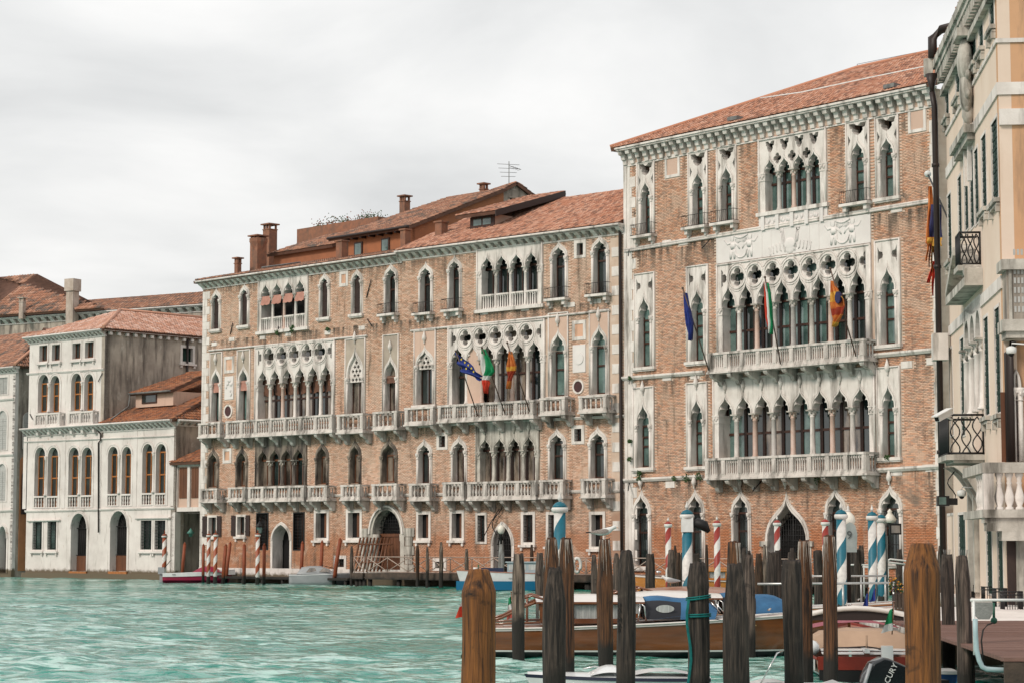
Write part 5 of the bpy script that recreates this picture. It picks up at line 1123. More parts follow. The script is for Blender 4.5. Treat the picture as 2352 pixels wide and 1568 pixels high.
q = MB(fr); P = [fr.p(x, y) for x, y in ((228, 988), (234, 996), (234, 1010), (229, 1016), (229, 1222))]; q.tube([(a, .12, z) for a, z in P], .06, 6); q.build('drain_pipe', [PIPE], lb)
for x, y, x2, y2 in ((236, 856, 228, 876), (70, 950, 77, 962)):
    a, c_ = fr.p(x, y), fr.p(x2, y2); q = MB(fr); q.tube([(a[0], .05, a[1]), (c_[0], .10, c_[1])], .035, 5); q.build('wall_anchor', [IRON], lb)
# small loggia bridging the side canal
pb = thing('canal_loggia', 'small roofed loggia with brown shutters bridging the dark side canal', 'loggia', RS.M)
F3 = Frame(*(RS.w3(.25, 0, 0).xy), fr.phi); a0, a1 = F3.U(404, 1110), F3.U(461, 1110); z0, z1 = F3.Z(430, 1172), F3.Z(430, 1063)
q = MB(F3); q.box(a0, a1+1, -3, 0, z0, z1); q.build('wall', [PINKP], pb)
q = MB(F3); q.box(a0-.1, a1+1, .0, .12, z0-.05, z0+.25); q.box(a0-.1, a1+1, .0, .10, z1-.22, z1); q.build('string_course', [WHI], pb)
for x0, x1 in ((413, 432), (441, 460)):
    u0, u1 = F3.U(x0, 1110), F3.U(x1, 1110); q = MB(F3); n = 4
    for k in range(n): q.box(u0+(u1-u0)*k/n, u0+(u1-u0)*(k+1)/n-.02, .002, .05+.006*(k % 2), z0+.9, z1-.3)
    q.build('shutter', [DOORW], pb)
for x in (408, 436.5, 463): u = F3.U(x, 1110); q = MB(F3); q.box(u-.14, u+.14, .001, .14, z0+.251, z1-.221); q.build('pilaster', [WHI], pb)
tiles(F3, pb, [(a0-.2, .5, z1+.08), (a1+1, .5, z1+.08), (a1+1, -3, z1+1.6), (a0+1.2, -3, z1+1.6)], 0, TILEO, .24, .4)
dk = thing('side_passage', 'dark brown back wall in the shade under the canal loggia', 'wall', RS.M); q = MB(F3); q.box(a0-.1, a1+3, -3.6, -3.1, -.5, z0-.01); q.build('wall', [STUC], dk)
# ================================================================== houses farther left and behind
p0 = LB.w3(-1.6, 0, 0); LL = Frame(p0.x, p0.y, 46.6); LL2 = Frame(*(LL.w3(-11, 0, 0).xy), 46.6)
fl = thing('shuttered_house', 'pale house with grey louvred shutters cut by the left edge', 'house', LL2.M); fr = LL2
gx = fr.U(33, 1000); zt3 = fr.Z(15, 842, .3)
wl_ = []
for x0, x1, yt, ys, yb, kd in ((-4, 18, 867, 867, 905, 'rect'), (-6, 16, 948, 962, 1032, 'round'), (-6, 14, 1070, 1082, 1150, 'round')):
    u0, u1 = fr.U(x0, (ys+yb)/2), fr.U(x1, (ys+yb)/2); c = (u0+u1)/2; hw = (u1-u0)/2; zs, zb, za = fr.Z(5, ys), fr.Z(5, yb), fr.Z(5, yt); za = max(za, zs+(hw if kd == 'round' else .01))
    q = MB(fr); q.slab([arch(c, hw+.18, zb-.05, zs, za+.18, kd), arch(c, hw, zb, zs, za, kd)], -.1, .05); w = q.build('window', [WHI], fl)
    wl_.append(arch(c, hw+.02, zb, zs, za+.02, kd))
    for s in (-1, 1):
        q = MB(fr); a, b_ = sorted((c+s*.02, c+s*(hw-.03)))
        for k in range(14): z = zb+(zs-zb)*k/14; q.box(a, b_, -.10, -.06+.02*(k % 2), z, z+(zs-zb)/14-.02)
        q.box(a, b_, -.12, -.10, zb, zs); q.build('shutter', [SHUTW], w)
    q = MB(fr); q.slab([arch(c, hw+.03, zs, zs, za, kd)] if kd == 'round' else [rect(c-hw, c+hw, za-.05, za)], -.11, -.08); q.build('back_panel', [SHUTW], w)
d = gothic(fr, fl, -10, 22, 14, 1208, 1235, 1315, kind='round', glass=DARK, sash=IRON, sill=False, caps=False, rails=(), mt=WHI, name='doorway', deep=.7)
wl_.append(EXC[fl.name][-1][1])
q = MB(fr); q.slab([rect(gx-14, gx, -.5, zt3-.1)]+wl_, -.3, 0); q.build('wall', [WHI], fl)
cornice(fr, fl, gx-14, gx+.3, zt3, step=.5, depth=.4, h=.4, mt=WHI, heavy=False)
for a in ((915, 912), (1042, 1040), (1170, 1168)): ledge(fr, fl, ((0, a[0]), (33, a[1])), .18, .15, WHI)
SL = Frame(*(fr.w3(gx, 0, 0).xy), fr.phi+90); le2 = SL.U(72, 1000)
q = MB(SL); q.slab([rect(0, le2+4, -.5, zt3-.1)], -.3, -.001); q.build('side_wall', [STUC], fl)
q = MB(SL); q.slab([arch(SL.U(57, 1000)+.3, .7, SL.Z(55, 1310), SL.Z(55, 1060), SL.Z(55, 1045), 'round')], -.05, .05); q.build('arched_recess', [OCHR], fl)
for y0, y1 in ((945, 1030), (1078, 1180)):
    q = MB(SL); u = SL.U(57, 1000)+.3; z0, z1 = SL.Z(55, y1), SL.Z(55, y0); q.slab([arch(u, .55, z0, z1-.5, z1, 'round')], .05, .10)
    for k in range(12): q.box(u-.5, u+.5, .10, .13, z0+.1+(z1-z0-.8)*k/12, z0+.1+(z1-z0-.8)*(k+.7)/12)
    q.build('shutter', [SHUTW if y0 < 1000 else SHUTB], fl)
tiles(fr, fl, [(gx-14, .4, zt3+.02), (gx+.4, .4, zt3+.02), (gx-3.0, -6, zt3+3.6), (gx-14, -6, zt3+3.6)], 0, TILED, .24, .4)
tiles(SL, fl, [(-.4, .4, zt3+.02), (le2+3, .4, zt3+.02), (le2+3, -3, zt3+3.6), (6, -3, zt3+3.6)], 0, TILED, .24, .4)
q = MB(fr); q.tube([(gx+.4, .4, zt3+.12), (gx-3, -6, zt3+3.7)], .13, 6); q.build('ridge_tile', [TILEL], fl)
# big house behind with the pale chimney
BKp = LB.w3(0, -22, 0); BK = Frame(BKp.x, BKp.y, 60); bh = thing('rear_house', 'large tiled house behind the white house with a tall pale chimney', 'house', BK.M); fr = BK
a0, a1 = fr.U(-20, 740), fr.U(480, 740); z0 = fr.Z(60, 727, .3); 
q = MB(fr); q.box(a0, a1, -10, 0, 2, z0-.1); q.build('wall', [STUC], bh)
cornice(fr, bh, a0, a1, z0, step=.9, depth=.5, h=.55, mt=WHI, heavy=False)
ra = fr.p(20, 641, -8); rm = fr.p(120, 690, -8); rb_ = fr.p(465, 707, -8)
um = fr.U(190, 700, .5)
tiles(fr, bh, [(a0, .5, z0+.05), (a1, .5, z0+.05), (a1, -8, rb_[1]), (a0, -8, rm[1]-.3)], 0, TILED, .34, .55)
vl = fr.U(232, 735, .9)
zt9 = fr.Z(-4, 636, -6)
tiles(fr, bh, [(a0, 1.0, z0+.2), (fr.U(238, 738, 1.0), 1.0, z0+.2), (fr.U(-4, 636, -6), -6, zt9), (a0, -6, zt9)], 0, TILED, .34, .55)
chimney(fr, bh, 149, 183, 640, 733, 1.2, 'big', CHIMW); chimney(fr, bh, 42, 60, 682, 722, 1.2, 'pot', CHIMW); chimney(fr, bh, 365, 398, 714, 722, -3, 'block', CHIM)
# ================================================================== cream building at the right
cb = thing('cream_building', 'cream rendered building with dark green shutters and iron balconies at the right', 'building', CR.M)
fr = CR; Wc = CR.len; H_c = []; zroof = fr.Z(2180, 86, .3)
def cwin(x0, x1, yt, yb, kind='rect', sh=True, slab=True, label=None):
    ym = (yt+yb)/2; u0, u1 = fr.U(x0, ym), fr.U(x1, ym); c = (u0+u1)/2; hw = max(.50, (u1-u0)/2); xc = (x0+x1)/2; zt, zb = fr.Z(xc, yt), fr.Z(xc, yb)
    H_c.append(arch(c, hw+.01, zb, zt-.02, zt, 'rect')); f = .09
    q = MB(fr); q.slab([rect(c-hw-f, c+hw+f, zb-.05, zt+f), rect(c-hw, c+hw, zb, zt)], -.3, .02); w = q.build('window', [STONE], cb)
    for s in (-1, 1):
        q = MB(fr); a, b_ = sorted((c+s*.015, c+s*(hw-.01))); q.box(a, b_, -.08, -.03, zb, zt); n = int((zt-zb)/.16)
        for k in range(n): z = zb+.05+(zt-zb-.1)*k/n; q.box(a+.05, b_-.05, -.029, -.015+.010*(k % 2), z, z+.12)
        q.build('shutter', [SHUTG], w)
    if slab:
        q = MB(fr); q.box(c-hw-.2, c+hw+.2, -.02, .17, zb-.18, zb-.06); q.box(c-hw-.16, c+hw+.16, -.02, .11, zb-.27, zb-.201)
        for s in (-1, 1): q.box(c+s*(hw+.05)-.09, c+s*(hw+.05)+.09, -.02, .12, zb-.45, zb-.271)
        q.build('sill', [STONE2], w)
    return c, hw, zb, zt, w
for a in ((2172, 2179.7, 172, 268), (2195.3, 2206, 112, 222), (2231.4, 2242.4, 45, 148), (2248.6, 2258.8, 12, 115), (2273, 2284, -30, 66)): cwin(*a)
for a in ((2177.6, 2186, 446, 598), (2201.3, 2209.5, 405, 552), (2215.8, 2224.6, 382, 530), (2228, 2237, 345, 525), (2239.4, 2247.8, 342, 515)): cwin(*a, slab=a[0] < 2180)
for a in ((2255.5, 2266.4, 310, 480), (2278.7, 2293, 276, 462)): cwin(*a)
for a in ((2182.4, 2189.5, 800, 1000), (2207.3, 2215.7, 776, 1000)): cwin(*a, slab=False)
for a in ((2261.4, 2272, 728, 953), (2286.8, 2298, 706, 948)): cwin(*a)
for a in ((2178, 2192, 1183, 1336), (2203, 2219, 1181, 1340), (2267, 2280, 1197, 1362), (2293, 2305, 1215, 1375)): cwin(*a, slab=False)
for xa, ya, xb, yb, h in ((2173, 390, 2296, 186, .35), (2184, 739, 2303, 642, .35), (2170, 300, 2290, 105, .12)):
    ua, ub = 0, Wc; z = fr.Z((xa+xb)/2, (ya+yb)/2); z = (fr.Z(xa, ya)+fr.Z(xb, yb))/2; q = MB(fr); q.box(-.02, Wc+.03, -.02, .05, z-h, z); q.box(Wc+.031, Wc+.05, -.9, .05, z-h, z); q.build('string_course', [STONE], cb)
# triple lights with columns on the main floor, arch over them
def arcade_c(x0, x1, n, yt, ys, yb, label):
    u0, u1 = fr.U(x0, (ys+yb)/2), fr.U(x1, (ys+yb)/2); zs, zb, za = fr.Z((x0+x1)/2, ys), fr.Z((x0+x1)/2, yb), fr.Z((x0+x1)/2, yt); st = (u1-u0)/n
    H_c.append(rect(u0, u1, zb, za)); out = [(u0, zs)]
    for i in range(n): out += arch(u0+st*(i+.5), st/2-.12, zs, zs, min(za-.1, zs+st*.6), 'round')[1:][::-1]
    out += [(u1, zs), (u1, za), (u0, za)]; q = MB(fr); q.slab([out], -.3, .05); b = q.build('arcade', [STONE], cb)
    for i in range(n+1): column(fr, b, min(max(u0+st*i, u0+.15), u1-.15), -.05, zb, zs, .15, STONE)
    q = MB(fr); q.box(u0, u1, -.6, -.5, zb, za); q.build('shutter', [SHUTG], b); return u0, u1, zs, zb, za
A = arcade_c(2219, 2258, 3, 690, 790, 950, '')
q = MB(fr); m = (A[0]+A[1])/2; w_ = (A[1]-A[0])/2+.5; zt = A[4]+.2; q.box(m-w_, m+w_, 0, .55, zt, zt+.25)
for s in (-1, 1):
    v = [q.pt(m+s*w_, d_, zt+.25) for d_ in (.0, .55)]+[q.pt(m+s*.35, d_, zt+1.3) for d_ in (.55, .0)]+[q.pt(m+s*w_, d_, zt+.5) for d_ in (.0, .55)]+[q.pt(m+s*.35, d_, zt+1.55) for d_ in (.55, .0)]
    for f in ((0, 1, 2, 3), (4, 5, 6, 7), (1, 2, 6, 5), (0, 1, 5, 4), (0, 3, 7, 4), (3, 2, 6, 7)): q.face([v[k] for k in f])
q.build('broken_pediment', [STONE2], cb)
# upper pediment and the coat of arms hung at the top floor
u0, u1 = fr.U(2192, 300, .3), fr.U(2240, 270, .3); z = fr.Z(2220, 300, .3); q = MB(fr); q.box(fr.U(2206, 320), fr.U(2240, 270), .0, .36, z, z+.25); q.box(fr.U(2207, 320), fr.U(2239, 270), .0, .24, z-.2, z-.001); q.build('window_hood', [STONE2], cb)
a = fr.p(2212, 92, .25); q = MB(fr); ca = a[0]; q.box(ca-.6, ca+.6, 0, .5, a[1], a[1]+.25); q.ball((ca, .20, a[1]-.7), .6, .25, .75, 10, 6); q.ball((ca, .18, a[1]-1.6), .45, .22, .8, 10, 6); q.ball((ca, .14, a[1]-2.3), .25, .2, .35, 8, 5)
for i in range(10): t = i*.63; q.ball((ca+.55*math.cos(t), .18, a[1]-1.2+1.0*math.sin(t)), .14, .10, .16, 6, 4)
q.build('coat_of_arms', [STONE2], cb)
# pointed arch heads on the triple window
c_ = fr.U(2226, 330); q = MB(fr); z_ = fr.Z(2226, 350); q.slab([ring(arch(c_, .60, z_-1.0, z_, z_+2.2, 'pointed'), arch(c_, .42, z_-1.0, z_, z_+1.9, 'pointed'))], .0, .12); q.build('arch_head', [STONE], cb)
q = MB(fr); q.slab([rect(0, Wc, -.6, zroof-.1)]+H_c, -.35, 0); q.box(.1, Wc-.1, -.8, -.7, 0, zroof-.3, 1); q.build('wall', [CREAM, DARK], cb)
# eaves: gutter and dentils
b = MB(fr); b.box(-.3, Wc+.1, -.3, .40, zroof-.05, zroof+.22); b.box(-.2, Wc+.06, -.3, .32, zroof-.25, zroof-.051); b.box(-.1, Wc+.1, -.3, .18, zroof-1.05, zroof-.85); b.box(-.30, -.05, .41, .70, zroof-.3, zroof+.3); co_ = b.build('cornice', [STONE2], cb)
k = MB(); k.box(-.12, .12, -.28, 0, -.62, -.252); km = k.mesh('bracket', STONE2)
for i in range(34): inst('bracket', km, fr.M @ T(.2+(Wc-.4)*i/33, 0, zroof), co_)
q = MB(fr); q.lathe(.05, .46, zroof-1.0, [(.06, 0), (.10, .3), (.22, .72)], 8); q.tube([(.05, .46, zroof-.9), (.02, .38, zroof-1.4), (.0, .36, 1.0)], .105, 8)
for z in (zroof-3.5, zroof-7, zroof-10, 5.5): q.lathe(.0, .38, z, [(.135, 0), (.135, .12)], 8)
q.build('drain_pipe', [PIPE], cb)
z = fr.Z(2176, 778, .4); q = MB(fr); q.box(-.34, .34, .1, .6, z-.45, z+.45); q.build('stone_block', [STONE], cb)
q = MB(fr); q.box(.3, 3.0, -3.2, -1.6, zroof, zroof+4); q.build('chimney', [CHIMW], cb); q = MB(fr); q.tube([(-.1, .4, zroof+.3), (-.1, .4, zroof+1.0), (.2, .1, zroof+1.25), (1.0, -.6, zroof+1.25)], .16, 8); q.build('vent_pipe', [PIPE], cb)
tiles(fr, cb, [(-.2, .3, zroof+.25), (Wc+.2, .3, zroof+.25), (Wc+.2, -6, zroof+3), (-.2, -6, zroof+3)], 0, TILE)
# orange side wall that faces the camera
SR = Frame(*(fr.w3(Wc, 0, 0).xy), fr.phi+90); gxo = SR.p(2339, 900)
q = MB(SR); gz0, gz1 = SR.Z(2337, 1330), SR.Z(2337, 860)
q.slab([rect(0, 14, -.6, zroof-.1)], -.35, -.002); q.build('side_wall', [ORAN], cb)
for y, w_ in ((264, 28), (612, 30)): z = SR.Z(2300, y); q = MB(SR); q.box(.0, .75, -.001, .10, z-.3, z+.15); q.build('band_return', [STONE], cb)
d = gothic(SR, cb, 2324, 2348, 2343, 858, 890, 1060, kind='pointed', glass=GLASS, sill=False, caps=True, m_=.12, deep=.05, rails=())
q = MB(SR); z0_, z1_ = SR.Z(2318, 1060), SR.Z(2318, 812); uu = SR.U(2318, 950); q.tube([(uu, .16, z0_), (uu, .16, z1_), (uu+.15, .1, z1_+.3)], .13, 8); q.build('drain_pipe', [PIPE], cb)
q = MB(SR); uu = SR.U(2307, 950); q.box(uu-.10, uu+.10, -.001, .06, SR.Z(2307, 1060), SR.Z(2307, 900)); q.build('brown_board', [DOORW], cb)
# projecting box bay high on the side wall
z0_, z1_ = SR.Z(2330, 742), SR.Z(2330, 630); u0_ = SR.U(2304, 700, .9); q = MB(SR); q.box(u0_+.1, u0_+5, .01, .95, z0_, z1_); by = q.build('box_bay', [STUC], cb)
q = MB(SR); q.box(u0_-.05, u0_+5, 0, 1.10, z1_, z1_+.28); q.box(u0_-.05, u0_+5, 0, 1.08, z0_-.32, z0_-.001); q.box(u0_+.05, u0_+5, 0, .98, z0_-.5, z0_-.321); q.build('cornice', [STONE2], by)
for i in range(5):
    uu = u0_+.15+i*.62; q = MB(SR); q.box(uu, uu+.08, .951, 1.0, z0_, z1_); q.build('mullion', [STONE2], by); q = MB(SR)
    for a_ in range(7):
        for b_ in range(4): q.box(uu+.14+.1*b_, uu+.20+.1*b_, .951, .965, z0_+.2+.26*a_, z0_+.36+.26*a_)
    o = q.build('lattice', [SHUTW], by); o['kind'] = 'stuff'
# stone balcony wrapping the corner
bz1, bz0 = SR.Z(2320, 1062, .5), SR.Z(2320, 1188, .5); 
for F_, s0, s1 in ((SR, -.75, 3.0),):
    q = MB(F_); q.box(s0, s1, .0, .9, bz0, bz0+.22); q.box(s0+.05, s1, .0, .8, bz0-.14, bz0-.001); bb = q.build('balcony', [STONE2], cb)
    q = MB(F_); q.box(s0, s1, .62, .92, bz1-.28, bz1); q.box(s0, s0+.3, -4, .619, bz1-.28, bz1-.002); q.build('handrail', [STONE2], bb); bm_ = baluster_mesh(bz1-.28-bz0-.23, 'vase', STONE)
    for i in range(3): q = MB(F_); q.box(s0+.02+.9*i*1.5, s0+.30+.9*i*1.5, .64, .90, bz0+.221, bz1-.281); q.build('post', [STONE], bb)
    for i in range(6):
        if i not in (3,): inst('baluster', bm_, F_.M @ T(s0+.45+.27*i, -.77, bz0+.222) @ Matrix.Scale(1.6, 4, (1, 0, 0)), bb)
    for i in range(5): inst('baluster', bm_, F_.M @ T(s0+.16, -.3+.45*i, bz0+.222) @ Matrix.Scale(1.5, 4, (0, 1, 0)), bb)
    q = MB(F_); q.box(s0, s0+.3, -4, -.001, bz0, bz0+.22); q.build('floor_slab', [STONE2], bb)
    for k in range(3):
        P = [(s0+.1, .1+.28*k, bz0-.15), (s0+.3, .1+.28*k, bz0-.32), (s0+.6, .1+.28*k, bz0-.42), (s0+.8, .1+.28*k, bz0-.62)]; q = MB(F_); q.box(s0+.1, s0+1.15, .1+.28*k, .26+.28*k, bz0-.36, bz0-.142); q.box(s0+.5, s0+1.15, .1+.28*k, .26+.28*k, bz0-.62, bz0-.361); q.build('corbel', [STONE2], bb)
# iron balconies on the main floors
def iron_balc(xn, xf, yr, ys, dep, solid):
    u1 = fr.U(xn, (yr+ys)/2, 0); u0 = fr.U(xf, (yr+ys)/2, dep); z1, z0 = fr.Z(xn, yr, 0), fr.Z(xn, ys, 0)
    q = MB(fr); q.box(u0-.05, u1+.05, -.02, dep+.08, z0-.16, z0); q.box(u0+.05, u1-.05, -.02, dep-.15, z0-.24, z0-.161); b = q.build('balcony', [STONE2], cb)
    q = MB(fr)
    for z in (z0+.04, z1): q.tube([(u0, 0, z), (u0, dep, z), (u1, dep, z), (u1, 0, z)], .035, 5)
    for (u, w) in ((u0, dep), (u1, dep), (u1, .03)): q.tube([(u, w, z0), (u, w, z1)], .03, 5)
    n = int((u1-u0)/.11)
    for i in range(1, n): u = u0+(u1-u0)*i/n; q.tube([(u, dep, z0), (u, dep, z1)], .014, 4)
    q.build('iron_railing', [IRON], b)
    for s in (0, 1, 2):
        h = z1-z0; q = MB(fr); P = [(u1, .04+(dep-.08)*(s+.5+.42*math.sin(t*math.pi*2+s*2.1))/3.0, z0+h*(.05+.9*t)) for t in [i/14 for i in range(15)]]; q.tube(P, .022, 5); P = [(u1, .04+(dep-.08)*(s+.5-.42*math.sin(t*math.pi*2+s*2.1))/3.0, z0+h*(.05+.9*t)) for t in [i/14 for i in range(15)]]; q.tube(P, .022, 5); q.build('iron_scroll', [IRON], b)
    return u0, u1, z0, b
a = iron_balc(2260.6, 2159, 951, 1043, 1.05, 1); 
q = MB(fr)
for uu in (a[0]+.3, (a[0]+a[1])/2, a[1]-.2):
    q = MB(fr); v0 = []; v1 = []
    for t in [i/8 for i in range(9)]:
        w_ = 1.0*(1-t); z_ = a[2]-.33-1.3*t**1.7
        for V_, du in ((v0, -.1), (v1, .1)): V_.append((q.pt(uu+du, w_, z_), q.pt(uu+du, 0, z_)))
    for i in range(8):
        for V_ in (v0, v1): q.face((V_[i][0], V_[i+1][0], V_[i+1][1], V_[i][1]))
        q.face((v0[i][0], v0[i+1][0], v1[i+1][0], v1[i][0]))
    q.build('corbel', [STONE2], a[3])
iron_balc(2253, 2196, 533, 610, .62, 0)
# portal arch, door columns
q = MB(fr); c_ = fr.U(2242, 1250); z_ = fr.Z(2242, 1205); q.slab([arch(c_, .9, 1.0, z_, z_+2.6, 'pointed'), arch(c_, .62, 1.0, z_, z_+2.1, 'pointed')], -.02, .16); q.slab([arch(c_, .64, 1.0, z_, z_+2.1, 'pointed')], .0, .01, 1); q.build('portal', [STONE2, DARK], cb)
# window railings of the ground floor over the walkway
for i, (x, w_) in enumerate(((2250, .3), (2270, .3), (2297, .3), (2320, .3))):
    pass
# cameras, lanterns and a basket of small fittings
def thing_at(name, label, cat, P, group=None): return thing(name, label, cat, Matrix.Translation(P), group)
def cctv_bullet(x, y, Y, label):
    P = atY(x, y, Y); t = thing_at('security_camera', label, 'camera', P); q = MB(WORLD); 
    q2 = MB(); ax = Vector((-.75, -.55, -.38)).normalized(); R_ = ax.to_track_quat('-Y', 'Z').to_matrix().to_4x4()
    def add(mb, mt, nm):
        me = mb.mesh(nm, mt); me.transform(R_); o = bpy.data.objects.new(nm, me); COL.objects.link(o); o.parent = t
    b = MB(); b.box(-.09, .09, -.30, .30, -.08, .08); add(b, SASHW, 'housing'); b = MB(); b.box(-.12, .12, -.38, .32, .081, .11); add(b, SASHW, 'sun_shield'); b = MB(); b.box(-.07, .07, -.315, -.301, -.06, .06); add(b, DARK, 'lens')
    b = MB(); b.tube([(0, .1, -.08), (.0, .3, -.25)], .03, 6); add(b, SASHW, 'bracket')
def cctv_dome(x, y, Y, label):
    P = atY(x, y, Y); t = thing_at('dome_camera', label, 'camera', P)
    b = MB(); b.lathe(0, 0, 0, [(.10, 0), (.14, .03), (.14, .16), (.06, .20)], 12); o = b.mesh('housing', SASHW); o = bpy.data.objects.new('housing', o); COL.objects.link(o); o.parent = t
    b = MB(); b.ball((0, 0, .01), .085, .085, .09, 10, 6); o = bpy.data.objects.new('lens', b.mesh('lens', DARK)); COL.objects.link(o); o.parent = t
    b = MB(); b.tube([(0, 0, .19), (.02, 0, .28), (.55, .1, .26), (.56, .1, -.05)], .025, 6); o = bpy.data.objects.new('bracket', b.mesh('bracket', SASHW)); COL.objects.link(o); o.parent = t
cctv_bullet(2167, 953, 63, 'white bullet camera at the near corner of the large iron balcony'); cctv_dome(2323, 812, 59, 'white dome camera on a bracket above the brown board of the orange wall'); cctv_dome(2209, 1139, 66, 'small white dome camera under the large iron balcony')
P = atY(2171, 1147, 66); t = thing_at('wall_lantern', 'black iron floodlight on a scrolled bracket beside the brown drain pipe', 'lantern', P)
for nm, mk, mt in (('housing', lambda b: b.box(-.24, .10, -.15, .15, -.18, .12), IRON), ('glass', lambda b: b.box(-.22, .0, -.155, -.151, -.14, .08), GLAST), ('bracket', lambda b: (b.tube([(.2+.12*math.sin(k*.9), 0, -.1+.12*k) for k in range(9)], .02, 5), b.box(.1, .35, -.12, .12, -.15, .05)), IRON)):
    b = MB(); mk(b); o = bpy.data.objects.new(nm, b.mesh(nm, mt)); COL.objects.link(o); o.parent = t
# furled flags on the far corner
t = thing('ragged_flag', 'tattered orange, navy and gold flag hanging behind the brown drain pipe', 'flag', CR.M); q = MB(CR); a, b_ = CR.p(2168, 440, 1.3), CR.p(2137, 398, 1.9)
wa, wb = .4, 2.6; Pa, Pb = atY(2176, 500, 75.2), atY(2131, 400, 78.5); q = MB(WORLD); q.tube([tuple(Pa), tuple(Pb)], .035, 6); q.build('flagpole', [IRON], t); q = MB(WORLD); q.ball(tuple(Pb), .13, n=8); q.build('pole_ball', [SASHW], t)
rows = []
strips = ((2141, 2168, 428, 2136, 2172, 560, VEO), (2144, 2172, 440, 2140, 2174, 580, VEB))
def hang(xs0, xs1, y0, xe0, xe1, y1, Y, m, nm, ph=0):
    q = MB(WORLD); R_ = []
    for i in range(13):
        f = i/12; r = []
        for j in range(7):
            g = j/6; x = -9+(xs0*(1-g)+xs1*g)*(1-f)+(xe0*(1-g)+xe1*g)*f+1.2*math.sin(f*5+ph); p = atY(x, y0+(y1-y0)*f, Y+.10*math.sin(j*2.2+ph+i*.3)); r.append(tuple(p))
        R_.append(r)
    q.grid(R_); q.build(nm, [m], t)
hang(2141, 2150, 428, 2136, 2156, 560, 77.4, VEO, 'cloth', 0); hang(2146, 2170, 470, 2144, 2174, 545, 77.2, VEB, 'cloth', 1); hang(2138, 2172, 546, 2140, 2172, 566, 77.1, VEY, 'cloth', 2)
for k in range(6): hang(2138+5*k, 2143+5*k, 560, 2135+6*k+2*math.sin(k), 2139+6*k, 600+14*(k % 3), 77.0+.1*k, (VEO, VER, VEY)[k % 3], 'fringe', k)
hang(2150, 2158, 600, 2138, 2146, 650, 77.3, ITR, 'ribbon', .5); hang(2150, 2160, 600, 2150, 2153, 680, 77.2, ITR, 'ribbon', 1.5)
# ================================================================== water and ground
WAT = bpy.data.materials.new('canal_water'); WAT.use_nodes = True; t = WAT.node_tree; n, l = t.nodes, t.links; b = n['Principled BSDF']
b.inputs['Roughness'].default_value = .11; b.inputs['IOR'].default_value = 1.55
g = n.new('ShaderNodeNewGeometry')
def wn(sc, st, det, dist=.4):
    mp = n.new('ShaderNodeMapping'); mp.inputs['Scale'].default_value = st; mp.inputs['Rotation'].default_value = (0, 0, .35); l.new(g.outputs['Position'], mp.inputs[0]); q = n.new('ShaderNodeTexNoise')
    q.inputs['Scale'].default_value = sc; q.inputs['Detail'].default_value = det; q.inputs['Distortion'].default_value = dist; l.new(mp.outputs[0], q.inputs['Vector']); return q.outputs[0]
mxw = n.new('ShaderNodeMix'); mxw.data_type = 'RGBA'; mr = n.new('ShaderNodeMapRange'); mr.inputs[1].default_value = .4; mr.inputs[2].default_value = .62; l.new(wn(.06, (1, 1.6, 1), 3), mr.inputs[0]); l.new(mr.outputs[0], mxw.inputs[0])
mxw.inputs[6].default_value = (.001, .15, .105, 1); mxw.inputs[7].default_value = (.002, .21, .155, 1); glint_fine = n.new('ShaderNodeMapRange'); glint_fine.inputs[1].default_value = .46; glint_fine.inputs[2].default_value = .57; l.new(wn(2.1, (.4, 1.3, 1), 9, 1.4), glint_fine.inputs[0])
lg_ = n.new('ShaderNodeMapRange'); lg_.inputs[1].default_value = .34; lg_.inputs[2].default_value = .50; l.new(wn(.045, (.6, 1.8, 1), 4, .8), lg_.inputs[0]); mm_ = n.new('ShaderNodeMath'); mm_.operation = 'MULTIPLY'; l.new(glint_fine.outputs[0], mm_.inputs[0]); l.new(lg_.outputs[0], mm_.inputs[1])
sky_glint = n.new('ShaderNodeMix'); sky_glint.data_type = 'RGBA'; l.new(mm_.outputs[0], sky_glint.inputs[0]); l.new(mxw.outputs[2], sky_glint.inputs[6]); sky_glint.inputs[7].default_value = (.40, .60, .54, 1); l.new(sky_glint.outputs[2], b.inputs['Base Color'])  # bright sky reflections painted into the water colour as pale mint noise patches
b1 = n.new('ShaderNodeBump'); b1.inputs['Strength'].default_value = .95; b1.inputs['Distance'].default_value = .12; l.new(wn(3.2, (1, 1.3, 1), 6, .8), b1.inputs['Height'])
b2_ = n.new('ShaderNodeBump'); b2_.inputs['Strength'].default_value = .45; b2_.inputs['Distance'].default_value = .55; l.new(wn(.75, (1, 1.5, 1), 3, .6), b2_.inputs['Height']); l.new(b1.outputs[0], b2_.inputs['Normal']); l.new(b2_.outputs[0], b.inputs['Normal'])
nx, ny = 520, 560; X = np.linspace(-62, 42, nx); tt = np.linspace(0, 1, ny); Yv = 22+40*tt+120*tt**2.2; GX, GY = np.meshgrid(X, Yv)
Hh = np.zeros_like(GX)
for i in range(46):
    lam = 10**rng.uniform(math.log10(.45), math.log10(4.5)); th = rng.normal(-1.25, .75); k = 2*math.pi/lam; amp = .0085*lam**.62; ph = rng.uniform(0, 6.28)
    w = k*(GX*math.cos(th)+GY*math.sin(th))+ph+.6*np.sin(GX*.13+GY*.21+i); fade = np.clip(2.2-GY/60*(.9/lam)**.5, 0, 1); Hh += amp*fade*(1-np.abs(np.sin(w/2)))**1.0*1.3 if i % 2 else amp*fade*np.sin(w)
calm = .55+.45*np.clip(np.sin(GX*.09+1.3)*np.sin(GY*.07+GX*.03)+.6, 0, 1); Hh *= calm; Hh -= Hh.mean()
edge = np.minimum(np.minimum((GX+62)/5, (42-GX)/5), np.minimum((GY-22)/3, (182-GY)/8)); Hh *= np.clip(edge, 0, 1)
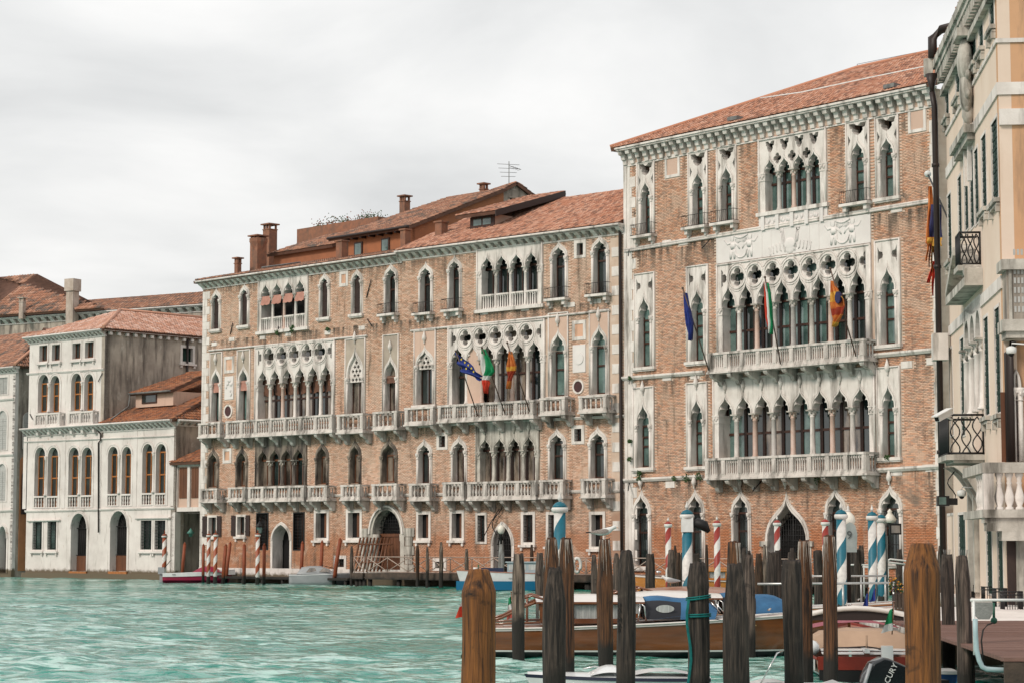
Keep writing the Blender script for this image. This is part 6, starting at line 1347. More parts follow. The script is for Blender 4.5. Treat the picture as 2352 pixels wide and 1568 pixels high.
V = np.stack([GX, GY, Hh], -1).reshape(-1, 3); I = np.arange(nx*ny).reshape(ny, nx); F = np.stack([I[:-1, :-1], I[:-1, 1:], I[1:, 1:], I[1:, :-1]], -1).reshape(-1, 4)
big = np.array([[-1500, -200, 0], [1500, -200, 0], [1500, 22, 0], [-1500, 22, 0], [-62, 22, 0], [42, 22, 0], [-62, 182, 0], [42, 182, 0], [-1500, 182, 0], [1500, 182, 0], [-1500, 1500, 0], [1500, 1500, 0]], float)
o_ = len(V); V = np.concatenate([V, big]); F = np.concatenate([F, np.array([[0, 1, 2, 3], [3, 4, 6, 8], [5, 2, 9, 7], [8, 9, 11, 10]])+o_])
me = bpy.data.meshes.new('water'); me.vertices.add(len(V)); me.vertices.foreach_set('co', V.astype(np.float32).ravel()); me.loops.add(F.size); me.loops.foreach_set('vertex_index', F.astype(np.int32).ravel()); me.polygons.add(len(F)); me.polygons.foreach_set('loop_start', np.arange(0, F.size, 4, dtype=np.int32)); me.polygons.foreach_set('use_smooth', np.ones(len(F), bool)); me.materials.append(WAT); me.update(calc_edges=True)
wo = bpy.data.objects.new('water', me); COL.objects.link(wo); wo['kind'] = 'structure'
# ================================================================== woods and paints of the foreground
def wood(name, c1, c2, **k): return mat(name, c1, c2, k.pop('scale', 22), .8, 1.0, 30, stretch=(1, 1, .07), obj=True, low=(k.pop('low', .55), (.018, .015, .012)), sscale=26, sst=.045, streak=k.pop('streak', (.008, .006, .005)), streak_amt=k.pop('streak_amt', .50), **k)
PO = wood('pile_orange', (.25, .095, .022), (.13, .048, .013), spot=(2.6, .585, (.018, .010, .006)), streak=(.018, .009, .006), streak_amt=.46)
PD = wood('pile_dark', (.085, .062, .048), (.022, .017, .014), spot=(3, .60, (.10, .078, .06)))
PG = wood('pile_grey', (.17, .125, .10), (.06, .044, .035), spot=(3, .6, (.018, .014, .012)))
PB = wood('pile_brown', (.095, .048, .024), (.022, .012, .008), streak=(.010, .007, .005), streak_amt=.48)
PS = wood('pile_streaked', (.17, .070, .026), (.065, .028, .013), spot=(3, .60, (.014, .009, .007)))
PL = wood('pile_pale', (.28, .215, .165), (.09, .065, .05), spot=(3, .6, (.04, .03, .022)), low=.95)
GUANO = mat('dropping_white', (.42, .38, .34), (.25, .20, .16), 9, .9, obj=True)
def pile(xl, xr, yt, label, mt=PG, Y=None, d=.30, head=.7, flat=.55, yb=None, lean=0., streak=False, xb=None, face=8, spikes=False, group='old wooden mooring piles'):
    if Y is None: Y = EYE*FV/(yb-HZ) if yb else d*FV/(xr-xl)
    xc = (xl+xr)/2; P = atY(xc, yt, Y); r = (xr-xl)/2*Y/FV; h = P.z; base = atY(xb if xb else xc, HZ+EYE*FV/Y if False else HZ+60, Y); bx = P.x+(0 if not xb else (xb-xc)*Y/FV)
    t = thing('mooring_pile', label, 'mooring pile', Matrix.Translation((bx, Y, 0)), group); t['category'] = 'mooring pile'
    nseg = 34; q = MB(); rows = []; ph = random.random()*6; cr_ = [(random.random()*6.28, random.uniform(.05, .13), random.uniform(.04, .10)) for _ in range(7)]; kn = [(random.random()*6.28, random.uniform(.4, h-.3), random.uniform(-.05, .05)) for _ in range(4)]
    zz = [-1.0]+[ (h-head)*i/9 for i in range(10)]+[h-head+head*i/7 for i in range(1, 8)]+[h+.001]
    for zi, z in enumerate(zz):
        f = max(0, min(1, (z-(h-head))/head)); rr = r*(1-(1-flat)*f**(1.0 if mt is PO else 1.25)) if f > 0 else r*(1.0-.05*math.sin(z*1.7+ph)-.02*max(0, h-head-z)); row = []
        if zi == len(zz)-1: rr *= (.93 if mt is PO else .80)
        ox = (P.x-bx)*max(0, z)/h+.035*r*math.sin(z*2.3+ph)
        for k in range(nseg):
            a = 2*math.pi*k/nseg; fac = 1+.03*math.sin(a*3+ph+z*.4)+((.015 if mt is PO else .05)*math.cos(a*face/2+ph) if f > 0 else 0)+.02*math.sin(a*5+z*3+ph)+.016*math.sin(a*11+ph*3+z*1.3)
            for c_, wd, dp in cr_:
                d_ = abs((a-c_-.06*math.sin(z*2+c_)+math.pi) % (2*math.pi)-math.pi); fac -= dp*max(0, 1-d_/wd)*(.4+.6*abs(math.sin(z*.9+c_*3)))*(1-.5*f)
            for c_, kz, dp in kn:
                d_ = abs((a-c_+math.pi) % (2*math.pi)-math.pi); fac += dp*math.exp(-(d_/.35)**2-((z-kz)/.16)**2)
            top_ = r*(.10*math.sin(a*2+ph)+.05*math.sin(a*5+ph*2))*(.3 if mt is PO else 1) if zi >= len(zz)-2 else 0
            row.append((ox+rr*fac*math.cos(a), rr*fac*math.sin(a), z+top_-(.03 if zi == len(zz)-1 and mt is not PO else 0)))
        rows.append(row)
    I_ = q.grid(rows, closed=True); q.face(I_[-1])
    q.build('shaft', [mt], t)
    if streak:
        for k in range(22):
            a = random.random()*6.28; L__ = random.uniform(.12, .42)*head*2.2; q = MB(); pts = []
            for j in range(6):
                z = h-.02-L__*j/5; f = max(0, (z-(h-head))/head); rr = r*(1-(1-flat)*f**1.25)*1.055; pts.append((rr*math.cos(a+.02*j), rr*math.sin(a+.02*j), z))
            q.tube(pts, [random.uniform(.004, .010)*(1-.15*j) for j in range(6)], 4); q.build('bird_dropping', [GUANO], t)
    if spikes:
        for k in range(7): a = k*.9; q = MB(); q.tube([(r*.4*math.cos(a), r*.4*math.sin(a), h-.02), (r*.55*math.cos(a), r*.55*math.sin(a), h+.10)], .004, 4); q.build('bird_spike', [LEAD], t)
    return t, r, h, (bx, Y)
PILE = {}
def pl_(k, *a, **kw): PILE[k] = pile(*a, **kw)
pl_(1, 1060, 1142, 1307, 'thick orange brown pile with a shouldered head, nearest the stern of the wooden taxi', PO, d=.40, head=.28, flat=.56, face=6, xb=1096)
pl_(2, 1176.9, 1205, 1271, 'pale weathered pile with a black wet foot beside the taxi stern', PL, yb=1519, head=.35, flat=.8)
pl_(3, 1248, 1299, 1303, 'short near black pile cut flat, standing in front of two streaked ones', PD, Y=32.6, head=.5, flat=.52)
pl_(4, 1247, 1286, 1235, 'brown pile with white dripped head, left of a touching twin', PS, Y=39.2, head=.7, flat=.55, streak=True)
pl_(5, 1281, 1319, 1235, 'brown pile with white dripped head, right of a touching twin', PS, Y=36.6, head=.6, flat=.6, streak=True)
pl_(6, 1370.5, 1407.6, 1236, 'tall brown pile streaked with white on which the brown winged gull stands', PS, Y=41.7, head=.9, flat=.55, streak=True)
pl_(7, 1417.5, 1460, 1264, 'dark grey pile with black letters painted down it', PD, Y=32.3, head=.45, flat=.62, xb=1437)
pl_(8, 1229, 1251, 1268.7, 'grey brown pile half hidden behind the left dripped twin', PG, d=.28, head=.8, flat=.6)
pl_(9, 1357, 1371.5, 1273, 'slim grey pile just left of the gull pile', PG, d=.24, head=.6, flat=.6)
pl_(10, 1407.6, 1424, 1270, 'grey pile with a dark capped head between the gull pile and the lettered pile', PG, d=.26, head=.5)
pl_(11, 1482.3, 1503.7, 1271, 'dark pile standing before the bow of the orange varnished boat', PD, d=.27, head=.3, flat=.8)
pl_(12, 1531.6, 1552, 1262, 'grey pile behind the standing white gull', PG, d=.28, head=.8, flat=.6)
pl_(13, 1545, 1556, 1252, 'reddish pile tip rising behind the pile beside the white gull', PB, d=.20, head=.6, flat=.4)
pl_(14, 1551, 1565, 1268, 'brown pile squeezed between a grey and a spiked one', PB, d=.20, head=.3)
pl_(15, 1563, 1587, 1268, 'dark pile topped with bird spikes left of the roped pile', PD, d=.29, head=.3, flat=.85, spikes=True)
pl_(16, 1587.6, 1607, 1270, 'dark pile rising behind the roped pile', PD, d=.26, head=.3, flat=.9)
pl_(17, 1578, 1629, 1291.6, 'wide dark pile tied round twice with teal rope', PD, Y=32.0, head=.4, flat=.68)
pl_(18, 1618.6, 1627.4, 1249.7, 'slender brown pile before the palace between striped poles', PB, d=.16, head=.8, flat=.5)
pl_(19, 1668, 1704, 1243, 'brown dripped pile behind the broad black pile', PS, Y=38.6, head=.8, flat=.72, streak=True)
pl_(20, 1658, 1715, 1294.5, 'broad near black pile in front of the brown dripped one', PD, Y=31.7, head=.75, flat=.6, xb=1692)
pl_(21, 1702, 1717, 1258, 'small dark pile tip right of the brown dripped pile', PD, d=.23, head=.5)
pl_(22, 1708, 1733, 1273, 'grey brown pile whose black foot stands beside the taxi hull', PG, yb=1506, head=.6, flat=.65)
pl_(23, 1731.8, 1753, 1270.6, 'brown pile with a pale split down its side', PB, d=.30, head=.7, flat=.6)
pl_(24, 1714, 1727, 1264, 'small dark pile end seen between two larger ones', PD, d=.2, head=.4)
pl_(25, 1750, 1761, 1250.4, 'thin pale pile left of the water gate', PL, d=.19, head=.7, flat=.5)
pl_(26, 1761.5, 1786.6, 1267, 'dark pile under the striped pole at the water gate', PD, d=.28, head=.35, flat=.8)
pl_(27, 1778, 1795, 1263.5, 'dark pile touching the right side of the one under the striped pole', PD, d=.2, head=.35, flat=.8)
pl_(28, 1809, 1828, 1268, 'grey pile with flat top in front of the iron water gate', PG, d=.25, head=.2, flat=.9)
pl_(29, 1811, 1827, 1257.5, 'dark pile tip rising over the flat grey one at the gate', PD, d=.19, head=.5)
pl_(30, 1795, 1841, 1286, 'massive bark covered dark pile right of the lettered boat bow', PD, Y=32.4, head=.35, flat=.86, xb=1820)
pl_(31, 1828, 1864, 1239.7, 'tall brown dripped pile behind the massive bark covered one', PS, Y=37.6, head=.9, flat=.6, streak=True)
pl_(32, 1887, 1921.6, 1229, 'tallest orange brown pile with dripped head before the striped teal pole', PS, Y=37.2, head=.85, flat=.66, streak=True)
pl_(33, 1868, 1889, 1263.5, 'dark pile just left of the tallest orange brown one', PD, d=.27, head=.2, flat=.9)
pl_(34, 1947.3, 1962, 1257.5, 'dark pile, left of three close together by the teal striped pole', PD, d=.26, head=.3, flat=.8)
pl_(35, 1960.5, 1977.5, 1260, 'dark pile, middle of three close together by the teal striped pole', PD, d=.26, head=.3, flat=.8, Y=70)
pl_(36, 1970, 1984.7, 1252, 'dark pile, right of three close together by the teal striped pole', PD, d=.26, head=.4, flat=.7, Y=78)
pl_(37, 2016.9, 2034.7, 1254, 'dark pile before the second pair of teal striped poles', PD, d=.27, head=.6, flat=.65)
pl_(38, 2056.9, 2074, 1260, 'lone dark pile behind the flower box', PD, d=.27, head=.6, flat=.6)
pl_(39, 2076.4, 2162, 1248, 'huge orange brown pile with a shouldered head, nearest the right edge', PO, d=.42, head=.33, flat=.58, face=6, xb=2111)
pl_(40, 2152.6, 2167, 1252.8, 'grey pile tip peeking right of the huge orange brown pile', PG, d=.25, head=.5)
pl_(41, 2159.7, 2190, 1273, 'dark pile between the huge orange pile and the grey one at the jetty', PD, Y=42, head=.45, flat=.75, spikes=True)
pl_(42, 2191.6, 2227.7, 1276, 'grey weathered pile topped with bird spikes beside the jetty rail', PG, Y=34, head=.5, flat=.68, spikes=True, xb=2213)
pl_(50, 803.7, 811.6, 1252.8, 'old grey post at the left end of the railed landing', PG, Y=132.5, head=.6)
pl_(51, 954.4, 963.5, 1251.8, 'brown post, left of three in front of the railed landing', PB, Y=128.0, head=.5)
pl_(52, 978, 985, 1255, 'thin post, middle of three in front of the railed landing', PL, Y=127.2, head=.5)
pl_(53, 1008.8, 1018, 1244, 'pale post, right of three in front of the railed landing', PL, Y=126.2, head=.6)
pl_(54, 1067, 1076.8, 1260, 'pale grey post behind the rail above the white and blue boat bow', PL, Y=123.5, head=.8)
pl_(55, 1217, 1225.7, 1250, 'dark brown post in front of the barred window', PB, Y=123.5, head=.6)
# teal rope and black letters
_, r, h, (bx, by) = PILE[17]; t = thing('mooring_rope', 'teal rope wound twice round the wide dark pile and hanging down', 'rope', Matrix.Translation((bx, by, 0))); ROPE = mat('rope_teal', (.0, .14, .13), (.0, .09, .09), 20, .8)
for y0, y1 in ((1377, 1370), (1415, 1413)):
    z0, z1 = atY(1600, y0, by).z, atY(1600, y1, by).z; q = MB(); q.tube([(1.08*r*math.cos(a), 1.08*r*math.sin(a), (z0+z1)/2+(z1-z0)/2*math.cos(a)) for a in [2*math.pi*k/20 for k in range(20)]], .014, 6, closed=True); q.tube([(1.08*r*math.cos(a), 1.08*r*math.sin(a), .03+(z0+z1)/2+(z1-z0)/2*math.cos(a)) for a in [2*math.pi*k/20 for k in range(20)]], .012, 6, closed=True); q.build('loop', [ROPE], t)
z0 = atY(1600, 1377, by).z
for k in range(3): q = MB(); q.tube([(-r*1.0+.01*k-.03*math.sin(j), -r*.55-.05, z0-(z0+.1)*j/10) for j in range(11)], .011, 5); q.build('hanging_end', [ROPE], t)
q = MB(); q.tube([(-r*1.05+.06*math.sin(k*1.3), -r*.6-.04+.02*math.cos(k), .22-.055*(k % 7)) for k in range(24)], .011, 5); q.build('coil', [ROPE], t)
def text_mesh(s, size, mt, ext=.003, name='lettering', space=1):
    c = bpy.data.curves.new(name, 'FONT'); c.body = s; c.size = size; c.extrude = ext; c.align_x = 'CENTER'; c.align_y = 'CENTER'; c.resolution_u = 2; c.space_character = space
    o = bpy.data.objects.new(name, c); COL.objects.link(o); bpy.context.view_layer.update(); me = bpy.data.meshes.new_from_object(o.evaluated_get(bpy.context.evaluated_depsgraph_get())); bpy.data.objects.remove(o); me.materials.clear(); me.materials.append(mt); return me
BLK = mat('black_paint', (.004, .004, .004), None, 3, .6)
tp, r, h, (bx, by) = PILE[7]
for i, ch in enumerate('PALMAR'):
    y = 1389+i*(1446-1389)/5; z = atY(1430, y, by).z; me = text_mesh(ch, .10, BLK, .004, 'letter'); o = bpy.data.objects.new('letter', me); COL.objects.link(o); o.parent = tp; xo = -.10; o.location = (xo, -math.sqrt(max(.0001, (r*1.02)**2-xo**2))-.012, z); o.rotation_euler = (math.pi/2, 0, -.62)
# ------------------------------------------------------------------ striped poles
WPA = mat('pole_white', (.66, .64, .61), (.55, .53, .50), 4, .5, streak=(.35, .32, .29), streak_amt=.28); TEAL = mat('pole_teal', (.003, .12, .17), (.003, .09, .13), 3, .45); REDP = mat('pole_red', (.32, .035, .025), (.25, .03, .02), 3, .5); REDO = mat('pole_rust', (.25, .055, .018), (.17, .04, .014), 3, .6, low=(.5, (.02, .015, .012))); WEED = mat('barnacle_foot', (.03, .022, .015), (.012, .012, .010), 6, .9)
def spiral_mat(name, cA, cB, pitch, foot):
    m = bpy.data.materials.new(name); m.use_nodes = True; t = m.node_tree; n, l = t.nodes, t.links; b = n['Principled BSDF']; b.inputs['Roughness'].default_value = .5
    tc = n.new('ShaderNodeTexCoord'); sp = n.new('ShaderNodeSeparateXYZ'); l.new(tc.outputs['Object'], sp.inputs[0])
    def mth(op, a, c=None):
        q = n.new('ShaderNodeMath'); q.operation = op
        for i, v in enumerate((a, c)):
            if v is None: continue
            if isinstance(v, (int, float)): q.inputs[i].default_value = v
            else: l.new(v, q.inputs[i])
        return q.outputs[0]
    an = mth('DIVIDE', mth('ARCTAN2', sp.outputs[1], sp.outputs[0]), 2*math.pi); s = mth('SUBTRACT', mth('DIVIDE', sp.outputs[2], pitch), an); fr_ = mth('FRACT', s); st = mth('GREATER_THAN', fr_, .5)
    nz = n.new('ShaderNodeTexNoise'); nz.inputs['Scale'].default_value = 9; nz.inputs['Detail'].default_value = 5; l.new(tc.outputs['Object'], nz.inputs['Vector'])
    mx = n.new('ShaderNodeMix'); mx.data_type = 'RGBA'; l.new(st, mx.inputs[0]); mx.inputs[6].default_value = (*cA, 1); mx.inputs[7].default_value = (*cB, 1)
    dk = n.new('ShaderNodeMix'); dk.data_type = 'RGBA'; dk.blend_type = 'MULTIPLY'; dk.inputs[0].default_value = .55; l.new(mx.outputs[2], dk.inputs[6]); l.new(nz.outputs[0], dk.inputs[7])
    wz = mth('LESS_THAN', mth('ADD', sp.outputs[2], mth('MULTIPLY', nz.outputs[0], -.5)), foot-.25); fm = n.new('ShaderNodeMix'); fm.data_type = 'RGBA'; l.new(wz, fm.inputs[0]); l.new(dk.outputs[2], fm.inputs[6]); fm.inputs[7].default_value = (.02, .016, .012, 1); l.new(fm.outputs[2], b.inputs['Base Color']); return m
def Yg(x, w, F_=None):
    F_ = F_ or G1; u = F_.U(x, HZ, w); return F_.w3(u, w, 0).y
def spiral(xl, xr, ytop, ybrim, Y, pal, label, group, turns=.9, dz=None, cap=True, base_d=.45, yb=None):
    if yb: Y = Yg((xl+xr)/2, 4.2) if xl > 390 else Yg(xl, 1.5, LB)
    xc = (xl+xr)/2; P = atY(xc, ybrim, Y); r = (xr-xl)/2*Y/FV; ztip = atY(xc, ytop, Y).z; h = P.z; t = thing('striped_pole', label, 'striped pole', Matrix.Translation((P.x, Y, 0)), group)
    n = 28; pitch = dz or r*7.5; cA = {TEAL: (.003, .15, .22), REDP: (.36, .035, .022), REDO: (.36, .075, .022)}[pal[0]]; q = MB(); q.lathe(0, 0, -.6, [(r*1.02, 0), (r*1.0, h*.5), (r*.98, h+.6)], n); q.build('shaft', [spiral_mat('spiral_paint', cA, (.80, .77, .73), pitch, base_d)], t)
    if cap:
        k = r; q = MB(); hh = max(.3, ztip-h)
        q.lathe(0, 0, h, [(k*1.0, -.02), (k*1.38, .02), (k*1.42, .07), (k*1.30, .11)], 16); q.build('brim', [pal[1] if pal[0] is TEAL else WPA], t)
        q = MB(); q.lathe(0, 0, h+.11, [(k*1.25, 0), (k*1.1, hh*.12), (k*.75, hh*.25), (k*.3, hh*.32), (.02, hh*.33)], 16); q.build('dome', [pal[0]], t)
        q = MB(); q.lathe(0, 0, h+.11+hh*.32, [(k*.22, 0), (k*.14, .03), (k*.32, hh*.10), (k*.36, hh*.22), (k*.22, hh*.36), (k*.08, hh*.50), (.01, hh*.56)], 10); q.build('finial', [WPA if pal[0] is not REDO else REDO], t)
    return t, P, r, Y
GB, GRR, GRO = 'teal and white striped poles', 'red and white striped poles before the tall palace', 'rust and white striped poles by the far water door'
spiral(1272, 1299.4, 1134.5, 1175, 52, (TEAL, WPA), 'largest teal and white striped pole rising behind the dripped twin piles', GB, dz=1.35)
s2, P2, r2, Y2 = spiral(1566, 1589.8, 1156, 1190, 58, (TEAL, WPA), 'teal and white striped pole carrying a black floodlight', GB, dz=1.3)
spiral(1920.6, 1943, 1157.7, 1190, 56, (TEAL, WPA), 'teal and white striped pole before the white globe lamp', GB, dz=1.1, base_d=.9)
spiral(1993, 2013, 1163.6, 1193, 60, (TEAL, WPA), 'teal and white striped pole, left of a close pair', GB, dz=1.1, base_d=.9)
spiral(2014, 2033.4, 1171, 1198, 66, (TEAL, WPA), 'teal and white striped pole, right of a close pair', GB, dz=1.2, base_d=.9)
spiral(1528, 1541.4, 1191.4, 1209, 85, (REDP, WPA), 'red and white striped pole, leftmost before the tall palace', GRR, dz=.95)
spiral(1639.6, 1653.9, 1189, 1207, 83, (REDP, WPA), 'red and white striped pole between the second and third arched doors', GRR, dz=.95)
spiral(1777.8, 1791.6, 1187.6, 1206, 86, (REDP, WPA), 'red and white striped pole overlapping the iron water gate', GRR, dz=.95)
spiral(1888, 1903, 1185.5, 1205, 80, (REDP, WPA), 'red and white striped pole left of the teal one with the globe lamp', GRR, dz=.95)
spiral(373, 383.3, 1217, 1233, 0, (REDO, WPA), 'rust and white striped pole at the corner of the white house', GRO, yb=1333, dz=1.0)
spiral(475.3, 484, 1219, 1232, 0, (REDO, WPA), 'rust and white striped pole, left of the close pair', GRO, yb=1336, dz=1.0)
spiral(490.8, 500, 1217, 1231, 0, (REDO, WPA), 'rust and white striped pole, right of the close pair', GRO, yb=1335, dz=1.0)
spiral(587.5, 597, 1217, 1231, 0, (REDO, WPA), 'rust and white striped pole left of the pointed doorway', GRO, yb=1333, dz=1.0)
def plainpole(xl, xr, yt, yb, label, lean=0):
    Y = Yg((xl+xr)/2, 3.6 if yb > 1330 else 1.0) ; P = atY((xl+xr)/2, yt, Y); r = (xr-xl)/2*Y/FV; t = thing('mooring_post', label, 'mooring post', Matrix.Translation((P.x-lean, Y, 0)), 'plain rust red mooring posts'); q = MB(); q.tube([(0, 0, -.6), (lean*.5, 0, P.z*.5), (lean, 0, P.z)], [r, r, r*.95], 12); q.build('shaft', [REDO], t); q = MB(); q.lathe(lean, 0, P.z, [(r*.9, 0), (r*.5, .1), (.01, .16)], 10); q.build('tip', [REDO], t)
for a in ((463.9, 470.9, 1252.8, 1333, 'rust red post left of the close striped pair'), (420.7, 428, 1249, 1322, 'rust red post behind the crimson boat before the dark side canal', .2), (514.5, 523, 1253, 1336, 'rust red post at the stern of the crimson boat', .2), (525.4, 532.4, 1247.8, 1326, 'rust red post leaning behind another at the stern of the crimson boat', .3), (557, 565.5, 1253, 1336, 'rust red post alone between boat and striped pole'), (603, 611, 1252, 1335, 'rust red post just right of the striped pole at the doorway'), (691, 699, 1247, 1327, 'rust red post rising behind the stern of the grey cabin boat', .1), (736, 744, 1245, 1326, 'rust red post behind the cabin of the grey boat', .1), (777, 786, 1239.6, 1327, 'tallest rust red post, leaning behind the bow of the grey boat', .45)): plainpole(*a[:5], lean=a[5] if len(a) > 5 else 0)
# floodlight on the striped pole
t = thing('floodlight', 'black floodlight clamped to a teal and white striped pole', 'floodlight', Matrix.Translation(P2)); z = atY(1600, 1205, Y2).z-P2.z
q = MB(); q.box(-r2*1.05, r2*1.1, -r2*1.1, r2*1.1, z-.18, z+.20); q.build('clamp_collar', [SASHW], t)
q = MB(); x0 = r2*1.1; P = [(x0, 0, z), (x0+.12, -.05, z+.05), (x0+.30, -.08, z-.02), (x0+.42, -.1, z-.18)]; q.tube(P, [.07, .15, .14, .05], 8); q.build('lamp_head', [BLK], t)
# ------------------------------------------------------------------ lamp posts
GLOB = mat('lamp_globe', (.72, .68, .60), None, 3, .3); 
def globe_lamp(x, y, r, Y, yb, label, ytop=None):
    P = atY(x, y, Y); t = thing('globe_lamp', label, 'street lamp', Matrix.Translation((P.x, Y, 0))); q = MB(); q.lathe(0, 0, P.z-r*1.3, [(r*.35, 0), (r*.75, r*.35), (r, r*1.1), (r*.9, r*1.7), (r*.5, r*2.2), (r*.22, r*2.4)], 14); q.build('globe', [GLOB], t)
    q = MB(); q.lathe(0, 0, P.z+r*1.05, [(r*.3, 0), (r*.34, r*.15), (r*.15, r*.4), (r*.2, r*.6), (.01, r*.9)], 10); q.build('cap', [WPA], t)
    q = MB(); q.lathe(0, 0, yb, [(.06, 0), (.05, P.z-r*1.5-yb), (.09, P.z-r*1.3-yb)], 8); q.build('post', [IRON], t); return t
globe_lamp(1151, 1214, .21, 120, 2.5, 'white globe lamp on a peeling wooden post in the water'); 
t, r, h, _ = pile(1144.8, 1158.4, 1241, 'peeling pale lamp post standing in the water before the white and blue boat', mat('peeling_post', (.34, .36, .35), (.14, .13, .12), 5, .8, .4, obj=True, stretch=(1, 1, .3), low=(.6, (.02, .02, .018))), yb=1352, head=.8, flat=.6, group=None); t['category'] = 'post'; t.name = 'lamp_post'
globe_lamp(1948, 1192, .19, 57.5, .5, 'white globe lamp between the teal striped pole and the third arched window')
P = atY(1952, 1230, 57.3); t = thing('number_sign', 'grey pier sign with the number 9 under the globe lamp', 'sign', Matrix.Translation(P)); q = MB(); q.slab([[(-.17, -.42), (.17, -.42), (.19, .05), (.14, .28), (0, .36), (-.14, .28), (-.19, .05)]], .0, .04); o = q.build('plate', [mat('sign_grey', (.22, .25, .24), (.30, .33, .32), 3, .6)], t); o.rotation_euler = (0, 0, math.pi)
o = bpy.data.objects.new('numeral', text_mesh('9', .30, mat('numeral_grey', (.06, .07, .07), None, 3, .6), .004, 'numeral')); COL.objects.link(o); o.parent = t; o.location = (-.02, -.06, .02); o.rotation_euler = (math.pi/2, 0, 0)
P = atY(2044, 1192, 66); t = thing('pier_lantern', 'gilded lantern arm on a pale post right of the teal striped pair', 'lantern', Matrix.Translation(P)); q = MB(); q.lathe(0, 0, -.1, [(.14, 0), (.20, .1), (.12, .22), (.06, .30), (.08, .34), (.01, .42)], 8); q.build('lantern_head', [GLOB], t); q = MB(); q.box(-.02, .32, -.12, .12, -.45, -.12); q.build('lamp_body', [BLK], t); q = MB(); q.box(.02, .28, -.125, -.121, -.40, -.18); q.build('lens', [GLASW], t); q = MB(); q.tube([(-.12, 0, -2.6), (-.10, 0, -.5), (-.25, 0, -.35), (-.02, 0, -.1)], .035, 6); q.build('bracket', [LEAD], t)
# ================================================================== landing stages before the palaces
PLNK = mat('deck_plank', (.085, .058, .042), (.045, .032, .025), 4, .8, .5, stretch=(1, 1, 1), low=(.5, (.02, .017, .014))); RAILM = mat('rail_pinkish', (.42, .33, .28), (.34, .24, .19), 5, .6); CHR = mat('polished_steel', (.62, .62, .61), None, 3, .25, metal=.9); GALV = mat('galvanised_rail', (.50, .50, .49), (.40, .40, .39), 5, .35, metal=.5)
def landing(fr, u0, u1, label, gaps=()):
    t = thing('landing_stage', label, 'landing stage', fr.M); q = MB(fr); q.box(u0, u1, .15, 3.2, .55, .78); q.box(u0-.05, u1+.05, 3.2, 3.3, .42, .80); q.build('deck', [PLNK], t)
    n = max(2, int((u1-u0)/2.4))
    for i in range(n+1): u = u0+.1+(u1-u0-.2)*i/n; q = MB(fr); q.lathe(u, 3.0, -.8, [(.13, 0), (.13, 1.32)], 8); q.build('support_post', [PLNK], t)
    n = max(1, int(round((u1-u0)/1.75)))
    for i in range(n):
        a, b_ = u0+(u1-u0)*i/n, u0+(u1-u0)*(i+1)/n
        if any(g0 < (a+b_)/2 < g1 for g0, g1 in gaps): continue
        q = MB(fr); z0, z1 = .80, 1.75; w = 3.15
        for p in (((a, w, z1), (b_, w, z1)), ((a, w, z0+.06), (b_, w, z0+.06)), ((a, w, z0), (a, w, z1)), ((b_, w, z0), (b_, w, z1)), ((a, w, z0+.1), (b_, w, z1-.05)), ((b_, w, z0+.1), (a, w, z1-.05))): q.tube(list(p), .028, 5)
        q.build('railing_panel', [RAILM], t)
    return t
landing(G1, G1.U(812, 1290, 3.2), G1.len+.2, 'dark timber landing with crossed pinkish rails before the round water gate'); landing(G2, .3, G2.len-.2, 'long timber landing with crossed rails before the nearer brick facade', gaps=((G2.U(1074, 1290, 3)+.0, G2.U(1078, 1290, 3)+.01),)); landing(FO, .2, FO.len-2, 'timber landing with crossed rails in front of the tall palace')
t = thing('slatted_boards', 'reddish slatted boards leaning on the wall left of the round water gate', 'boards', G1.M)
for i in range(9): u = G1.U(812, 1290, 1.2)+.33*i; q = MB(G1); a_ = [(u-.35, .35, 2.9), (u+.25, 1.5, .82)]; q.tube(a_, .065, 4); q.build('slat', [DOORW], t)
for z, w in ((1.4, 1.2), (2.5, .57)): q = MB(G1); q.tube([(G1.U(812, 1290, 1.2)-.2, w+.05, z), (G1.U(812, 1290, 1.2)+2.9, w+.05, z)], .05, 4); q.build('cross_batten', [DOORW], t)
P = atY(1325.5, 1297, 119); t = thing('life_ring', 'pale ring hung on the landing rail behind the dripped piles', 'life ring', Matrix.Translation(P)); q = MB(); q.tube([(.20*math.cos(a), 0, .38*math.sin(a)) for a in [2*math.pi*k/18 for k in range(18)]], .09, 8, closed=True); q.build('ring', [WPA], t)
q = MB(WORLD)
P0 = G1.w3(G1.U(500, 1320, 1.5), .3, 0); t = thing('low_jetty', 'low dark jetty in front of the pointed water door', 'jetty', G1.M); q = MB(G1); a, b_ = G1.U(505, 1322, 1.5), G1.U(800, 1322, 1.5); q.box(a, b_, .1, 1.6, .28, .42); q.build('deck', [PLNK], t)
for i in range(7): q = MB(G1); q.lathe(a+.3+(b_-a-.6)*i/6, 1.45, -.6, [(.1, 0), (.1, .88)], 8); q.build('support_post', [PLNK], t)
t = thing('wall_lamp', 'black lantern on the wall between barred window and pointed door', 'lantern', G1.M); u, z = G1.p(597, 1213, .6); q = MB(G1); q.tube([(u-.1, 0, z+.6), (u, .6, z+.75), (u, .6, z+.45)], .03, 5); q.build('bracket', [IRON], t); q = MB(G1); q.lathe(u, .6, z-.35, [(.10, 0), (.22, .45), (.30, .5), (.12, .72), (.03, .85)], 6, sm=False); q.build('lamp_case', [IRON], t); q = MB(G1); q.lathe(u, .6, z-.30, [(.13, 0), (.225, .38)], 6, sm=False); q.build('glass', [GLAST], t)
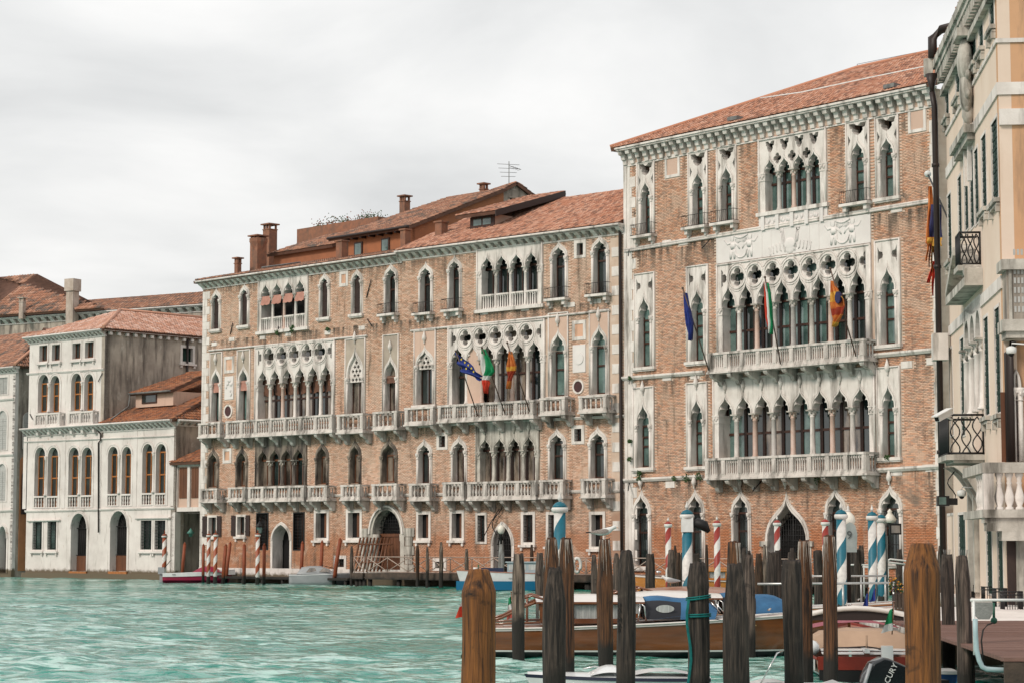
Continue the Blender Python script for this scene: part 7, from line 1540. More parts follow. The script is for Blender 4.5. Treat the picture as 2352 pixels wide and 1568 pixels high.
P = F3.w3(F3.U(438, 1222, -.5), -.5, 0); t = thing('green_lantern', 'small green shaded lantern in the dark side canal', 'lantern', Matrix.Translation((P.x, P.y, F3.Z(438, 1225, -.5)))); q = MB(); q.lathe(0, 0, 0, [(.12, -.2), (.16, .0), (.30, .05), (.12, .25), (.03, .4)], 10); q.build('shade', [mat('lantern_green', (.08, .22, .18), None, 3, .5)], t); q = MB(); q.tube([(0, 0, .35), (0, .5, .5)], .02, 4); q.build('arm', [IRON], t)
# ================================================================== boats
VAR = mat('varnished_mahogany', (.20, .058, .012), (.105, .030, .007), 1.2, .22, .0, stretch=(.35, 1, 4), obj=True, spec=.6, coat=.7); VARD = mat('dark_mahogany', (.12, .034, .010), (.06, .018, .007), 1.5, .22, .0, stretch=(.35, 1, 4), obj=True, spec=.6, coat=.7)
VARO = mat('golden_varnish', (.52, .20, .035), (.40, .14, .025), 1.5, .25, .0, stretch=(.35, 1, 4), obj=True, coat=.7); DKP = mat('teak_deck', (.30, .12, .06), (.20, .075, .04), 3, .4, obj=True, stretch=(.3, 4, 1), coat=.3); ANTI = mat('black_antifouling', (.008, .008, .009), None, 3, .4); ROOFW = mat('cabin_roof_white', (.66, .62, .58), (.60, .56, .52), 2, .35, coat=.3); CURT = mat('grey_curtain', (.60, .60, .58), (.36, .36, .35), 5, .8, stretch=(6, 1, .2), obj=True)
CLEAR = mat('boat_glass', (.25, .27, .26), (.16, .17, .17), 2, .05, spec=.6, alpha=.12); CANV = mat('blue_canvas', (.035, .13, .26), (.022, .085, .18), 2.5, .75, .2, 6); CANVD = mat('black_canvas', (.012, .013, .018), None, 3, .7); GREYB = mat('grey_gelcoat', (.33, .34, .35), (.28, .29, .30), 2, .35); BLUEB = mat('boat_blue', (.0, .11, .22), None, 3, .35); CRIM = mat('boat_crimson', (.26, .01, .045), None, 3, .4); REDT = mat('red_oxide_trim', (.22, .025, .012), (.15, .018, .010), 4, .4); TAN = mat('tan_canvas', (.40, .27, .185), (.33, .22, .15), 2, .85, .3, 5); SALM = mat('pink_brown_hull', (.30, .13, .09), (.38, .20, .15), 3, .6, spot=(4, .62, (.5, .4, .36))); BOLT = mat('white_gelcoat', (.66, .67, .67), (.58, .59, .59), 2, .3, coat=.3)
def hull_mesh(t, L_, B, z0, z1, mats, transom=.8, rake=.5, pw=2.6, wl=.10, stern_rake=0, name='hull', n=18):
    """mats: topside, rub rail, boot stripe, bottom"""
    q = MB(); rowsP, rowsS = [], []
    for i in range(n+1):
        s = i/n; x = L_*s; hb = B/2*(transom+(1-transom)*min(1, s*3.2))*(1-max(0, (s-.45)/.55)**pw*.97) if s > .45 else B/2*(transom+(1-transom)*min(1, s*3.2)); zs = z0+(z1-z0)*s**1.8
        pts = [(1.02, zs), (1.03, zs-.05), (1.0, zs-.055), (.985, zs*.6+.06), (.95, .19), (.94, .165), (.93, .13), (.86, wl-.05), (.6, -.12), (0, -.22)]
        for R_, sg in ((rowsP, -1), (rowsS, 1)): R_.append([(x+rake*(max(0, z)/zs)*s**5-stern_rake*(max(0, z)/zs)*(1-s)**6*(-1), sg*hb*f, z) for f, z in pts])
    mi = [1, 1, 0, 0, 0, 2, 3, 3, 3]
    ids = []
    for rows in (rowsP, rowsS):
        I_ = [[q.pt(*p) for p in r] for r in rows]; ids.append(I_)
        for a, b_ in zip(I_, I_[1:]):
            for j in range(9): q.face((a[j], a[j+1], b_[j+1], b_[j]), mi[j], j not in (0, 1, 2))
    for j in range(9): q.face((ids[0][0][j], ids[1][0][j], ids[1][0][j+1], ids[0][0][j+1]), mi[j] if mi[j] else 0)
    o = q.build(name, mats, t)
    def sheer(s):
        k = min(n-1, int(s*n)); f = s*n-k; a, b_ = rowsS[k][0], rowsS[k+1][0]; return tuple(a[j]*(1-f)+b_[j]*f for j in range(3))
    return sheer
def deck(t, sheer, s0, s1, mt, name='deck', dz=0., n=12, planks=False, inner=1):
    q = MB(); rows = []
    for i in range(n+1): x, y, z = sheer(s0+(s1-s0)*i/n); rows.append([(x, y*inner*f, z+dz+.04*(1-f*f)) for f in (-1, -.6, -.2, .2, .6, 1)])
    q.grid(rows); q.build(name, [mt], t)
    if planks:
        for k in range(-6, 7):
            pts = []
            for i in range(n+1):
                x, y, z = sheer(s0+(s1-s0)*i/n); yy = k*.14
                if abs(yy) < y*inner-.05: pts.append((x, yy, z+dz+.04*(1-(yy/max(y, .01))**2)+.002))
            if len(pts) > 1: q = MB(); q.tube(pts, .006, 4); q.build('deck_seam', [SASHW], t)
def boat_thing(name, label, x, Y, head, cat='boat', group=None):
    """origin on the water at the stern centre, bow along +x turned by head degrees"""
    return thing(name, label, cat, Matrix.Translation((x, Y, 0)) @ Matrix.Rotation(math.radians(head), 4, 'Z'), group)
def taxi(label, x, Y, head, L_=7.6, hullm=VAR, roof=ROOFW, canopy=True, number=None, top=VAR, c0=1.75, c1=3.75, full=True):
    t = boat_thing('water_taxi', label, x, Y, head, 'water taxi', 'varnished wooden water taxis'); sh = hull_mesh(t, L_, 2.1, .62, .97, [hullm, VARO if hullm is not VAR else ROOFW, SASHW, ANTI], stern_rake=.28, rake=.55)
    q = MB()
    for s in (-1, 1): q.tube([(a[0], s*a[1]*1.02, a[2]-.0) for a in [sh(i/16) for i in range(17)]], .022, 5)
    q.build('rub_rail', [ROOFW], t)
    deck(t, sh, (c1+1.5)/L_ if canopy else c1/L_, .985, DKP, planks=True); deck(t, sh, .0, .10, DKP, 'aft_deck'); deck(t, sh, .09, (c1+1.6)/L_, DKP, 'side_deck', -.02)
    # cabin
    hw = .86; z0, z1 = .74, 1.18; q = MB()
    for s in (-1, 1):
        for (a, b_, c_, d_) in ((c0, c1, z0, z0+.10), (c0, c1, z1-.05, z1+.02)): q.box(a, b_, s*hw-.025, s*hw+.025, c_, d_)
        for k in range(4): xx = c0+(c1-c0)*k/3; q.box(xx-.035, xx+.035, s*hw-.024, s*hw+.024, z0+.1, z1-.05)
    q.box(c1-.03, c1+.03, -hw+.03, hw-.03, z0, z1-.06); q.box(c0-.03, c0+.03, -hw+.03, hw-.03, z0, z0+.25); q.build('cabin_frame', [top], t)
    for s in (-1, 1):
        for k in range(3):
            a, b_ = c0+(c1-c0)*k/3+.04, c0+(c1-c0)*(k+1)/3-.04; q = MB(); q.box(a, b_, s*hw-.004, s*hw+.004, z0+.1, z1-.05); q.build('window_pane', [CLEAR], t)
            q = MB(); rows = [[(a+(b_-a)*j/16, s*(hw-.05)+.02*math.sin(j*1.9), z) for j in range(17)] for z in (z0+.05, z1-.03)]; q.grid(rows); q.build('curtain', [CURT], t)
    q = MB(); rows = [[(xx, y, z1+.02+.16*(1-(y/.95)**2)*(.55+.45*math.sin(math.pi*min(1, max(0, (xx-c0+.1)/(c1-c0+.2)))))) for y in (-.95, -.8, -.5, -.2, .2, .5, .8, .95)] for xx in [c0-.12+(c1-c0+.35)*i/10 for i in range(11)]]; q.grid(rows); q.box(c0-.12, c1+.23, -.95, .95, z1-.02, z1+.02, 1); q.build('cabin_roof', [roof, VARO if top is VARO else VAR], t)
    if full:
        # aft cockpit: curved side screens and door arches
        for s in (-1, 1):
            q = MB(); q.tube([(.45, s*.90, .74), (.9, s*.9, .86), (c0-.35, s*.9, 1.10), (c0-.1, s*.88, 1.2)], [.03, .03, .035, .04], 6); q.tube([(.5, s*.9, .72), (c0, s*.9, .76)], .03, 6); q.build('side_screen_frame', [top], t)
            v = [(.55, .75), (c0-.05, .78), (c0-.05, 1.16), (.95, .85)]; q = MB(); I_ = [q.pt(a, s*.9, b_) for a, b_ in v]; q.face(I_); q.build('side_screen', [CLEAR], t)
        for k in (-.35, .35):
            q = MB(); P = [(c0-.30, k-.22, .72)]+[(c0-.30, k-.22*math.cos(a), 1.12+.16*math.sin(a)) for a in [math.pi*j/6 for j in range(7)]]+[(c0-.30, k+.22, .72)]; q.tube(P, .03, 6); q.build('door_arch', [top], t)
        q = MB(); q.tube([(c0-.55, -.7, 1.22), (c0-.2, -.85, 1.33), (c0+.1, -.9, 1.24)], .03, 6); q.tube([(c0-.55, .7, 1.22), (c0-.2, .85, 1.33), (c0+.1, .9, 1.24)], .03, 6); q.build('roof_lip', [top], t)
        q = MB(); q.box(c0-1.25, c0-.35, -.8, .8, .45, .62); q.build('stern_seat', [TAN], t)
    if canopy:
        a, b_ = c1+.25, c1+1.75; q = MB(); rows = []
        for i in range(11):
            f = i/10; hh = .40*(1-max(0, f-.55)**2*3.2)*(.93+.07*math.sin(f*9)); rows.append([(a+(b_-a)*f+.10*math.sin(g)*f, .92*math.cos(g)*(1-.12*f), .82+(hh+.10)*math.sin(g)) for g in [math.pi*j/10 for j in range(11)]])
        q.grid([r[3:8] for r in rows]); o = q.build('canopy', [CANV], t); o.modifiers.new('thick', 'SOLIDIFY').thickness = .012
        for sl_ in (slice(0, 4), slice(7, 11)):
            q = MB(); q.grid([r[sl_] for r in rows[:6]]); q.build('canopy_side', [CANVD], t); q = MB(); q.grid([r[sl_] for r in rows[5:]]); q.build('canopy_side', [CANV], t)
        for s in (-1, 1): q = MB(); xm = a+.42; q.face([q.pt(xm+.20*math.cos(g_), s*(.885+.02*math.sin(g_)), 1.05+.085*math.sin(g_)) for g_ in [2*math.pi*k/14 for k in range(14)]]); q.build('flap_window', [CURT], t)
        r0 = rows[0]; q = MB(); I_ = [q.pt(p[0]+.03, p[1]*.97, p[2]-.02) for p in r0]; q.face(I_); q.build('canopy_flap', [CANVD], t)
        q = MB(); I_ = [q.pt(a-.0, -.30+.26*math.cos(g), 1.08+.11*math.sin(g)) for g in [2*math.pi*j/12 for j in range(12)]]; q.face(I_); q.build('flap_window', [CURT], t)
        q = MB(); rows = [[(a+.1+(b_-a+.1)*i/6, s_, .80+.10*math.sin(math.pi*i/6)) for s_ in (-.98, -.93)] for i in range(7)]; q.grid(rows); q.build('canopy_skirt', [CANV], t)
        for yy in (-.96, .96): q = MB(); q.tube([(c1+.08, yy, .80), (c1+.12, yy, 1.12), (c1+.17, yy, 1.15), (c1+.22, yy, 1.1), (c1+.25, yy, .80)], .018, 6); q.build('grab_rail', [CHR], t)
        for yy in (-.6, .6): q = MB(); q.tube([(b_+.25, yy, .92), (b_+.05, yy, 1.15)], .015, 5); q.build('windscreen_stay', [CHR], t)
    q = MB(); q.lathe(L_-1.5, 0, 1.0, [(.03, 0), (.03, .08)], 6); q.tube([(L_-1.62, 0, 1.12), (L_-1.38, 0, 1.12)], .07, 8); q.build('spotlight', [CHR], t)
    q = MB(); q.tube([(L_-1.0, -.1, 1.0), (L_-.95, 0, 1.03), (L_-1.0, .1, 1.0)], .02, 5); q.build('cleat', [CHR], t)
    if number:
        me = text_mesh(number, .20, mat('gold_letter', (.75, .50, .20), None, 3, .4), .002, 'registration'); s = .905; x_, y_, z_ = sh(s); x2, y2, z2 = sh(s+.03); o = bpy.data.objects.new('registration', me); COL.objects.link(o); o.parent = t
        xx = .845*L_; ya = sh(.845)[1]; o.location = (xx, -ya*1.0-.03, .74); o.rotation_euler = (math.pi/2, 0, math.atan2(sh(.86)[1]*-1+sh(.83)[1], .03*L_)*1.0)
    return t, sh
def staff_flag(x, y, Y, label, cols, h=.62, w=.30, lean=.12, t=None):
    P = atY(x, y, Y); f = thing('boat_flag', label, 'flag', Matrix.Translation(P)); q = MB(); q.tube([(0, 0, 0), (lean, 0, h+.12)], .012, 5); q.ball((lean, 0, h+.14), .022); q.build('flagstaff', [VAR], f)
    q = MB(); rows = []
    for i in range(10):
        g = i/9; rows.append([(lean*(1-g*.9)-.0-w*j/6*(.35+.65*g)*(1 if True else 0), .04*math.sin(j*1.3+i*.5), h+.05-h*.95*g-.05*j/6) for j in range(7)])
    I_ = [[q.pt(*p) for p in r] for r in rows]
    for i in range(9):
        for j in range(6): q.face((I_[i][j], I_[i][j+1], I_[i+1][j+1], I_[i+1][j]), min(len(cols)-1, int(i/9*len(cols))), True)
    q.build('cloth', cols, f)
tx, tsh = taxi('nearest water taxi, dark varnish with a blue canopy and registration on its bow', -1.12, 48.35, 0, 7.75, VAR, canopy=True, number='V. 9390')
taxi('second water taxi, hidden behind the nearest one but for its white roof and blue canopy', .55, 51.9, 0, 8.4, VARD, c0=2.1, c1=4.1)
taxi('third water taxi with the wooden roof on which the white gull stands', 1.5, 57.3, 0, 8.5, VARD, roof=DKP, canopy=False, c0=2.0, c1=4.4)
t4, s4 = taxi('golden varnished water taxi lying at the landing of the tall palace, bow to the left', 13.3, 108, 180, 7.6, VARO, roof=VARO, canopy=False, top=VARO, c0=2.0, c1=4.6)
q = MB(); q.grid([[(4.8+.9*i/5, -.8+1.6*j/6, .98+.42*math.sin(math.pi*min(1, .25+i/5*.75))*(1-.12*(j-3)**2/9)) for j in range(7)] for i in range(6)]); q.build('windscreen_cover', [WPA], t4)
staff_flag(1076, 1478-55, 48.2, 'green, white and orange flag at the transom of the nearest water taxi', [ITG, ITW, ITR], .80, .30, .10); staff_flag(1180, 1425, 50.6, 'furled green, white and red flag seen behind the pale pile at the taxi cockpit', [ITG, ITW, ITR], .52, .16, -.06)
for x, y, Y in ((1902, 1392, 52, ), (2010, 1384, 55), (1993, 1397, 51.5)): staff_flag(x, y, Y, {1902: 'faded blue pennant beside the tallest dripped pile', 2010: 'blue pennant on the bow of the third water taxi', 1993: 'blue pennant on the bow of the second water taxi'}[x], [EUB], .34, .14, .03)
# crimson boat
t = boat_thing('motor_boat', 'white and crimson open boat under a crimson cover by the side canal', (380-1176)/FV*145, 145, 3, 'boat'); sh = hull_mesh(t, 4.2, 1.5, .62, .85, [CRIM, BOLT, CRIM, CRIM], rake=.5, wl=.3)
for s in (-1, 1): q = MB(); q.grid([[(p[0]+.004, s*(p[1]*1.012+.01), z*p[2]/.62) for z in (.38, .585)] for p in [sh(i/14) for i in range(15)]]); q.build('white_band', [BOLT], t)
q = MB(); v = []
q.grid([[(.2+2.0*i/8+1.7, y, .66+(.42*math.sin(math.pi*i/8)+.02)*(1-(y/.8)**2)) for y in (-.75, -.5, -.2, .2, .5, .75)] for i in range(9)]); q.build('cover', [CRIM], t); deck(t, sh, 0, .98, BOLT, 'gunwale_deck', -.06)
q = MB(); q.box(-.35, .05, -.16, .16, .55, 1.0); q.box(-.25, -.05, -.06, .06, -.2, .55); q.build('outboard', [GREYB], t); q = MB(); q.tube([(.0, .1, .9), (.45, .1, 1.45)], .025, 5); q.build('tiller', [IRON], t)
me = text_mesh('3485', .13, BLK, .002, 'registration'); o = bpy.data.objects.new('registration', me); COL.objects.link(o); o.parent = t; o.location = (.75, -.76, .52); o.rotation_euler = (math.pi/2, 0, 0)
# grey cabin boat
t = boat_thing('cabin_boat', 'small grey cabin boat with curved windows at the low jetty', (668-1176)/FV*137, 137.0, 2, 'boat'); sh = hull_mesh(t, 3.5, 1.45, .62, .72, [GREYB, BOLT, GREYB, GREYB], rake=.35, n=16); deck(t, sh, 0, .985, GREYB, 'deck', -.01)
q = MB(); sec = [(.45, .0, .62), (.75, .42, .66), (1.25, .50, .68), (1.9, .50, .68), (2.4, .34, .62), (2.85, .0, .4)]; rows = [[(x, .66*math.cos(g)*(w/.68), .66+h*max(0, math.sin(g))) for g in [math.pi*j/10 for j in range(11)]] for x, h, w in sec]; I_ = q.grid(rows); q.build('cabin_top', [GREYB], t)
for s in (-1, 1):
    for (a, b_) in (((1.05, .78), (1.75, 1.04)), ((1.85, .78), (2.5, 1.0))): q = MB(); i_ = [q.pt(x, s*y, z) for x, y, z in ((a[0], .655, a[1]), (b_[0], .64, a[1]), (b_[0]-.15, .50, b_[1]), (a[0]+.22, .50, b_[1]))]; q.face(i_); q.build('window_pane', [GLASW], t)
q = MB(); q.tube([(2.0, 0, 1.17), (2.0, 0, 1.20), (2.9, 0, .95)], .02, 4); q.build('wind_rail', [BLK], t)
# white and blue boat
t = boat_thing('work_boat', 'white and blue wooden cabin boat with bow to the left behind the lamp post', (1288-1176)/FV*118.5, 118.5, 180, 'boat'); sh = hull_mesh(t, 5.3, 1.7, .95, 1.12, [BOLT, SALM, BLUEB, BLUEB], rake=.35, wl=.6, pw=3.4); q = MB()
for s in (-1, 1): q.grid([[(p[0], s*p[1]*1.005, z) for z in (.05, .52)] for p in [sh(i/12) for i in range(13)]])
q.build('blue_band', [BLUEB], t); deck(t, sh, 0, .985, PLNK, 'deck', -.05)
q = MB(); q.box(1.2, 2.9, -.6, .6, .95, 1.5); q.box(1.1, 3.0, -.68, .68, 1.501, 1.56); q.box(.2, 1.15, -.55, .55, .95, 1.35); cbn = q.build('cabin', [mat('cabin_pale', (.40, .47, .50), (.34, .40, .43), 3, .5)], t)
for a, b_ in ((1.35, 1.75), (1.9, 2.3), (2.45, 2.8)):
    for s in (-1, 1): q = MB(); q.box(a, b_, s*.605-.004, s*.605+.004, 1.12, 1.40); q.build('window_pane', [CURT], t)
q = MB(); q.box(3.1, 4.3, -.5, .5, 1.0, 1.22); q.build('hatch_cover', [mat('cover_navy', (.02, .03, .07), None, 3, .7)], t); q = MB(); q.lathe(4.6, .2, 1.05, [(.12, 0), (.14, .2)], 8); q.build('bucket', [WPA], t); q = MB(); q.tube([(4.5, -.1, 1.05), (4.45, -.1, 1.4)], .04, 6); q.build('bottle', [mat('bottle_green', (.01, .12, .05), None, 3, .3)], t)
for s in (-1,):
    me = text_mesh('VENEZIA', .11, BLK, .002, 'lettering'); me.transform(Matrix.Rotation(math.pi/2, 4, 'X')); o = bpy.data.objects.new('lettering', me); COL.objects.link(o); o.parent = t; o.location = (2.6, sh(.5)[1]*1.01+.01, .66); o.rotation_euler = (0, 0, math.pi)
# tan covered boat at the right, stern towards the viewer
t = boat_thing('covered_boat', 'white boat with tan cover, red transom and small flag beside the huge orange pile', (1985-1176)/FV*38.6, 38.6, 84, 'boat'); sh = hull_mesh(t, 6.2, 2.0, .46, .85, [SALM, REDT, BOLT, ANTI], transom=.86, rake=.4, wl=.16)
q = MB(); q.box(-.03, .03, -.86, .86, .24, .47); q.build('transom_board', [REDT], t); q = MB(); q.box(-.02, .02, -.84, .84, -.2, .235); q.build('transom', [BLK], t)
for a, b_ in ((.08, .62), (.66, 1.2)):
    for c_, d_ in ((-.78, -.05), (.05, .78)): q = MB(); q.box(a, b_, c_, d_, .50+.06*a, .52+.06*a); q.build('hatch_panel', [BOLT], t)
q = MB(); q.box(.0, 1.25, -.045, .045, .53, .60); q.build('hatch_beam', [BOLT], t); q = MB(); q.box(-.1, .1, -.44, -.24, .28, .66); q.build('flag_box', [BOLT], t); q = MB(); q.tube([(.55, -.02, .55), (.55, -.02, .82)], .02, 6); q.build('samson_post', [TAN], t); q = MB(); q.tube([(.55, -.02, .62), (.58, .3, .60), (.5, .6, .6)], .015, 5); q.tube([(.5, -.02, .62), (.4, -.2, .6), (.1, -.3, .57)], .015, 5); q.build('tied_rope', [PIPE], t)
q = MB(); rows = []
for i in range(9):
    f = i/8; rows.append([(1.25+2.2*f, .93*math.cos(g), .52+(.34 if 0 < i < 8 else .05)*math.sin(g)**.45+.015*math.sin(j*2.3+i)) for j, g in enumerate([math.pi*j/14 for j in range(15)])])
q.grid(rows); q.build('cockpit_cover', [TAN], t)
q = MB(); P = [(3.5, -.98, .6), (3.55, -.95, 1.05)]+[(3.6, -.90+1.8*k/8, 1.10+.11*math.sin(math.pi*k/8)) for k in range(9)]+[(3.55, .95, 1.05), (3.5, .98, .6)]; q.tube(P, [.06]*2+[.055]*9+[.06]*2, 6); q.build('windscreen_frame', [ROOFW], t)
q = MB(); rows = [[(3.62-.25*0, -.92+1.84*k/8, z+.10*math.sin(math.pi*k/8)*(z > 1)) for k in range(9)] for z in (.98, 1.12)]; q.grid(rows); q.build('hood_band', [PIPE], t)
for s in (-1, 1): q = MB(); i_ = [q.pt(x, s*y, z) for x, y, z in ((3.5, .99, .6), (3.5, .97, 1.08), (4.5, .8, .75))]; q.face(i_); q.build('side_window', [CLEAR], t); q = MB(); q.tube([(3.5, s*.99, .62), (3.52, s*.96, 1.06)], .045, 6); q.build('corner_post', [REDT], t)
q = MB(); q.grid([[(3.9+.3*k, y, .78+.16*(1-y*y)) for y in (-.85, -.4, 0, .4, .85)] for k in range(7)]); q.build('foredeck', [CRIM], t)
q = MB(); q.grid([[(3.85, y, .62+.22*k) for y in (-.8, 0, .25)] for k in range(2)]); q.build('foredeck_panel', [ROOFW], t)
q = MB(); q.ball((.9, .93, .58), .16, .14, .14); q.build('fender', [BOLT], t)
me = text_mesh('VENETO', .13, BLK, .002, 'registration'); o = bpy.data.objects.new('registration', me); COL.objects.link(o); o.parent = t; q = MB(); q.box(.3, 1.5, .90, .925, .22, .40); q.build('name_board', [BOLT], t); o.location = (.95, .935, .31); o.rotation_euler = (math.pi/2, 0, math.pi)
staff_flag(2049, 1456, 38.3, 'green, white and red flag on the stern box of the tan covered boat', [ITG, ITG, ITW], .42, .20, .04)
# black outboard in the foreground
P = atY(2030, 1575, 35.3); t = thing('outboard_motor', 'black outboard motor with white lettering at the bottom right', 'outboard motor', Matrix.Translation((P.x, 35.3, .0)) @ Matrix.Rotation(math.radians(8), 4, 'Z')); zt_ = atY(2030, 1507, 35.3).z
def cowl(f): return [(-.36+.10*f, -.6), (-.42+.10*f, -.2), (-.34, .10), (-.22, .30), (-.05, .38), (.05, .36), (.34, .24), (.42, .12), (.42, -.2), (.36, -.6)]
q = MB(); R_ = []
for w, k in ((-.20, .90), (-.17, .97), (-.10, 1.0), (.10, 1.0), (.17, .97), (.20, .90)): R_.append([(x*k, w, zt_-.38+z*k) for x, z in cowl(0)])
I_ = q.grid(R_); q.face(I_[0][::-1]); q.face(I_[-1]); q.build('cowling', [mat('cowl_black', (.008, .010, .012), (.012, .014, .016), 3, .25, coat=.5)], t)
q = MB(); q.tube([(-.40, -.205, zt_-.75), (-.37, -.205, zt_-.4), (-.27, -.205, zt_-.10)], .03, 6); q.build('cowl_trim', [GREYB], t)
q = MB(); q.box(-.12, .12, -.08, .08, -.7, zt_-.95); q.build('leg', [BLK], t); q = MB(); q.box(.35, .95, -.4, .4, .0, .28); q.build('mount_bracket', [BLK], t)
me = text_mesh('MERCURY', .13, SASHW, .003, 'lettering'); o = bpy.data.objects.new('lettering', me); COL.objects.link(o); o.parent = t; o.location = (.0, -.212, zt_-.36); o.rotation_euler = Matrix(((math.cos(1.06), 0, -math.sin(1.06)), (0, 1, 0), (math.sin(1.06), 0, math.cos(1.06)))).to_euler() if False else (Matrix.Rotation(-math.radians(62), 3, 'Y') @ Matrix.Rotation(math.pi/2, 3, 'X')).to_euler()
# white dinghy at the bottom edge and the boat with the clear screen
t = boat_thing('white_dinghy', 'white dinghy with navy fender strip along the bottom edge', (1622-1176)/FV*35.4, 35.4, 180, 'dinghy'); sh = hull_mesh(t, 2.75, 1.25, .32, .36, [BOLT, mat('navy_fender', (.012, .015, .035), None, 3, .5), BOLT, BOLT], rake=.2, pw=2.2); deck(t, sh, 0, .985, BOLT, 'deck', .0)
q = MB(); q.grid([[(1.35+.55*i/6, y, .36+.14*math.sin(math.pi*min(1, .15+i/6*.85))*(1-(y/.62)**4)) for y in (-.55, -.45, -.2, .2, .45, .55)] for i in range(7)]); q.build('foredeck_hump', [BOLT], t); q = MB(); q.grid([[(.3+.9*i/6, y, .37+.06*math.sin(math.pi*i/6)) for y in (-.5, -.2, .2, .5)] for i in range(7)]); q.build('seat_moulding', [BOLT], t); q = MB(); q.tube([(2.0, -.3, .42), (1.8, -.35, .46), (1.6, -.3, .42)], .012, 5); q.build('grab_handle', [CHR], t)
P = atY(1790, 1568, 36.4); t = thing('screen_boat', 'small white boat with a curved clear windscreen left of the bark covered pile', 'boat', Matrix.Translation((P.x, 36.4, 0))); q = MB(); q.grid([[(-.45+.2*i, y, .14+.06*math.sin(i)) for y in (-.5, 0, .5)] for i in range(8)]); q.box(-.45, .9, -.5, .5, -.2, .13); q.build('foredeck', [BOLT], t)
q = MB(); q.grid([[(-.36+.04*i+.28*(f), -.42+.14*i, .16+.50*f) for i in range(6)] for f in (0, .33, .66, 1)]); q.build('windscreen', [CLEAR], t); q = MB(); q.tube([(-.36, -.42, .16), (-.08, -.42, .66), (.1, .28, .66)], .014, 5); q.tube([(-.38, -.44, .15), (-.15, .3, .15)], .02, 5); q.build('screen_frame', [CHR], t)
t = boat_thing('blue_boat', 'tip of a blue boat behind the piles at the right', (2172-1176)/FV*36.5, 36.5, 205, 'boat'); sh = hull_mesh(t, .9, .5, .35, .42, [mat('deep_blue', (.01, .06, .20), None, 3, .4), BOLT, BLUEB, ANTI], rake=.2); deck(t, sh, 0, .98, BOLT)
# ================================================================== gangway rails and flower box
def rails(label, segs, posts, mt=GALV, name='gangway_rail', r=.03):
    x0, y0, Y0 = segs[0][0]; P = atY(x0, y0, Y0); t = thing(name, label, 'railing', Matrix.Translation((P.x, P.y, 0)))
    for s in segs: q = MB(WORLD); q.tube([tuple(atY(*p)) for p in s], r, 6); q.build('rail', [mt], t)
    for x, y, Y, z in posts: p = atY(x, y, Y); q = MB(WORLD); q.tube([tuple(p), (p.x, p.y, z)], r*.9, 6); q.build('post', [mt], t)
rails('upper galvanised gangway rail behind the tallest dripped pile', [[(1845, 1322.5, 58), (2036, 1321.5, 58)]], [(1977.6, 1322, 58, .7), (2033, 1322, 58, .7), (1900, 1322, 58, .7)])
rails('lower galvanised gangway rail crossing in front of the teal striped poles', [[(1740, 1340, 50), (1846, 1339.5, 50), (2056, 1337.5, 50)]], [(1936, 1339, 50, .8), (2052, 1338, 50, .8)])
rails('white double pier rail right of the three close dark piles', [[(1880, 1296, 70), (1981, 1296, 70), (2059, 1299.5, 70)], [(1981, 1300.5, 70), (2030, 1304, 70), (2059, 1302, 70)]], [(1984, 1296, 70, .8), (2012, 1298, 70, .8), (2040, 1300, 70, .8), (1872, 1296, 70, .8)], SASHW)
rails('white looped pier rail sloping down behind the lone dark pile', [[(2108, 1292, 68), (2090, 1288, 68), (2045, 1283, 68), (2039, 1286, 68), (2040, 1290, 68), (2090, 1296, 68)]], [(2075, 1299, 68, .8), (2090, 1288, 68, .8)], SASHW)
P = atY(2058, 1361, 46); t = thing('flower_box', 'slatted tub of yellow and purple pansies beside the huge orange pile', 'flower box', Matrix.Translation((P.x+.12, 46, 0)))
for k in range(7): a = -1.9+k*.55; q = MB(); q.box(-.14+.07*k-.028, -.14+.07*k+.028, -.12, -.08, .75, P.z+.02); q.build('slat', [PLNK], t)
q = MB(); q.box(-.16, .34, -.08, .25, P.z-.3, P.z-.02); q.build('tub', [PIPE], t)
for nm, mt_, cnt, rr in (('leaf_clump', PLANT, 150, .022), ('yellow_flower', mat('petal_yellow', (.60, .28, .02), (.5, .18, .02), 9, .6), 70, .020), ('purple_flower', mat('petal_purple', (.05, .02, .07), (.12, .03, .05), 9, .6), 60, .022)):
    q = MB()
    for i in range(cnt):
        a = random.random(); xx = -.26+.52*a; zz = P.z+.02+.25*random.random()*(1.15-a*.4)+(.12 if a < .5 and nm != 'purple_flower' else -.05)*random.random()-(.1*random.random()); c_ = Vector((xx, -.12+.3*random.random(), zz)); d1 = Vector((random.gauss(0, 1), random.gauss(0, 1), random.gauss(0, 1))).normalized()*rr; d2 = d1.cross(Vector((random.random(), 1, random.random()))).normalized()*rr
        q.face([q.pt(*(c_+d1)), q.pt(*(c_+d2)), q.pt(*(c_-d1)), q.pt(*(c_-d2))])
    o = q.build(nm, [mt_], t); o['kind'] = 'stuff'
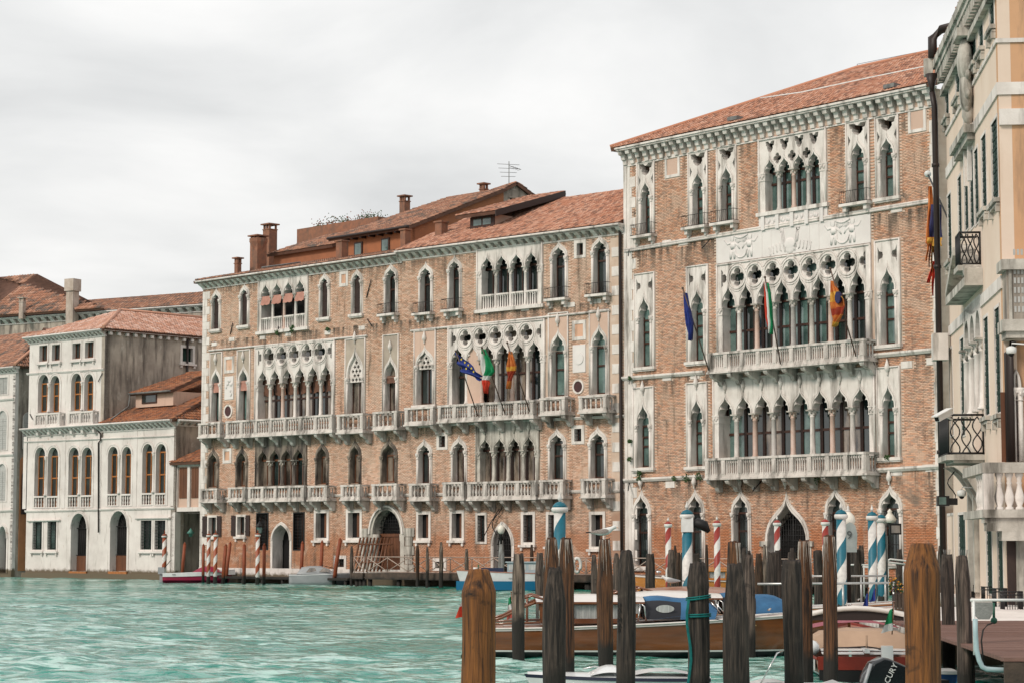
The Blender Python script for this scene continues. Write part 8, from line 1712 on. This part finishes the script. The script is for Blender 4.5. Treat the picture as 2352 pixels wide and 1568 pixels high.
# ================================================================== jetty at the right edge
def jx(x, Y): return (x-1176)/FV*Y
jt = thing('plank_jetty', 'reddish plank jetty along the cream building at the bottom right', 'jetty', Matrix.Translation((6.6, 30, 0)))
JP = mat('jetty_plank', (.20, .11, .085), (.14, .075, .06), 3, .7, .4, obj=True, stretch=(.3, 3, 1))
pm = MB(); pm.box(0, 8.5, 0, .128, -.05, 0); pme = pm.mesh('plank', JP); pm = MB(); pm.box(0, 9.5, 0, .128, -.045, .004); pme2 = pm.mesh('plank', JP)
for i in range(104): o = bpy.data.objects.new('plank', pme if i % 2 else pme2); COL.objects.link(o); o.parent = jt; o.location = (.0+.010*i, -.4+.142*i, .90+.003*random.random())
q = MB(); q.box(0, 9, -.42, -.41+.05, .55, .845); q.box(.05, 9, -.3, -.1, .15, .45); q.build('edge_beam', [PLNK], jt)
for x, y in ((.3, .1), (1.5, .1), (3.0, .1), (.6, 5), (.8, 10), (1.2, 16)): q = MB(); q.lathe(x, y, -.8, [(.14, 0), (.14, 1.62)], 10); q.build('support_post', [PLNK], jt)
gq = thing('quay', 'stone paved quay under the cream building', 'quay', Matrix.Identity(4)); gq['kind'] = 'structure'; del gq['category'], gq['label']
q = MB(WORLD); a, b_, c_, d_ = CR.w3(-1.5, .55, 0), CR.w3(Wc+.3, .55, 0), CR.w3(Wc+.3, -8, 0), CR.w3(-1.5, -8, 0); v = [q.pt(p.x, p.y, z) for z in (-.6, .80) for p in (a, b_, c_, d_)]
for f in ((0, 1, 5, 4), (1, 2, 6, 5), (2, 3, 7, 6), (3, 0, 4, 7), (4, 5, 6, 7)): q.face([v[k] for k in f])
q.box(8.1, 24, 44.6, 58.5, -.6, .79)
q.build('pavement', [WHI], gq)
rails('white tubular handrail across the jetty at the right edge', [[(2229, 1377, 30.5), (2360, 1377, 30.5)]], [(2236, 1377, 30.5, .9)], SASHW, 'jetty_handrail', .022)
P = atY(2240, 1424, 30.3); t = thing('white_pipe', 'pale flexible pipe curving down and along the jetty edge', 'pipe', Matrix.Translation(P)); q = MB(WORLD); q.tube([tuple(atY(x, y, 29.9)) for x, y in ((2240, 1420), (2240.5, 1450), (2243, 1490), (2249, 1515), (2256, 1530), (2266, 1535.5), (2290, 1537), (2360, 1538))], .034, 8); q.build('pipe', [mat('pipe_pale', (.38, .50, .52), (.32, .42, .44), 5, .5)], t)
P = atY(2259, 1400, 31); t = thing('grey_panel', 'rough grey shield shaped panel hung under the white handrail', 'panel', Matrix.Translation(P)); q = MB(); k = 31/FV; q.slab([[(-20*k, -12*k), (-12*k, -21*k), (12*k, -21*k), (20*k, -6*k), (20*k, 18*k), (-20*k, 18*k)]], 0, -.04); 
o = q.build('panel', [mat('zinc_panel', (.26, .265, .25), (.17, .175, .165), 6, .7, .5)], t)
P = atY(2282, 1425, 31.5); t = thing('green_hose', 'green tap head with a black hose looping to the jetty edge', 'hose', Matrix.Translation(P)); q = MB(WORLD); q.tube([tuple(atY(x, y, 31)) for x, y in ((2282, 1429), (2268, 1434), (2258, 1446), (2254, 1470), (2257, 1500), (2262, 1535))], .012, 6); q.build('hose', [BLK], t); q = MB(WORLD); p = atY(2283, 1424, 31.2); q.ball(tuple(p), .05, .04, .05); q.tube([tuple(p), (p.x, p.y, p.z+.25)], .02, 6); q.build('tap', [mat('tap_green', (.01, .08, .05), None, 3, .5)], t)
for i, (xa, xb, ya, yb, Y) in enumerate(((2238, 2262, 1343, 1374, 68), (2262, 2290, 1347, 1378, 63.5), (2288, 2314, 1351, 1400, 59), (2307, 2350, 1358, 1410, 56))):
    a, b_ = atY(xa, ya, Y), atY(xb, yb, Y); t = thing('window_railing', ['farthest black iron window railing on the quay', 'second black iron window railing from the far end of the quay', 'tall narrow black iron window railing beside the widest one', 'widest black iron window railing in front of the brown door'][i], 'railing', Matrix.Translation((a.x, Y, b_.z)), 'black iron window railings'); w_ = b_.x-a.x; h_ = a.z-b_.z; q = MB()
    for z in (.03, h_-.08, h_): q.tube([(0, .5, z), (0, 0, z), (w_, 0, z), (w_, .5, z)], .018, 5)
    n_ = int(w_/.06)
    for k in range(n_+1): q.tube([(w_*k/n_, 0, 0), (w_*k/n_, 0, h_)], .010, 4)
    for k in range(1, 9): q.tube([(0, .06*k, 0), (0, .06*k, h_)], .010, 4); q.tube([(w_, .06*k, 0), (w_, .06*k, h_)], .010, 4)
    q.build('iron_bars', [IRON], t); q = MB(); q.box(-.05, w_+.05, -.05, .6, -.10, -.01); q.box(.03, w_-.03, 0, .6, -.42, -.101); q.build('stone_base', [STONE2], t)
q = MB(SR); u0_, u1_ = SR.U(2313, 1300), SR.U(2337, 1300); z0_, z1_ = .8, SR.Z(2325, 1222); q.box(u0_, u1_, .0, .10, z0_, z1_); q.build('side_door', [SHUTB], cb)
q = MB(SR); uc = SR.U(2345, 1300); q.lathe(uc, .15, .8, [(.2, 0), (.2, .3), (.15, .35), (.14, z1_-.8), (.22, z1_-.5)], 10); q.build('column', [STONE2], cb)
# ================================================================== gulls
def gull(x, y, Y, head, label, brown=True, size=1.0):
    """x, y: pixel of the feet; head: turn in degrees, 0 = beak to the right"""
    P = atY(x, y, Y); t = thing('seagull', label, 'bird', Matrix.Translation(P) @ Matrix.Rotation(math.radians(head), 4, 'Z') @ Matrix.Scale(size, 4)); INV[t.name] = Matrix.Identity(4)
    WH = mat('gull_white', (.62, .62, .60), None, 3, .7); WG = mat('gull_wing_brown' if brown else 'gull_wing_grey', (.17, .13, .115) if brown else (.30, .31, .32), (.32, .28, .26) if brown else (.34, .35, .36), 60 if brown else 5, .8, obj=True); BK_ = mat('gull_black', (.012, .010, .010), None, 3, .7); BE = mat('gull_beak', (.50, .24, .10) if brown else (.55, .25, .05), None, 3, .5)
    q = MB(); secs = [(-.27, .115, .012, .010), (-.20, .118, .03, .025), (-.12, .122, .055, .050), (-.03, .130, .072, .070), (.05, .145, .072, .074), (.11, .168, .060, .062), (.15, .195, .045, .048), (.178, .218, .040, .042), (.205, .226, .037, .038), (.228, .222, .024, .022), (.24, .219, .010, .010)]
    q.grid([[(x_, w*math.cos(a), z_+h*math.sin(a)) for a in [2*math.pi*k/12 for k in range(12)]] for x_, z_, w, h in secs], closed=True); q.build('body', [WH], t)
    for s in (-1, 1):
        q = MB(); q.grid([[(x_, s*(w+.004+.012*b_), z_+dz) for dz, b_ in ((-.045*k_, .2), (-.02*k_, .8), (.02*k_, 1), (.045*k_, .3))] for x_, z_, w, k_ in ((.09, .150, .055, .5), (.04, .150, .066, 1), (-.04, .145, .064, 1.05), (-.12, .138, .045, .85), (-.20, .130, .025, .6), (-.26, .124, .012, .3))]); q.build('wing', [WG], t)
        q = MB(); q.grid([[(x_, s*w, z_+dz) for dz in (-.012, .012)] for x_, z_, w in ((-.17, .135, .034), (-.26, .128, .02), (-.36, .122, .010))]); q.build('wing_tip', [BK_], t)
        q = MB(); q.ball((.214, s*.033, .231), .006, .004, .006, 6, 4); q.build('eye', [BK_], t)
        q = MB(); q.tube([(.0, s*.025, .075), (.005, s*.028, .035), (.0, s*.028, .004)], .0045, 5); q.build('leg', [BE], t); q = MB(); i_ = [q.pt(*p) for p in ((-.01, s*.028, .004), (.05, s*.028-.018, .002), (.05, s*.028+.018, .002))]; q.face(i_); q.build('foot', [BE], t)
    q = MB(); i_ = [q.pt(*p) for p in ((-.24, -.03, .115), (-.24, .03, .115), (-.33, .028, .108), (-.33, -.028, .108))]; q.face(i_); q.build('tail', [BK_ if brown else WH], t)
    q = MB(); q.tube([(.235, 0, .218), (.262, 0, .214), (.282, 0, .208)], [.011, .008, .002], 6); q.build('beak', [BE], t)
tP, r, h, _ = PILE[6]; gull(1388, 1236.5, 41.7, -8, 'brown winged gull facing right on top of the tall dripped pile', True, .98)
gull(1540, 1344, 57.2, 178, 'white gull with grey wings facing left on the wooden taxi roof', False, 1.0)
